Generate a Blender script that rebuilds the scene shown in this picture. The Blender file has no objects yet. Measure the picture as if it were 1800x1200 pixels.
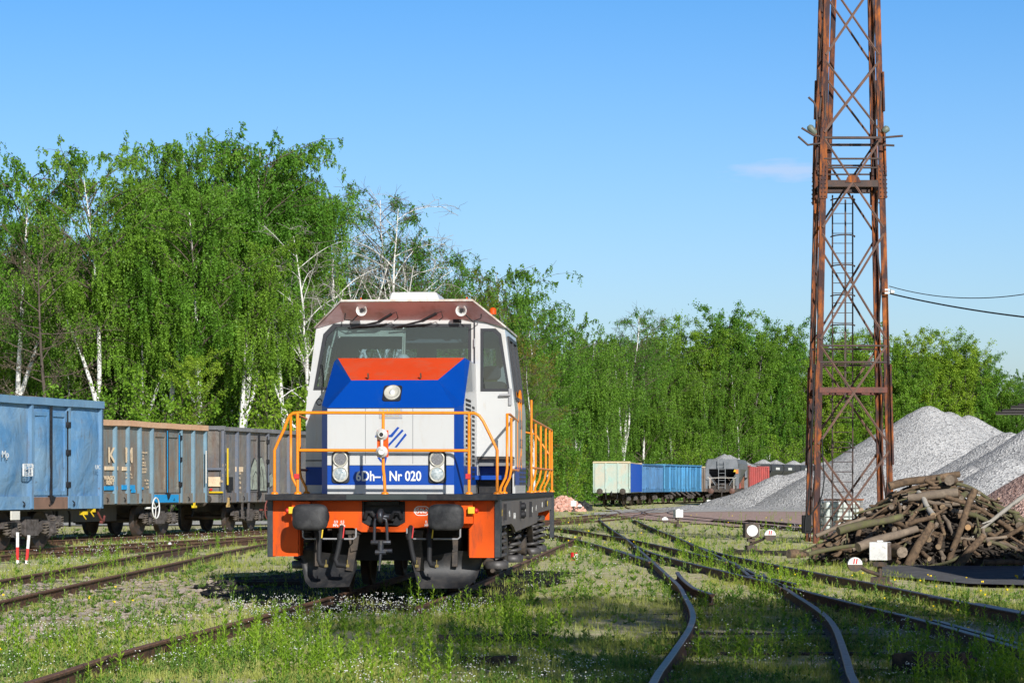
import bpy, math, random
import numpy as np
from mathutils import Vector, Matrix, geometry
# ------------------------------------------------------------------ camera, sky, sun
S = bpy.context.scene
COL = S.collection
F = 4530.0; HZ = 854.0; CZ = 1.6; RT = 0.14
cam = bpy.data.objects.new('camera', bpy.data.cameras.new('camera')); COL.objects.link(cam)
cam.location = (0, 0, CZ); cam.rotation_euler = (math.radians(90), 0, 0)
cam.data.lens = F/1800*36; cam.data.sensor_width = 36; cam.data.shift_y = 254/1800
cam.data.clip_start = 0.5; cam.data.clip_end = 8000
S.camera = cam
SUN_AZ = math.radians(18); SUN_EL = math.radians(25)
sdir = Vector((math.sin(SUN_AZ)*math.cos(SUN_EL), -math.cos(SUN_AZ)*math.cos(SUN_EL), math.sin(SUN_EL)))
W = bpy.data.worlds.new('World'); S.world = W; W.use_nodes = True
nt = W.node_tree; nt.nodes.clear()
out = nt.nodes.new('ShaderNodeOutputWorld'); bg = nt.nodes.new('ShaderNodeBackground'); sky = nt.nodes.new('ShaderNodeTexSky')
sky.sky_type = 'NISHITA'; sky.sun_disc = False; sky.sun_elevation = SUN_EL; sky.sun_rotation = math.pi-SUN_AZ
sky.air_density = 1.0; sky.dust_density = 1.6; sky.ozone_density = 3.0; sky.altitude = 200
tc = nt.nodes.new('ShaderNodeTexCoord'); sx_ = nt.nodes.new('ShaderNodeSeparateXYZ'); nt.links.new(tc.outputs['Generated'], sx_.inputs[0])
rp = nt.nodes.new('ShaderNodeValToRGB'); el = rp.color_ramp.elements; el[0].position = 0; el[0].color = (.90, .90, .98, 1); el[1].position = .19; el[1].color = (.34, .63, .90, 1)
e3 = el.new(.42); e3.color = (.045, .09, .18, 1); nt.links.new(sx_.outputs[2], rp.inputs[0])
hs = nt.nodes.new('ShaderNodeMix'); hs.data_type = 'RGBA'; hs.blend_type = 'MULTIPLY'; hs.inputs[0].default_value = 1.0
nt.links.new(sky.outputs[0], hs.inputs[6]); nt.links.new(rp.outputs[0], hs.inputs[7])
# one small wisp of cloud left of the tower
mp = nt.nodes.new('ShaderNodeMapping'); mp.vector_type = 'POINT'; mp.inputs['Location'].default_value = (-.1045*38, 0, -.1205*190); mp.inputs['Scale'].default_value = (38, 0, 190)
nt.links.new(tc.outputs['Generated'], mp.inputs[0]); ln = nt.nodes.new('ShaderNodeVectorMath'); ln.operation = 'LENGTH'; nt.links.new(mp.outputs[0], ln.inputs[0])
nz = nt.nodes.new('ShaderNodeTexNoise'); nz.inputs['Scale'].default_value = 1.6; nz.inputs['Detail'].default_value = 6; nt.links.new(mp.outputs[0], nz.inputs['Vector'])
ad = nt.nodes.new('ShaderNodeMath'); ad.operation = 'MULTIPLY_ADD'; ad.inputs[1].default_value = 1.6; nt.links.new(nz.outputs[0], ad.inputs[0]); nt.links.new(ln.outputs['Value'], ad.inputs[2])
cr = nt.nodes.new('ShaderNodeValToRGB'); cr.color_ramp.elements[0].position = .62; cr.color_ramp.elements[0].color = (.36,)*3+(1,); cr.color_ramp.elements[1].position = 1.0; cr.color_ramp.elements[1].color = (0, 0, 0, 1)
m2 = nt.nodes.new('ShaderNodeMath'); m2.operation = 'MULTIPLY'; m2.inputs[1].default_value = .6; nt.links.new(ad.outputs[0], m2.inputs[0]); nt.links.new(m2.outputs[0], cr.inputs[0])
gt = nt.nodes.new('ShaderNodeMath'); gt.operation = 'GREATER_THAN'; gt.inputs[1].default_value = 0; nt.links.new(sx_.outputs[1], gt.inputs[0])
m3 = nt.nodes.new('ShaderNodeMath'); m3.operation = 'MULTIPLY'; nt.links.new(cr.outputs[0], m3.inputs[0]); nt.links.new(gt.outputs[0], m3.inputs[1])
cm_ = nt.nodes.new('ShaderNodeMix'); cm_.data_type = 'RGBA'; nt.links.new(m3.outputs[0], cm_.inputs[0]); nt.links.new(hs.outputs[2], cm_.inputs[6]); cm_.inputs[7].default_value = (4.6, 4.5, 5.4, 1)
nt.links.new(cm_.outputs[2], bg.inputs[0]); nt.links.new(bg.outputs[0], out.inputs[0])
bg.inputs[1].default_value = 0.15
sl = bpy.data.lights.new('sun', 'SUN'); sl.energy = 4.6; sl.angle = math.radians(0.5); sl.color = (1.0, 0.965, 0.91)
so = bpy.data.objects.new('sun', sl); COL.objects.link(so)
so.rotation_euler = (-sdir).to_track_quat('-Z', 'Y').to_euler()
S.view_settings.view_transform = 'Standard'; S.view_settings.look = 'None'
S.view_settings.exposure = 0.15; S.view_settings.gamma = 1.0
S.cycles.max_bounces = 6; S.cycles.transparent_max_bounces = 12; S.cycles.caustics_reflective = False; S.cycles.caustics_refractive = False
R = random.Random(7)
rad = math.radians

# ------------------------------------------------------------------ helpers
def gp(px, py, z=0.0):                      # ground point measured in the photograph
    d = F*(CZ-z)/(py-HZ); return ((px-900)/F*d, d, z)
def wp(px, py, d):
    return ((px-900)/F*d, d, CZ-(py-HZ)/F*d)

class NB:
    def __init__(s, nt): s.nt = nt
    def n(s, t, **kw):
        x = s.nt.nodes.new(t)
        for k, v in kw.items(): setattr(x, k, v)
        return x
    def l(s, a, b): s.nt.links.new(a, b)
    def noise(s, co, scale, detail=4, rough=.55, dist=0):
        x = s.n('ShaderNodeTexNoise'); x.inputs['Scale'].default_value = scale; x.inputs['Detail'].default_value = detail
        x.inputs['Roughness'].default_value = rough; x.inputs['Distortion'].default_value = dist
        s.l(co, x.inputs['Vector']); return x.outputs['Fac']
    def ramp(s, f, stops):
        x = s.n('ShaderNodeValToRGB'); e = x.color_ramp.elements
        while len(e) < len(stops): e.new(0.5)
        for i, (p, c) in enumerate(stops):
            e[i].position = p; e[i].color = (c, c, c, 1) if isinstance(c, (int, float)) else (*c, 1)
        s.l(f, x.inputs[0]); return x.outputs[0]
    def mix(s, f, a, b, mode='MIX'):
        x = s.n('ShaderNodeMix', data_type='RGBA', blend_type=mode)
        for sock, v in ((x.inputs[0], f), (x.inputs[6], a), (x.inputs[7], b)):
            if isinstance(v, (int, float)): sock.default_value = v
            elif isinstance(v, tuple): sock.default_value = (*v, 1) if len(v) == 3 else v
            else: s.l(v, sock)
        return x.outputs[2]
MATS = {}
def newmat(name):
    m = bpy.data.materials.new(name); m.use_nodes = True; m.node_tree.nodes.clear(); return m
def coords(b, stretch=(1, 1, 1), kind='Object'):
    tc = b.n('ShaderNodeTexCoord'); mp = b.n('ShaderNodeMapping'); mp.inputs['Scale'].default_value = stretch
    b.l(tc.outputs[kind], mp.inputs['Vector']); return mp.outputs[0]
def finish(b, m, colour, rough=.6, metal=0., bump=None, bstr=.2, bdist=.02, trans=0, coat=0, spec=.5):
    p = b.n('ShaderNodeBsdfPrincipled'); o = b.n('ShaderNodeOutputMaterial')
    for sock, v in (('Base Color', colour), ('Roughness', rough), ('Metallic', metal)):
        if isinstance(v, tuple): p.inputs[sock].default_value = (*v, 1)
        elif isinstance(v, (int, float)): p.inputs[sock].default_value = v
        else: b.l(v, p.inputs[sock])
    p.inputs['Coat Weight'].default_value = coat; p.inputs['Specular IOR Level'].default_value = spec
    if bump is not None:
        bp = b.n('ShaderNodeBump'); bp.inputs['Strength'].default_value = bstr; bp.inputs['Distance'].default_value = bdist
        b.l(bump, bp.inputs['Height']); b.l(bp.outputs[0], p.inputs['Normal'])
    b.l(p.outputs[0], o.inputs[0]); return m
def paint(name, col, rough=.45, metal=0., dirt=None, amt=.3, scale=3, streak=1.0, var=.12, bump=.1, coat=0, fine=40, sharp=.12, spec=.5, bdist=.01):
    """painted / weathered surface: base colour with mottling and dirt or rust patches"""
    if name in MATS: return MATS[name]
    m = newmat(name); b = NB(m.node_tree)
    co = coords(b, (1, 1, 1.0/streak)); co2 = coords(b)
    n1 = b.noise(co2, scale*.7, 5); lo = tuple(c*(1-var) for c in col); hi = tuple(min(1, c*(1+var)) for c in col)
    c = b.mix(b.ramp(n1, [(.3, 0.), (.7, 1.)]), lo, hi)
    if dirt:
        n2 = b.noise(co, scale*2.2, 8, .65, .3); t = .72-amt*.42
        f = b.ramp(n2, [(max(0, t-sharp), 0.), (min(1, t+sharp), 1.)])
        c = b.mix(f, c, dirt)
        n3 = b.noise(co, fine, 3, .6); c = b.mix(b.ramp(n3, [(.62, 0.), (.72, .55)]), c, dirt)
    nb = b.noise(co2, fine*.7, 4)
    finish(b, m, c, rough, metal, nb, bump, bdist, coat=coat, spec=spec); MATS[name] = m; return m
def plain(name, col, rough=.5, metal=0., emit=None):
    if name in MATS: return MATS[name]
    m = newmat(name); b = NB(m.node_tree); co = coords(b); n1 = b.noise(co, 12, 3)
    c = b.mix(b.ramp(n1, [(.3, 0.), (.7, 1.)]), tuple(x*.9 for x in col), tuple(min(1, x*1.08) for x in col))
    finish(b, m, c, rough, metal); MATS[name] = m; return m

class MB:
    def __init__(s): s.v = []; s.f = []; s.m = []; s.sm = []
    def add(s, vs, fs, mi=0, smooth=False):
        o = len(s.v); s.v.extend(tuple(v) for v in vs)
        for f in fs: s.f.append(tuple(i+o for i in f)); s.m.append(mi); s.sm.append(smooth)
        return s
    def box(s, x0, x1, y0, y1, z0, z1, mi=0, M=None):
        v = [Vector(p) for p in ((x0,y0,z0),(x1,y0,z0),(x1,y1,z0),(x0,y1,z0),(x0,y0,z1),(x1,y0,z1),(x1,y1,z1),(x0,y1,z1))]
        if M is not None: v = [M @ p for p in v]
        return s.add(v, [(0,3,2,1),(4,5,6,7),(0,1,5,4),(1,2,6,5),(2,3,7,6),(3,0,4,7)], mi)
    def bar(s, a, b, w, h, mi=0, up=(0,0,1)):
        """rectangular bar from a to b, w across, h along up"""
        a = Vector(a); b = Vector(b); d = (b-a).normalized(); u = Vector(up)
        if abs(d.dot(u)) > .98: u = Vector((0,1,0))
        r = d.cross(u).normalized(); u = r.cross(d).normalized(); vs = []
        for p in (a, b):
            for i, j in ((-1,-1),(1,-1),(1,1),(-1,1)): vs.append(p+r*(w/2*i)+u*(h/2*j))
        return s.add(vs, [(0,1,2,3),(7,6,5,4),(0,4,5,1),(1,5,6,2),(2,6,7,3),(3,7,4,0)], mi)
    def tube(s, pts, r, n=8, mi=0, caps=True, smooth=True):
        P = [Vector(p) for p in pts]; k = len(P); rr = r if isinstance(r, (list, tuple)) else [r]*k
        T = []
        for i in range(k):
            t = (P[min(i+1, k-1)]-P[max(i-1, 0)]); T.append(t.normalized() if t.length > 1e-9 else Vector((0,0,1)))
        u = T[0].orthogonal().normalized(); vs = []
        for i in range(k):
            u = (u-T[i]*u.dot(T[i])); u = u.normalized() if u.length > 1e-6 else T[i].orthogonal().normalized()
            w = T[i].cross(u)
            for j in range(n):
                a = 2*math.pi*j/n; vs.append(P[i]+(u*math.cos(a)+w*math.sin(a))*rr[i])
        fs = [(i*n+j, i*n+(j+1)%n, (i+1)*n+(j+1)%n, (i+1)*n+j) for i in range(k-1) for j in range(n)]
        s.add(vs, fs, mi, smooth)
        if caps:
            s.add(vs[:n], [tuple(reversed(range(n)))], mi); s.add(vs[-n:], [tuple(range(n))], mi)
        return s
    def lathe(s, prof, c, ax, n=24, mi=0, sx=1.0, smooth=True):
        """profile [(r, t)] turned about axis ax through c"""
        ax = Vector(ax).normalized(); c = Vector(c)
        u = Vector((0,0,1)) if abs(ax.z) < .9 else Vector((1,0,0)); u = (u-ax*u.dot(ax)).normalized(); w = ax.cross(u); vs = []
        for r, t in prof:
            for j in range(n):
                a = 2*math.pi*j/n; vs.append(c+ax*t+u*(r*math.cos(a))+w*(r*sx*math.sin(a)))
        k = len(prof)
        fs = [(i*n+j, i*n+(j+1)%n, (i+1)*n+(j+1)%n, (i+1)*n+j) for i in range(k-1) for j in range(n)]
        s.add(vs, fs, mi, smooth)
        s.add(vs[:n], [tuple(reversed(range(n)))], mi); s.add(vs[-n:], [tuple(range(n))], mi); return s
    def prism(s, poly, a, b, axis='y', mi=0, M=None, mi_side=None):
        """poly in the two other axes, extruded from a to b along axis"""
        def mk(p, t): return Vector({'x': (t, p[0], p[1]), 'y': (p[0], t, p[1]), 'z': (p[0], p[1], t)}[axis])
        n = len(poly); vs = [mk(p, a) for p in poly]+[mk(p, b) for p in poly]
        if M is not None: vs = [M @ v for v in vs]
        s.add(vs, [tuple(range(n)), tuple(reversed(range(n, 2*n)))], mi)
        o = len(s.v)-2*n
        for i in range(n):
            s.f.append((o+i, o+n+i, o+n+(i+1)%n, o+(i+1)%n)); s.m.append(mi if mi_side is None else mi_side); s.sm.append(False)
        return s
    def plate(s, outer, holes, a, b, axis='y', mi=0):
        """flat plate with holes, thickness a..b"""
        def mk(p, t): return Vector({'x': (t, p[0], p[1]), 'y': (p[0], t, p[1]), 'z': (p[0], p[1], t)}[axis])
        loops = [list(outer)]+[list(h) for h in holes]; flat = [Vector((p[0], p[1])) for l in loops for p in l]; n = len(flat); ed = []; o = 0
        for l in loops: ed += [(o+i, o+(i+1) % len(l)) for i in range(len(l))]; o += len(l)
        def inside(P, q):
            c = False
            for i in range(len(P)):
                (xa, ya), (xb, yb) = P[i], P[(i+1) % len(P)]
                if (ya > q.y) != (yb > q.y) and q.x < (xb-xa)*(q.y-ya)/(yb-ya)+xa: c = not c
            return c
        dv, _, df, _, _, _ = geometry.delaunay_2d_cdt(flat, ed, [], 0, 1e-6)
        tris = []
        for t in df:
            q = (dv[t[0]]+dv[t[1]]+dv[t[2]])/3
            if inside(loops[0], q) and not any(inside(h, q) for h in loops[1:]): tris.append(tuple(t))
        m_ = len(dv); vs = [mk(p, a) for p in dv]+[mk(p, b) for p in dv]+[mk(p, a) for p in flat]+[mk(p, b) for p in flat]
        fs = tris+[tuple(i+m_ for i in reversed(t)) for t in tris]; o = 2*m_
        for l in loops:
            k = len(l); fs += [(o+i, o+(i+1)%k, n+o+(i+1)%k, n+o+i) for i in range(k)]; o += k
        return s.add(vs, fs, mi)
    def build(s, name, mats, parent=None, bevel=0, loc=None, rot=None, seg=2):
        me = bpy.data.meshes.new(name); me.from_pydata(s.v, [], s.f)
        mats = mats if isinstance(mats, (list, tuple)) else [mats]
        for m in mats: me.materials.append(m)
        me.polygons.foreach_set('material_index', s.m); me.polygons.foreach_set('use_smooth', s.sm); me.update()
        import bmesh
        bm = bmesh.new(); bm.from_mesh(me); bmesh.ops.recalc_face_normals(bm, faces=bm.faces); bm.to_mesh(me); bm.free()
        o = bpy.data.objects.new(name, me); COL.objects.link(o)
        if parent: o.parent = parent
        if loc: o.location = loc
        if rot: o.rotation_euler = rot
        if bevel:
            bv = o.modifiers.new('bevel', 'BEVEL'); bv.width = bevel; bv.segments = seg; bv.limit_method = 'ANGLE'; bv.angle_limit = rad(40)
        return o
def tag(o, label=None, cat=None, group=None, kind=None):
    if label: o['label'] = label
    if cat: o['category'] = cat
    if group: o['group'] = group
    if kind: o['kind'] = kind
    return o
def thing(name, label, cat, loc=(0,0,0), rz=0, group=None):
    o = bpy.data.objects.new(name, None); COL.objects.link(o); o.location = loc; o.rotation_euler = (0, 0, rz)
    o.empty_display_size = .2
    return tag(o, label, cat, group)
def copy_tree(o, parent=None):
    c = o.copy(); COL.objects.link(c)
    if parent: c.parent = parent
    for ch in list(o.children): copy_tree(ch, c)
    return c
def npmesh(name, V, nv, mats, parent=None, attr=None, kind=None, mi=None):
    """V (N*nv,3): N faces of nv own vertices each"""
    n = len(V)//nv; me = bpy.data.meshes.new(name)
    me.vertices.add(len(V)); me.vertices.foreach_set('co', V.astype(np.float32).ravel())
    me.loops.add(len(V)); me.loops.foreach_set('vertex_index', np.arange(len(V), dtype=np.int32))
    me.polygons.add(n); me.polygons.foreach_set('loop_start', np.arange(0, len(V), nv, dtype=np.int32))
    if attr is not None:
        a = me.attributes.new('v', 'FLOAT', 'POINT'); a.data.foreach_set('value', np.repeat(attr, nv).astype(np.float32))
    for m in (mats if isinstance(mats, (list, tuple)) else [mats]): me.materials.append(m)
    if mi is not None: me.polygons.foreach_set('material_index', mi.astype(np.int32))
    me.update(calc_edges=True)
    o = bpy.data.objects.new(name, me); COL.objects.link(o)
    if parent: o.parent = parent
    if kind: o['kind'] = kind
    return o
_f = {}
def text(s, name, m, size, loc, rot, parent, ext=.003, align='CENTER', sx=1.0, bold=0):
    cu = bpy.data.curves.new('lettering', 'FONT'); cu.body = s; cu.size = size; cu.align_x = align; cu.align_y = 'CENTER'; cu.extrude = ext; cu.offset = bold
    cu.resolution_u = 3
    t = bpy.data.objects.new('tmp_text', cu); COL.objects.link(t); bpy.context.view_layer.update()
    me = bpy.data.meshes.new_from_object(t.evaluated_get(bpy.context.evaluated_depsgraph_get()))
    bpy.data.objects.remove(t); bpy.data.curves.remove(cu)
    me.materials.clear(); me.materials.append(m)
    o = bpy.data.objects.new(name, me); COL.objects.link(o); o.location = loc; o.rotation_euler = rot; o.scale = (sx, 1, 1); o.parent = parent
    return o
rng = np.random.default_rng(11)
_tab = rng.random((64, 64))
def vnoise(x, y):
    x = np.asarray(x, float); y = np.asarray(y, float)
    xi = np.floor(x).astype(int); yi = np.floor(y).astype(int); fx = x-xi; fy = y-yi
    fx = fx*fx*(3-2*fx); fy = fy*fy*(3-2*fy); a = _tab[xi % 64, yi % 64]; b_ = _tab[(xi+1) % 64, yi % 64]
    c = _tab[xi % 64, (yi+1) % 64]; d = _tab[(xi+1) % 64, (yi+1) % 64]
    return (a*(1-fx)+b_*fx)*(1-fy)+(c*(1-fx)+d*fx)*fy
def fbm(x, y, o=4):
    s = 0; a = .5
    for i in range(o): s = s+a*vnoise(x*2**i+17*i, y*2**i+5*i); a *= .5
    return s

# ------------------------------------------------------------------ materials
def leafmat(name, c1, c2, c3, trans=.35):
    m = newmat(name); b = NB(m.node_tree); at = b.n('ShaderNodeAttribute', attribute_name='v'); oi = b.n('ShaderNodeObjectInfo')
    c = b.ramp(at.outputs['Fac'], [(0., c1), (.5, c2), (1., c3)])
    hsv = b.n('ShaderNodeHueSaturation'); mr = b.n('ShaderNodeMapRange'); b.l(oi.outputs['Random'], mr.inputs[0])
    mr.inputs[3].default_value = .485; mr.inputs[4].default_value = .515; b.l(mr.outputs[0], hsv.inputs['Hue']); b.l(c, hsv.inputs['Color'])
    mr2 = b.n('ShaderNodeMapRange'); b.l(oi.outputs['Random'], mr2.inputs[0]); mr2.inputs[3].default_value = 1.12; mr2.inputs[4].default_value = .85
    b.l(mr2.outputs[0], hsv.inputs['Value'])
    p = b.n('ShaderNodeBsdfPrincipled'); p.inputs['Roughness'].default_value = .5; p.inputs['Specular IOR Level'].default_value = .25; b.l(hsv.outputs[0], p.inputs['Base Color'])
    t = b.n('ShaderNodeBsdfTranslucent'); b.l(hsv.outputs[0], t.inputs[0]); mx = b.n('ShaderNodeMixShader'); mx.inputs[0].default_value = trans
    b.l(p.outputs[0], mx.inputs[1]); b.l(t.outputs[0], mx.inputs[2]); o = b.n('ShaderNodeOutputMaterial'); b.l(mx.outputs[0], o.inputs[0]); return m
def barkmat(name, base, dark, white=False):
    m = newmat(name); b = NB(m.node_tree); co = coords(b, (1, 1, 2.2) if white else (1, 1, .3))
    n1 = b.noise(co, 2.2 if white else 6, 6, .7); f = b.ramp(n1, [(.56, 0.), (.62, 1.)] if white else [(.35, 0.), (.65, 1.)])
    c = b.mix(f, base, dark); finish(b, m, c, .8, 0, n1, .5, .03); return m
LEAF = leafmat('birch_leaf', (.065,.155,.015), (.155,.325,.03), (.27,.48,.065))
LEAF_Y = leafmat('young_leaf', (.10,.21,.016), (.22,.38,.03), (.34,.50,.06))
LEAF_D = leafmat('dense_leaf', (.058,.145,.015), (.14,.295,.03), (.24,.44,.06))
LEAF_B = leafmat('bronze_leaf', (.12,.11,.015), (.20,.18,.025), (.24,.28,.04))
TWIG_B = leafmat('brown_twig', (.09,.07,.045), (.13,.105,.06), (.10,.13,.04), .1)
BIRCH = barkmat('birch_bark', (.74,.72,.68), (.07,.065,.06), True)
BARK = barkmat('brown_bark', (.13,.10,.075), (.05,.04,.03))
TWIG = barkmat('birch_twig_bark', (.16,.12,.09), (.08,.06,.05)); PALETWIG = barkmat('pale_dead_twig', (.42,.39,.35), (.25,.22,.19))
BARK_G = barkmat('grey_bark', (.30,.29,.26), (.13,.12,.10))
RUST = paint('rusty_rail_steel', (.15,.072,.038), .75, 0, (.05,.03,.02), .5, 4, bump=.3)
RAILBR = paint('rusty_rail_head', (.26,.135,.075), .7, 0, (.12,.06,.035), .5, 6, bump=.15)
RAILTOP = paint('worn_rail_head', (.20,.145,.12), .42, .55, (.10,.05,.03), .55, 6, bump=.1)
TOWER = paint('tower_rust', (.40,.11,.012), .85, 0, (.05,.025,.025), .68, 2.6, 4, bump=.35, var=.3)
TOWER_D = paint('dark_tower_rust', (.09,.05,.038), .75, 0, (.05,.04,.04), .5, 2.5, bump=.3, var=.3)
BLACK = paint('black_steel', (.014,.015,.019), .6, 0, (.04,.036,.034), .3, 5, bump=.15, spec=.3)
GRIME = paint('grimy_underframe', (.04,.035,.033), .8, 0, (.10,.075,.055), .45, 3, bump=.3)
DARKGREY = paint('grey_frame_paint', (.135,.118,.115), .55, 0, (.19,.15,.125), .4, 2, 3, bump=.1)
WHITE = paint('white_loco_paint', (.55,.555,.55), .34, 0, (.50,.47,.42), .16, 1.6, 5, var=.03, bump=.03, coat=.3, fine=15)
BLUE = paint('blue_loco_paint', (.0005,.058,.36), .42, 0, (.01,.07,.34), .2, 1.5, 3, var=.06, bump=.03, spec=.3)
ORANGE = paint('orange_loco_paint', (.74,.088,.001), .5, 0, (.22,.05,.02), .22, 2.5, 4, var=.08, bump=.04, spec=.25)
TOPORANGE = paint('red_orange_hood_paint', (.74,.065,.009), .5, 0, (.62,.10,.04), .3, 2, 1, var=.05, bump=.04)
RAILOR = paint('yellow_orange_rail_paint', (.90,.27,.008), .35, 0, (.6,.15,.02), .15, 3, var=.05, bump=.04)
SALMON = paint('faded_rail_paint', (.55,.2,.12), .5, 0, None)
PALE = paint('off_white_enamel', (.72,.71,.68), .35, 0, (.4,.38,.35), .2, 6, var=.05)
VISOR = paint('dirty_visor_paint', (.72,.64,.70), .5, 0, (.5,.38,.36), .25, 2, var=.15)
RUBBER = plain('rubber', (.014,.014,.016), .75)
WINFRAME = plain('window_gasket', (.022,.024,.03), .45)
YELLOW = plain('yellow_paint', (.75,.52,.02), .5)
RED = plain('red_paint', (.6,.02,.02), .5)
LETTER = plain('white_lettering', (.78,.78,.76), .5)
TAN_L = paint('cream_lettering', (.80,.62,.42), .7, 0, (.45,.33,.22), .22, 5)
CHROME = plain('lamp_reflector', (.52,.50,.43), .25)
def glassmat(name, tint, gl=.12):
    m = newmat(name); b = NB(m.node_tree); t = b.n('ShaderNodeBsdfTransparent'); t.inputs[0].default_value = (*tint, 1)
    g = b.n('ShaderNodeBsdfGlossy'); g.inputs['Roughness'].default_value = .02; fr = b.n('ShaderNodeFresnel'); fr.inputs[0].default_value = 1.5
    ad = b.n('ShaderNodeMath', operation='ADD'); ad.inputs[1].default_value = gl; b.l(fr.outputs[0], ad.inputs[0])
    mx = b.n('ShaderNodeMixShader'); b.l(ad.outputs[0], mx.inputs[0]); b.l(t.outputs[0], mx.inputs[1]); b.l(g.outputs[0], mx.inputs[2])
    o = b.n('ShaderNodeOutputMaterial'); b.l(mx.outputs[0], o.inputs[0]); return m
GLASS = glassmat('cab_glass', (.68,.77,.80), .02); LENS = paint('lamp_lens', (.30,.36,.38), .12, 0, (.62,.66,.66), .45, 14, var=.3)
def gravelmat(name, c1, c2, c3, scale=14, bs=1.0):
    m = newmat(name); b = NB(m.node_tree); co = coords(b, kind='Object')
    v = b.n('ShaderNodeTexVoronoi'); v.inputs['Scale'].default_value = scale; b.l(co, v.inputs['Vector'])
    sp = b.n('ShaderNodeSeparateColor'); b.l(v.outputs['Color'], sp.inputs[0])
    c = b.ramp(sp.outputs[0], [(0., c1), (.35, c2), (1., c3)])
    n = b.noise(co, .35, 4); c = b.mix(b.ramp(n, [(.35, 0.), (.75, .16)]), c, c1)
    finish(b, m, c, .9, 0, v.outputs['Distance'], bs, 1.0/scale*.8); return m
GRAVEL = gravelmat('grey_crushed_stone', (.20,.20,.205), (.48,.475,.47), (.64,.63,.615), 10, .8)
GRAVEL_F = gravelmat('grey_stone_fines', (.38,.36,.34), (.50,.48,.45), (.60,.58,.55), 10, .3)
PINKG = gravelmat('pink_crushed_stone', (.20,.12,.10), (.42,.26,.21), (.58,.40,.34), 11)
PINKF = gravelmat('pink_ballast', (.28,.18,.15), (.48,.33,.28), (.62,.45,.38), 9, .3)
# ------------------------------------------------------------------ ground, paths
def groundmat():
    m = newmat('yard_ground'); b = NB(m.node_tree); co = coords(b, kind='Object')
    n1 = b.noise(co, .35, 6, .6, .4); n2 = b.noise(co, 2.2, 6, .7); n3 = b.noise(co, 22, 5, .7); n4 = b.noise(co, .9, 5, .65, .6)
    sand = b.mix(b.ramp(n3, [(.3, 0.), (.7, 1.)]), (.54,.45,.27), (.86,.76,.53))
    moss = b.mix(b.ramp(n3, [(.35, 0.), (.65, 1.)]), (.30,.34,.11), (.62,.64,.33))
    dark = b.mix(b.ramp(n3, [(.4, 0.), (.6, 1.)]), (.05,.042,.035), (.20,.165,.13))
    c = b.mix(b.ramp(n2, [(.40, 0.), (.60, 1.)]), sand, moss)
    c = b.mix(b.ramp(n1, [(.58, 0.), (.74, .65)]), c, moss)
    c = b.mix(b.ramp(n4, [(.62, 0.), (.72, .8)]), c, dark)
    finish(b, m, c, .95, 0, n3, .6, .03, spec=.05); return m
g = MB(); NX = 60; NY = 80
ys = list(np.concatenate([[-60, -20, 0, 8], np.linspace(12, 80, 90), np.linspace(85, 400, 40), [600, 1200, 4000]]))
xs = list(np.concatenate([[-4000, -600, -200, -90, -50], np.linspace(-30, 30, 90), [50, 90, 200, 600, 4000]]))
gx, gy = np.meshgrid(xs, ys); gz = (fbm(gx*.9, gy*.9, 3)-.45)*.09*np.exp(-np.maximum(0, gy-60)/60)
V = np.stack([gx, gy, gz], -1).reshape(-1, 3); n = len(xs)
g.add(V, [(j*n+i, j*n+i+1, (j+1)*n+i+1, (j+1)*n+i) for j in range(len(ys)-1) for i in range(n-1)], 0, True)
tag(g.build('ground', groundmat()), kind='structure')
def sheet(name, pts, z, m, seed=0, rough=.25, step=1.0):
    P = []
    for i in range(len(pts)):
        a = Vector(pts[i]); b_ = Vector(pts[(i+1) % len(pts)]); k = max(1, int((b_-a).length/step))
        for j in range(k):
            p = a.lerp(b_, j/k); q = float(fbm(p.x*.8+seed, p.y*.8))-.47; r = float(fbm(p.x*.8+31, p.y*.8+seed))-.47
            P.append((p.x+q*rough*6, p.y+r*rough*8))
    g = MB(); tr = geometry.tessellate_polygon([[Vector((p[0], p[1], 0)) for p in P]]); g.add([(p[0], p[1], z) for p in P], tr, 0)
    return tag(g.build(name, m), kind='structure')
G2 = lambda px, py: gp(px, py)[:2]
ASPH = paint('old_asphalt', (.085,.085,.09), .9, 0, (.17,.16,.15), .4, 1.5, bump=.5)
SLAG = gravelmat('dark_ballast', (.035,.033,.03), (.09,.085,.08), (.17,.155,.14), 14)
sheet('asphalt_road', [G2(1548,1016), G2(1545,990), (8.2,50.2), (16,50.5), (22,46), (22,38.5), (9.3,39.6), (7.3,41)], .052, ASPH, 1, .05)
sheet('pink_ballast_yard', [(5.2,141), (6.5,120), (8.6,101), (11,88), (24,88), (42,130), (40,168), (14,186), (9.5,172)], .045, PINKF, 2, .3)
sheet('grey_gravel_yard', [(5.5,165), (9,178), (13,190), (17,210), (30,208), (46,200), (50,165), (30,158), (13,157), (8,150)], .055, GRAVEL_F, 3, .4)
sheet('gravel_road', [(-60,96), (-30,99), (-14,103), (-4,108), (2,118), (0,126), (-12,118), (-30,112), (-60,110)], .05, GRAVEL_F, 4, .3)
sheet('gravel_patch', [G2(1012,909), G2(1050,906), G2(1110,902), G2(1135,900), G2(1090,899), G2(1040,903)], .05, GRAVEL_F, 6, .15)

sheet('dark_soil_shade', [(-4.2,36.2), (-3.1,33.2), (-2.6,32.6), (-.6,32.8), (.1,36), (1.2,47), (-2,50), (-5.0,44), (-4.9,40)], .04, paint('black_soil_shade', (.022,.02,.018), .95, 0, (.05,.045,.04), .35, 4, bump=.6, spec=.1), 9, .12, .6)  # dark soil sheet that also paints in the shade under and beside the locomotive
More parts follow.
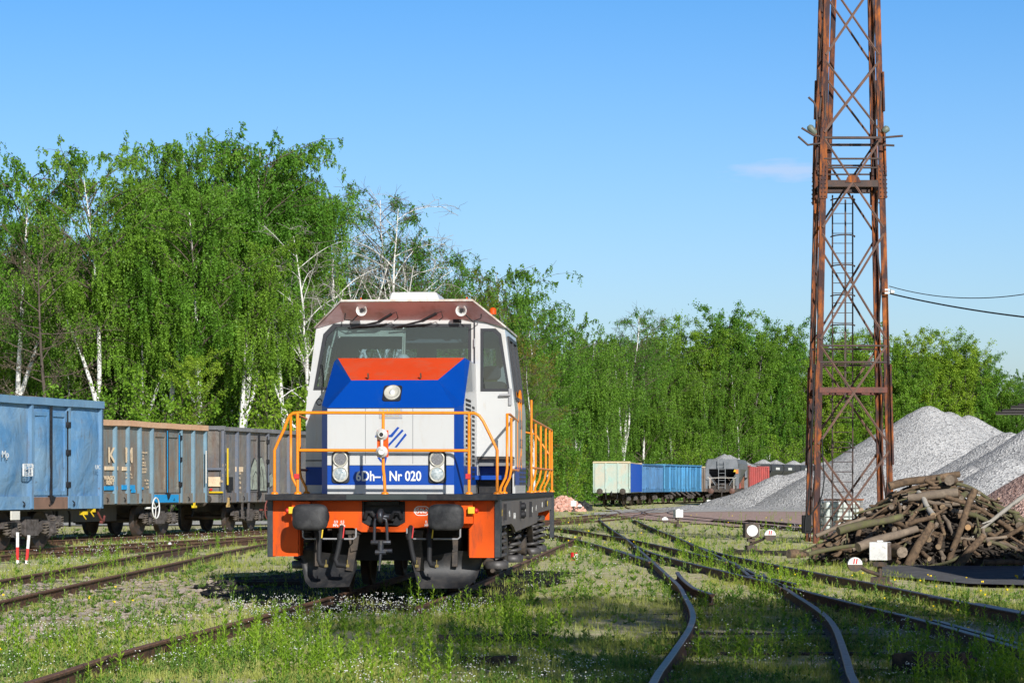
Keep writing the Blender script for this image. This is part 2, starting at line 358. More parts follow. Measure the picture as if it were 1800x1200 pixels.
# ------------------------------------------------------------------ rails
RP = [(-.065,0), (.065,0), (.065,.012), (.012,.03), (.010,.105), (.034,.118), (.034,.138), (.028,.145), (-.028,.145), (-.034,.138), (-.034,.118), (-.010,.105), (-.012,.03), (-.065,.012)]
def spline(pts, step=1.0):
    P = [Vector((p[0], p[1])) for p in pts]; out = []
    for i in range(len(P)-1):
        p0 = P[max(i-1, 0)]; p1 = P[i]; p2 = P[i+1]; p3 = P[min(i+2, len(P)-1)]; k = max(1, int((p2-p1).length/step))
        for j in range(k):
            t = j/k; out.append(.5*((2*p1)+(-p0+p2)*t+(2*p0-5*p1+4*p2-p3)*t*t+(-p0+3*p1-3*p2+p3)*t**3))
    out.append(P[-1]); return out
def railmesh(g, path, top=RT, off=0):
    n = len(RP); vs = []; k = len(path)
    for i in range(k):
        t = (path[min(i+1, k-1)]-path[max(i-1, 0)]).normalized(); nx = Vector((t.y, -t.x))
        for a, b_ in RP: q = path[i]+nx*(a+off); vs.append((q.x, q.y, b_+top-.145-(.065 if q.y > 112 else 0)))
    o = len(g.v); g.v.extend(vs)
    for i in range(k-1):
        for j in range(n):
            j2 = (j+1) % n; g.f.append((o+i*n+j, o+i*n+j2, o+(i+1)*n+j2, o+(i+1)*n+j)); g.m.append(1 if j in (6, 7, 8) else 0); g.sm.append(False)
    g.f.append(tuple(o+j for j in range(n))); g.m.append(0); g.sm.append(False)
    g.f.append(tuple(o+(k-1)*n+j for j in range(n))); g.m.append(0); g.sm.append(False)
SLEEP = paint('old_sleeper_wood', (.085,.065,.05), .95, 0, (.035,.03,.025), .5, 3, bump=.6)
def rail(pts, top=RT, parent=None, name='rail'):
    g = MB(); railmesh(g, spline(pts), top); return g.build(name, [RUST, RAILTOP], parent)
def track(label, left, gauge=1.5, sleepers=(0, 0), top=RT, right=None, head=None, start=None):
    head = head or RAILTOP
    t = thing('railway_track', label, 'track', (0,0,0), 0, None)
    L = spline(left); g = MB(); railmesh(g, L, top); g.build('rail', [RUST, head], t)
    if right is None:
        g = MB(); railmesh(g, L if start is None else [p for p in L if p.y > start], top, gauge); g.build('rail', [RUST, head], t)
    else: rail(right, top, t)
    g = MB(); acc = 0; cnt = 0
    for i in range(1, len(L)):
        acc += (L[i]-L[i-1]).length
        if acc > .65 and sleepers[0] <= L[i].y <= sleepers[1]:
            acc = 0; d = (L[i]-L[i-1]).normalized(); nx = Vector((d.y, -d.x)); c = L[i]+nx*gauge/2; zz = top-.165+R.uniform(-.015, .008)
            g.bar((c.x-nx.x*1.2, c.y-nx.y*1.2, zz-.02), (c.x+nx.x*1.2, c.y+nx.y*1.2, zz-.02+R.uniform(-.01,.01)), .24, .1); cnt += 1
    if cnt: g.build('sleepers', SLEEP, t)
    return t
A = [(.72,14.5), (1.04,19.1), (1.41,22.6), (1.86,26.9), (2.10,30), (2.30,34.3), (2.45,37.8), (2.56,42.4), (2.72,49.5), (2.88,56.8), (3.05,65), (3.22,74), (3.32,83), (3.5,95), (3.75,108), (4.1,121), (4.9,134), (6.0,146), (7.6,158), (9.6,172), (11.5,190)]
t1 = track('curving track with two shiny rails sweeping from the foreground past the turnout', A, 1.5, (15, 34))
D = [(4.55,19), (4.60,23), (4.50,28), (4.34,31), (4.14,35), (4.0,38.4), (3.80,41.5), (3.62,45), (3.42,48.5), (3.22,52.5), (3.06,58), (3.05,65)]
t3 = track('diverging track of the turnout leading off to the right foreground edge', D, 1.46, (19, 38))
rail([(6.15,26.5), (5.9,30.8), (5.72,33), (5.6,34.5)], .13, t3, 'guard_rail'); rail([(4.72,20), (4.76,24), (4.66,28.4)], .13, t3, 'guard_rail')
rail([(6.32,24.5), (6.05,29.5), (5.86,32.5)], .13, t3, 'guard_rail')
rail([(3.9,37.2), (4.02,38.8), (4.05,41), (4.22,43.5)], RT, t1, 'wing_rail'); rail([(4.28,38.5), (4.15,40.5), (3.92,42.5)], RT, t1, 'wing_rail')
rail([(2.66,34.2), (2.56,36), (2.64,40), (2.76,43)], .17, t1, 'guard_rail'); rail([(3.88,41.8), (4.15,47), (4.3,50)], .13, t1, 'guard_rail')
C2 = [(-4.5,120), (-1.4,100), (.3,88), (1.1,79), (1.75,71), (2.19,62.6), (2.5,55), (2.68,50)]
t2 = track('track joining the turnout from the left behind the locomotive', C2[::-1], 1.5, (48, 60)); rail([(2.42,60), (2.6,55), (2.78,50)], .13, t2, 'guard_rail')
T4 = [(12.6,66), (11.2,78), (9.95,93), (9.15,107), (8.05,121), (7.3,140), (7.9,155), (9.8,172), (13,195)]
track('far track along the pink ballast beside the rusty tower', T4, 1.5, (66, 120))
L1 = [(-7.7,18), (-7.95,30), (-7.97,40), (-7.9,50), (-7.86,60), (-7.5,71), (-6.6,80), (-5.0,90), (-2.5,100), (.2,110)]
track('nearest track left of the locomotive with rusty rails', L1, 1.46, (30, 60), head=RAILBR)
L2 = [(-20,22), (-17.9,30), (-15.3,42), (-13.1,51), (-11.4,59), (-9.98,65), (-7.4,75), (-4.95,85), (-1.6,98), (1.8,112), (4.6,128), (6.1,145), (6.5,165), (6.9,190), (8.2,212), (11.2,231), (16.3,249), (23,264)]
track('track under the dented blue open wagon on the left', L2, 1.5, (50, 70), head=RAILBR)
L3 = [(-33,2), (-25.9,26), (-19.2,50), (-14.9,66), (-12.9,73.5), (-10.85,81), (-8.8,88.5), (-6,98), (-2.2,110), (2,124), (6,142), (9,162), (12,182), (14.6,200), (16.0,212), (18.2,226), (22,243), (30,262), (46,284)]
track('track under the tan topped wagon with the K and M lettering', L3, 1.5, (60, 84), head=RAILBR)
tag(rail([(3.4,150), (4.4,138), (6.5,128), (9,120)], .12), 'lone rusty rail crossing the grass in front of the gravel yard', 'rail')
LT = [(-4.2,12), (-3.62,19.1), (-3.42,23.1), (-2.95,28), (-2.42,33.8), (-1.97,40), (-1.27,50), (-.5,61), (.5,75)]
track('overgrown track under the locomotive with one rail showing', LT, 1.5, (33, 50), .14, head=RAILBR, start=30.5)

# ------------------------------------------------------------------ locomotive
LO = Vector((-1.686, 33.8, RT)); LR = .07
loco = thing('locomotive', 'white and blue shunting locomotive with orange front beam and yellow orange railings', 'locomotive', LO, -LR)
def lp(px, py, y):
    c = math.cos(LR); s_ = math.sin(LR); k = (px-900)/F
    x = (k*(LO.y+y*c)-LO.x-y*s_)/(c+k*s_); D_ = LO.y-x*s_+y*c
    return (x, y, CZ+(HZ-py)/F*D_-RT)
def pl(y, pts, ox=460, oy=500, sc=3.3333): return [lp(ox+a/sc, oy+b_/sc, y) for a, b_ in pts]
def circ(cx, cz, r, n=20, sx=1): return [(cx+r*sx*math.cos(2*math.pi*i/n), cz+r*math.sin(2*math.pi*i/n)) for i in range(n)]
def rrect(x0, x1, z0, z1, r, k=5):
    P = []
    for cx, cz, a0 in ((x1-r, z1-r, 0), (x0+r, z1-r, 90), (x0+r, z0+r, 180), (x1-r, z0+r, 270)):
        for i in range(k+1): a = rad(a0+90*i/k); P.append((cx+r*math.cos(a), cz+r*math.sin(a)))
    return P
# deck and frame
g = MB(); g.box(-1.52,1.52,-.30,13.3,1.275,1.355); g.box(-1.30,1.30,.06,12.9,1.0,1.27); g.build('deck', BLACK, loco, .006)
g = MB(); g.box(-.45,.6,-.306,-.298,1.285,1.35); g.build('deck_edge_patch', paint('green_black_paint', (.025,.035,.035), .5), loco)
# front orange beam
out_ = [(-1.47,1.27), (-1.47,.54), (-1.13,.54), (-1.13,.915), (-.40,.915), (-.29,.86), (.30,.86), (.41,.915), (1.13,.915), (1.13,.525), (1.46,.525), (1.46,1.27)]
hole = [(-.285,1.265), (-.285,.99), (-.18,.93), (.18,.93), (.285,.99), (.285,1.265)]
g = MB(); g.plate(out_, [[(a, b_-.004) for a, b_ in hole]], 0, .045); g.build('front_beam', ORANGE, loco, .004)
g = MB(); g.box(-1.13,-1.11,.05,.35,.55,.9); g.box(1.11,1.13,.05,.35,.55,.9); g.box(-1.47,-1.45,.05,.4,.55,1.27); g.build('step_side_plate', ORANGE, loco)
for sx, nm in ((-1, 'left'), (1, 'right')):
    g = MB(); g.box(min(sx*.95, sx*1.19), max(sx*.95, sx*1.19), -.16, -.002, 1.0-.03, 1.262); g.build('buffer_pocket_box', ORANGE, loco, .006)
    g = MB(); g.box(min(sx*1.13, sx*1.22), max(sx*1.13, sx*1.22), -.24, -.162, 1.10, 1.19); s1 = g.build('push_switch', YELLOW, loco, .008)
    g = MB(); g.lathe([(.03, 0), (.035, .03), (.02, .045)], (sx*1.22, -.2, 1.14), (sx, -.5, 0), 12); g.build('red_button', RED, s1)
BUFM = paint('worn_buffer_face', (.018,.018,.021), .6, .1, (.06,.06,.062), .4, 3, bump=.2, var=.3)
for sx in (-1, 1):
    cx = -.88+.0 if sx < 0 else .88
    g = MB(); g.lathe([(.17,0), (.17,-.06), (.12,-.08), (.12,-.34), (.10,-.35), (.10,-.56)], (cx, -.002, 1.06), (0,1,0), 24); bf = g.build('buffer', BLACK, loco)
    g = MB(); n = 44
    def sup(a, hw, hh, e=4.2): c, s_ = math.cos(a), math.sin(a); return (hw*abs(c)**(2/e)*(1 if c > 0 else -1), hh*abs(s_)**(2/e)*(1 if s_ > 0 else -1))
    rings = [(.0, .0, -.66), (.10, .08, -.657), (.18, .135, -.648), (.228, .165, -.63), (.234, .171, -.60), (.225, .163, -.575)]
    vs = []
    for hw, hh, yy in rings:
        for j in range(n): a, b_ = sup(2*math.pi*j/n, hw, hh); vs.append((cx+a, yy, 1.06+b_))
    g.add(vs, [(i*n+j, i*n+(j+1) % n, (i+1)*n+(j+1) % n, (i+1)*n+j) for i in range(len(rings)-1) for j in range(n)], 0, True)
    g.add(vs[-n:], [tuple(range(n))], 0); g.build('buffer_head', BUFM, bf)
# coupling
g = MB(); g.box(-.275,.275,.05,.35,.95,.97); g.box(-.275,.275,.34,.36,.94,1.27); g.box(-.28,-.255,.002,.35,.97,1.26); g.box(.255,.28,.002,.35,.97,1.26)
g.prism([(-.255,.97), (-.255,1.1), (-.19,1.1), (-.11,.95), (-.18,.94)], -.01, .1); g.prism([(.255,.97), (.18,.94), (.11,.95), (.19,1.1), (.255,1.1)], -.01, .1)
g.box(-.21,.21,-.07,.06,1.215,1.265); g.box(-.27,.27,-.03,.03,1.20,1.215)
g.tube([(-.24,-.03,1.04), (-.21,-.06,1.12), (-.15,-.06,1.12), (-.09,-.03,1.03)], .028, 8); g.tube([(.24,-.03,1.04), (.21,-.06,1.12), (.15,-.06,1.12), (.09,-.03,1.03)], .028, 8)
g.build('drawgear_housing', BLACK, loco, .004)
LINK = paint('worn_link_steel', (.05,.055,.07), .4, .5, (.10,.09,.08), .3, 5)
g = MB(); g.tube([(0,.3,1.08), (0,-.12,1.08), (0,-.30,1.13), (0,-.38,1.1), (0,-.37,1.02), (0,-.28,.99)], [.035,.04,.042,.042,.035,.022], 10)
g.lathe([(.03,-.1), (.04,-.095), (.04,.095), (.03,.1)], (0,-.15,1.06), (1,0,0), 12); g.build('draw_hook', LINK, loco)
g = MB()
for s_ in (-1, 1): g.tube([(s_*.012,-.31,1.045), (s_*.07,-.31,1.03), (s_*.078,-.31,.98), (s_*.085,-.29,.78), (s_*.09,-.29,.72)], .021, 8)
g.lathe([(.028,-.13), (.032,-.12), (.032,.12), (.028,.13)], (0,-.29,.73), (1,0,0), 12); g.tube([(0,-.30,.75), (0,-.30,.62)], .04, 10)
g.lathe([(.035,-.07), (.035,.07)], (0,-.30,.6), (1,0,0), 10); g.lathe([(.03,-.09), (.03,.09)], (.06,-.30,.62), (1,0,0), 10); g.tube([(0,-.31,.58), (-.02,-.32,.36)], [.022,.012], 8); g.build('screw_link', LINK, loco)
# hoses, rails under the buffers, valves
for (x0, dx) in ((-.83,.0), (-.55,-.03), (.36,.03), (.62,.0)):
    g = MB(); g.tube([(x0,0.03,.93), (x0,-.08,.90), (x0,-.11,.82)], .032, 10); g.tube([(x0,-.11,.84), (x0,-.12,.76)], .045, 10)
    g.tube([(x0,-.12,.79), (x0+dx,-.14,.62), (x0+dx*2,-.16,.50), (x0+dx*2+.03,-.18,.43), (x0+.09,-.2,.42)], .033, 10); h = g.build('brake_hose', RUBBER, loco)
    g = MB(); g.box(x0+.08,x0+.125,-.22,-.18,.405,.44); g.tube([(x0+.10,-.2,.44), (x0+.10,-.2,.50)], .007, 6); g.build('hose_end', plain('hose_coupler', (.25,.05,.04) if dx else (.20,.15,.04), .5), h)
    g = MB(); g.bar((x0+.05,-.12,.93), (x0+.035,-.14,.78), .014, .03); g.build('valve_lever', RED if dx else YELLOW, h)
PIPE = paint('grey_pipe_paint', (.30,.30,.31), .5)
for x0, x1 in ((-1.05,-.35), (.32,1.02)):
    g = MB(); g.tube([(x0,-.1,.91), (x0,-.1,.80), (x0+.03,-.1,.77), (x1-.03,-.1,.77), (x1,-.1,.80), (x1,-.1,.91)], .012, 8); g.build('shunter_grab_rail', PIPE, loco)
# snow ploughs
PLOW = paint('plough_paint', (.018,.019,.022), .55, .1, (.055,.05,.047), .35, 3, bump=.1, var=.2)
for sg, poly in ((-1, [(-1.16,.50), (-.50,.43), (-.40,.40), (-.37,.34), (-.385,.10), (-.45,.02), (-1.02,.00), (-1.10,.12)]), (1, [(.36,.37), (.98,.49), (1.30,.46), (1.28,.22), (1.10,.0), (.46,.0), (.39,.05)])):
    g = MB(); cols = 9; n = len(poly); poly = [(a, b_+.12) for a, b_ in poly]
    x0 = min(p[0] for p in poly); x1 = max(p[0] for p in poly)
    def zr(x):
        zs = []
        for i in range(n):
            (xa, za), (xb, zb) = poly[i], poly[(i+1) % n]
            if min(xa, xb)-1e-6 <= x <= max(xa, xb)+1e-6 and abs(xa-xb) > 1e-6: zs.append(za+(zb-za)*(x-xa)/(xb-xa))
        return min(zs), max(zs)
    K = 7
    for t_ in (0, .015):
        vs = []
        for i in range(cols+1):
            x = x0+(x1-x0)*i/cols; za, zb = zr(min(max(x, x0+.004), x1-.004))
            for k in range(K+1):
                z = za+(zb-za)*k/K; u = (z-.12)/.5; vs.append((x, -.02+.30*abs(x)/1.2-.14*(1-(2*u-1)**2)*-1-.16*(1-u)*.6+t_, z))
        g.add(vs, [(i*(K+1)+k, (i+1)*(K+1)+k, (i+1)*(K+1)+k+1, i*(K+1)+k+1) for i in range(cols) for k in range(K)], 0, True)
    pw = g.build('snow_plough', PLOW, loco)
    g = MB(); xm = sg*.42
    g.box(xm-.09, xm+.11 if sg < 0 else xm+.09, .05, .25, .83, .88); g.prism([(xm-.06,.83), (xm+.09,.83), (xm+.06,.62), (xm-.02,.6)], .08, .12)
    g.bar((xm+.02,.12,.75), (xm-sg*-.05,.16,.35), .10, .05, 0, (0,1,0)); g.build('plough_bracket', GRIME, pw)
    g = MB(); g.bar((xm+sg*.5,.3,.8), (xm+sg*.5,.22,.4), .07, .05, 0, (0,1,0)); g.build('plough_bracket', GRIME, pw)
# corner posts and side skirt
for sx in (-1, 1):
    for yy in (0, 12.9):
        g = MB(); g.box(min(sx*1.462, sx*1.535), max(sx*1.462, sx*1.535), yy-.02+(.0 if yy == 0 else .1), yy+.30, .53, 1.28); g.build('corner_plate', paint('blue_black_plate', (.032,.038,.048), .45, .1, (.07,.07,.07), .3, 3), loco, .005)
    sk = [(.30,1.274), (.30,.93), (2.6,.93), (3.1,.88), (3.5,.80), (8.6,.86), (8.9,1.02), (12.95,1.04), (12.95,1.274)]
    g = MB(); g.prism(sk, sx*1.46, sx*1.50, 'x'); side = g.build('side_frame', DARKGREY, loco, .004)
    for yy, z0 in ((1.1,1.0), (6.6,.98), (10.8,1.1)): g = MB(); g.bar((sx*1.515,yy,z0), (sx*1.515,yy,1.22), .05, .03); g.build('door_strap', BLACK, side)
    g = MB(); g.box(min(sx*1.50,sx*1.52),max(sx*1.50,sx*1.52),4.32,4.48,.98,1.24); g.lathe([(.05,0), (.06,.07), (.03,.09)], (sx*1.50,4.4,1.16), (sx,0,0), 12); g.lathe([(.05,0), (.06,.06), (.03,.09)], (sx*1.50,4.4,1.04), (sx,0,0), 12)
    g.build('side_fitting', BLACK, side)
    if sx > 0:
        for i, (yy, zz, s_) in enumerate([(.75,1.10,'0.9'), (2.2,1.07,'MPa'), (3.2,1.03,'6D 020'), (5.6,1.12,'R 1'), (7.3,1.08,'UIC'), (8.3,1.10,'t 74'), (10,1.14,'850'), (11.6,1.15,'REV')]):
            text(s_, 'side_stencil', LETTER if i not in (0, 7) else YELLOW, .13, (1.503, yy, zz), (rad(90),0,rad(90)), side, .001)
# bogies
def spring(g, c, r, h, turns=5, rt=.022, n=6, seg=12):
    pts = [(c[0]+r*math.cos(2*math.pi*i/seg), c[1]+r*math.sin(2*math.pi*i/seg), c[2]+h*i/(seg*turns)) for i in range(seg*turns+1)]
    g.tube(pts, rt, n)
WHEELM = paint('wheel_steel', (.06,.05,.045), .6, .3, (.10,.06,.04), .45, 4)
for yc in (3.2, 9.9):
    bg_ = thing('bogie', None, None, (0, yc, 0)); bg_.parent = loco
    for sx in (-1, 1):
        g = MB(); g.prism([(-1.9,.50), (-1.85,.62), (-.7,.70), (-.5,.80), (.5,.80), (.7,.70), (1.85,.62), (1.9,.50), (.8,.42), (.5,.28), (-.5,.28), (-.8,.42)], sx*1.10, sx*1.22, 'x')
        for ya in (-1.25, 1.25): g.lathe([(.17,0), (.17,.14), (.10,.16)], (sx*1.16, ya, .50), (sx,0,0), 16)
        g.prism([(-.25,.4), (-.25,.86), (.35,.86), (.35,.52), (.1,.3)], sx*1.24, sx*1.38, 'x'); g.bar((sx*1.34,-.9,.9), (sx*1.34,-.2,.45), .09, .12)
        g.tube([(sx*1.3,-1.5,.30), (sx*1.36,-1.1,.28), (sx*1.36,-.6,.30), (sx*1.3,-.5,.4)], .03, 8); g.build('bogie_frame', GRIME, bg_, .008)
        for ya in ((-.35, 1.3) if yc > 5 else (-1.3, 1.75)):
            g = MB()
            spring(g, (sx*1.34, ya, .42), .12, .48, 5, .028); g.lathe([(.16,0), (.17,.02), (.17,.10), (.13,.11)], (sx*1.34, ya, .32), (0,0,1), 18); g.lathe([(.13,0), (.13,.05)], (sx*1.34, ya, .90), (0,0,1), 18)
            g.build('suspension_spring', paint('spring_steel', (.085,.08,.08), .5, .2, (.04,.04,.04), .3, 5), bg_)
    for ya in (-1.25, 1.25):
        g = MB()
        for sx in (-1, 1): g.lathe([(.18,.0), (.47,.01), (.49,.0), (.52,-.0), (.52,.10), (.55,.105), (.55,.135), (.45,.135), (.42,.09), (.18,.09)], (sx*.82, ya, .52), (-sx,0,0), 36)
        g.tube([(-.8,ya,.52), (.8,ya,.52)], .08, 12); g.build('wheelset', WHEELM, bg_)
g = MB(); g.box(-1.0,1.0,5.2,7.9,.35,1.0); g.build('fuel_tank', GRIME, loco, .03)
g = MB(); g.box(-.85,.85,1.2,1.5,.45,.9);  g.build('underframe_gear', plain('underframe_black', (.015,.015,.016), .8), loco)
# hood
def side_strip(g, x, y0, y1, bands):
    for z0, z1, mi in bands: g.add([(x,y0,z0), (x,y1,z0), (x,y1,z1), (x,y0,z1)], [(0,1,2,3)], mi)
g = MB(); a = .855; e = .965; B = [(1.357,1.475,0), (1.475,1.735,1), (1.735,2.51,0)]
for z0, z1, mi in B:
    g.add([(-a,.8,z0), (a,.8,z0), (a,.8,z1), (-a,.8,z1)], [(0,1,2,3)], mi)
for sx in (-1, 1):
    g.add([(sx*a,.8,1.357), (sx*e,1.05,1.357), (sx*e,1.05,2.555), (sx*a,.8,2.51)], [(0,1,2,3)], 1)
    side_strip(g, sx*e, 1.05, 3.2, [(1.357,1.475,0), (1.475,1.735,1), (1.735,2.555,0)])
    g.add([(sx*e,1.05,2.555), (sx*e,3.2,2.555), (sx*.95,3.2,3.2), (sx*.95,2.15,3.2)], [(0,1,2,3)], 0)
    g.add([(sx*a,.8,2.51), (sx*.593,1.25,2.9), (sx*.885,2.05,3.24), (sx*.95,2.15,3.2), (sx*e,1.05,2.555)], [(0,1,2,3,4)], 1)
    g.add([(sx*.885,2.05,3.24), (sx*.885,3.2,3.24), (sx*.95,3.2,3.2), (sx*.95,2.15,3.2)], [(0,1,2,3)], 1)
g.add([(-a,.8,2.51), (a,.8,2.51), (.593,1.25,2.9), (-.593,1.25,2.9)], [(0,1,2,3)], 1)
g.add([(-.593,1.25,2.9), (.593,1.25,2.9), (.885,2.05,3.24), (-.885,2.05,3.24)], [(0,1,2,3)], 2)
g.add([(-.885,2.05,3.24), (.885,2.05,3.24), (.885,3.2,3.24), (-.885,3.2,3.24)], [(0,1,2,3)], 2)
hood = g.build('hood', [WHITE, BLUE, TOPORANGE], loco)
SEAM = plain('panel_seam', (.02,.025,.05), .7)
g = MB(); g.box(-a,a,.793,.802,2.503,2.512); g.box(-a,a,.794,.802,1.738,1.742)
for x_ in (-.34, .30): g.box(x_-.002,x_+.002,.797,.801,1.76,2.5)
g.build('panel_seam', SEAM, hood)
g = MB()
for i in range(17):
    z = 1.55+i*.062
    for sx in (-1, 1): g.add([(sx*.968,2.35,z), (sx*.968,2.75,z), (sx*.968,2.75,z+.036), (sx*.968,2.35,z+.036)], [(0,1,2,3)], 0)
    if i < 15:
        for sx in (-1, 1): g.add([(sx*.968,1.35,z+.2), (sx*.968,2.15,z+.2), (sx*.968,2.15,z+.236), (sx*.968,1.35,z+.236)], [(0,1,2,3)], 0)
g.build('louvre', plain('louvre_dark', (.02,.02,.025), .7), hood)
g = MB(); g.box(.966,.985,1.9,2.0,1.9,2.4); g.box(-.985,-.966,1.9,2.0,1.9,2.4); g.build('hood_latch', BLACK, hood)
for x_ in (-.36, .36):
    g = MB(); g.bar((x_,1.26,2.93), (x_,1.23,2.99), .02, .03); g.build('lifting_eye', RUST, hood)
def xz(px, py, y): q = lp(px, py, y); return q[0], q[2]
for px0, px1 in ((583.5,614.5), (753.4,784.5)):
    x0, zt = xz(px0, 793.5, .79); x1, zb = xz(px1, 848.5, .79)
    g = MB(); g.prism(rrect(x0,x1,zb,zt,.045), .775, .799); hl = g.build('headlight', WINFRAME, loco, .003)
    cx = (x0+x1)/2; c1 = xz(0, 807, .77)[1]; c2 = xz(0, 833, .77)[1]
    g = MB(); g.prism(rrect(cx-.098,cx+.098,c2-.11,c1+.105,.097,7), .76, .774); g.build('lamp_housing', PALE, hl, .004)
    g = MB(); g.lathe([(.102,0), (.104,-.02), (.085,-.025), (.080,-.01)], (cx,.762,c1), (0,1,0), 28, 0)
    g.lathe([(.105,0), (.107,-.02), (.088,-.025), (.086,-.012)], (cx,.762,c2-.002), (0,1,0), 28, 0); g.build('lamp_ring', CHROME, hl)
    g = MB(); g.lathe([(.078,0), (.077,-.008)], (cx,.744,c1), (0,1,0), 28); g.build('grid_lens', paint('grid_lens', (.30,.30,.31), .4, 0, (.12,.12,.13), .6, 40, fine=120), hl)
    g = MB(); g.lathe([(.082,.012), (.06,.03), (.03,.045), (.005,.05)][::-1], (cx,.735,c2), (0,1,0), 28); g.lathe([(.02,0), (.025,-.02), (.008,-.03)], (cx,.76,c2), (0,1,0), 12); g.build('reflector', CHROME, hl)
    g = MB(); g.lathe([(.001,-.014), (.04,-.011), (.07,-.004), (.084,.004)], (cx,.742,c2), (0,1,0), 28); g.build('clear_lens', LENS, hl)
# upper headlight on the sloping blue panel
sl_n = Vector((0,-.39,.45)).normalized(); sl_u = Vector((0,.45,.39)).normalized(); ce = Vector((lp(689.6, 688.5, 1.02)[0], 1.025, 2.705))
Msl = Matrix((( 1,0,0,ce.x), (0,sl_u.y,-sl_n.y,ce.y), (0,sl_u.z,-sl_n.z,ce.z), (0,0,0,1)))
def onsl(P, t0, t1, mi, g): g.prism([(p[0], p[1]) for p in P], -t0, -t1, 'z', mi, Msl)
g = MB(); onsl(rrect(-.125,.125,-.165,.165,.04), -.002, .018, 0, g); uh = g.build('upper_headlight', WINFRAME, loco, .003)
g = MB(); cc = ce+sl_n*.02; g.lathe([(.148,-.005), (.152,.016), (.13,.018), (.125,.006), (.07,.0), (.01,-.002)], cc, sl_n, 30, 0, .74); g.build('reflector', CHROME, uh)

g = MB(); g.lathe([(.045,0), (.045,.022), (.02,.03)], cc, sl_n, 14, 0, .75); g.build('bulb', plain('bulb_glass', (.8,.8,.8), .1), uh)
# plate, logo, number
q0 = lp(667, 718, .795); q1 = lp(707, 735, .795)
g = MB(); g.box(q0[0],q1[0],.788,.799,q1[2],q0[2]); npl = g.build('builders_plate', paint('plate_metal', (.42,.42,.45), .4, .3), loco, .002)
BRASS = plain('yellow_plate_letters', (.62,.48,.16), .4, .2)
text('T1808', 'plate_lettering', BRASS, .105, ((q0[0]+q1[0])/2, .786, q0[2]-.045), (rad(90),0,0), npl, .002, sx=.95, bold=.002)
text('WARSZAWA   2012', 'plate_lettering', BRASS, .025, ((q0[0]+q1[0])/2, .786, q1[2]+.03), (rad(90),0,0), npl, .002)
def LG(pts): return [(lambda q: (q[0], q[2]))(lp(640+a/15, 700+b_/15, .797)) for a, b_ in pts]
g = MB()
for poly in ([(280,1020), (310,960), (690,960), (880,748), (935,768), (740,1020)], [(1000,812), (1045,850), (420,1515), (330,1420), (440,1420)], [(1088,912), (1125,965), (865,1290), (800,1290)], [(560,1530), (610,1530), (545,1790), (410,1640), (350,1560), (400,1540), (480,1640)]):
    P = LG(poly); P = P if sum((P[i][0]*P[(i+1) % len(P)][1]-P[(i+1) % len(P)][0]*P[i][1]) for i in range(len(P))) > 0 else P[::-1]
    g.plate(P, [], .796, .799)
g.build('stripe_emblem', BLUE, loco)
q = lp(683, 836.5, .797); text('6Dh–1 Nr 020', 'fleet_number', LETTER, .185, (q[0], .794, q[2]-.005), (rad(90),0,0), loco, .003, sx=.80, bold=.004)
q = lp(741.5, 897.5, -.003); g = MB(); g.plate(rrect(q[0]-.098,q[0]+.098,q[2]-.062,q[2]+.062,.055), [rrect(q[0]-.088,q[0]+.088,q[2]-.052,q[2]+.052,.046)], -.003, -.001); ov = g.build('oval_frame', LETTER, loco)
text('850kN', 'beam_stencil', LETTER, .09, (q[0], -.003, q[2]-.002), (rad(90),0,0), ov, .001, sx=.85, bold=.002)
for px, py, s_ in ((590.5,917,'0.9'), (602,917,'0.5'), (751,917,'0.5'), (590,923,'MPa'), (602,923,'MPa'), (751,923,'MPa')):
    q = lp(px, py, -.003); text(s_, 'beam_stencil', LETTER, .052, (q[0], -.003, q[2]), (rad(90),0,0), loco, .001, sx=.8, bold=.001)
# cab
CY = 3.2; CE = 5.55
cabo = [(-1.51,1.357), (-1.51,2.55), (-1.36,3.72), (-.93,3.84), (.93,3.84), (1.36,3.72), (1.51,2.55), (1.51,1.87), (.98,1.87), (.98,1.357)]
wins = [(lambda q: (q[0], q[2]))(lp(460+a/3.3333, 500+b_/3.3333, CY)) for a, b_ in ((303,617), (362,290), (420,230), (1228,230), (1228,617))]
dwin = [(lambda q: (q[0], q[2]))(lp(460+a/3.3333, 500+b_/3.3333, CY)) for a, b_ in ((1283,626), (1283,258), (1372,258), (1404,290), (1456,626))]
g = MB(); g.plate(cabo, [wins, dwin], CY, CY+.05); cab = g.build('cab', WHITE, loco)
def inset(P, d):
    cx = sum(p[0] for p in P)/len(P); cz = sum(p[1] for p in P)/len(P)
    return [(p[0]-d*(1 if p[0] > cx else -1), p[1]-d*(1 if p[1] > cz else -1)) for p in P]
def window(P, y, parent, w=.045, name='windscreen'):
    g = MB(); g.plate([(p[0], p[1]) for p in P], [inset(P, w)], y-.012, y+.03); wn = g.build(name, WINFRAME, parent, .003)
    g = MB(); g.prism(inset(P, w*.8), y+.012, y+.018); g.build('glass', GLASS, wn); return wn
window(wins, CY, loco); 
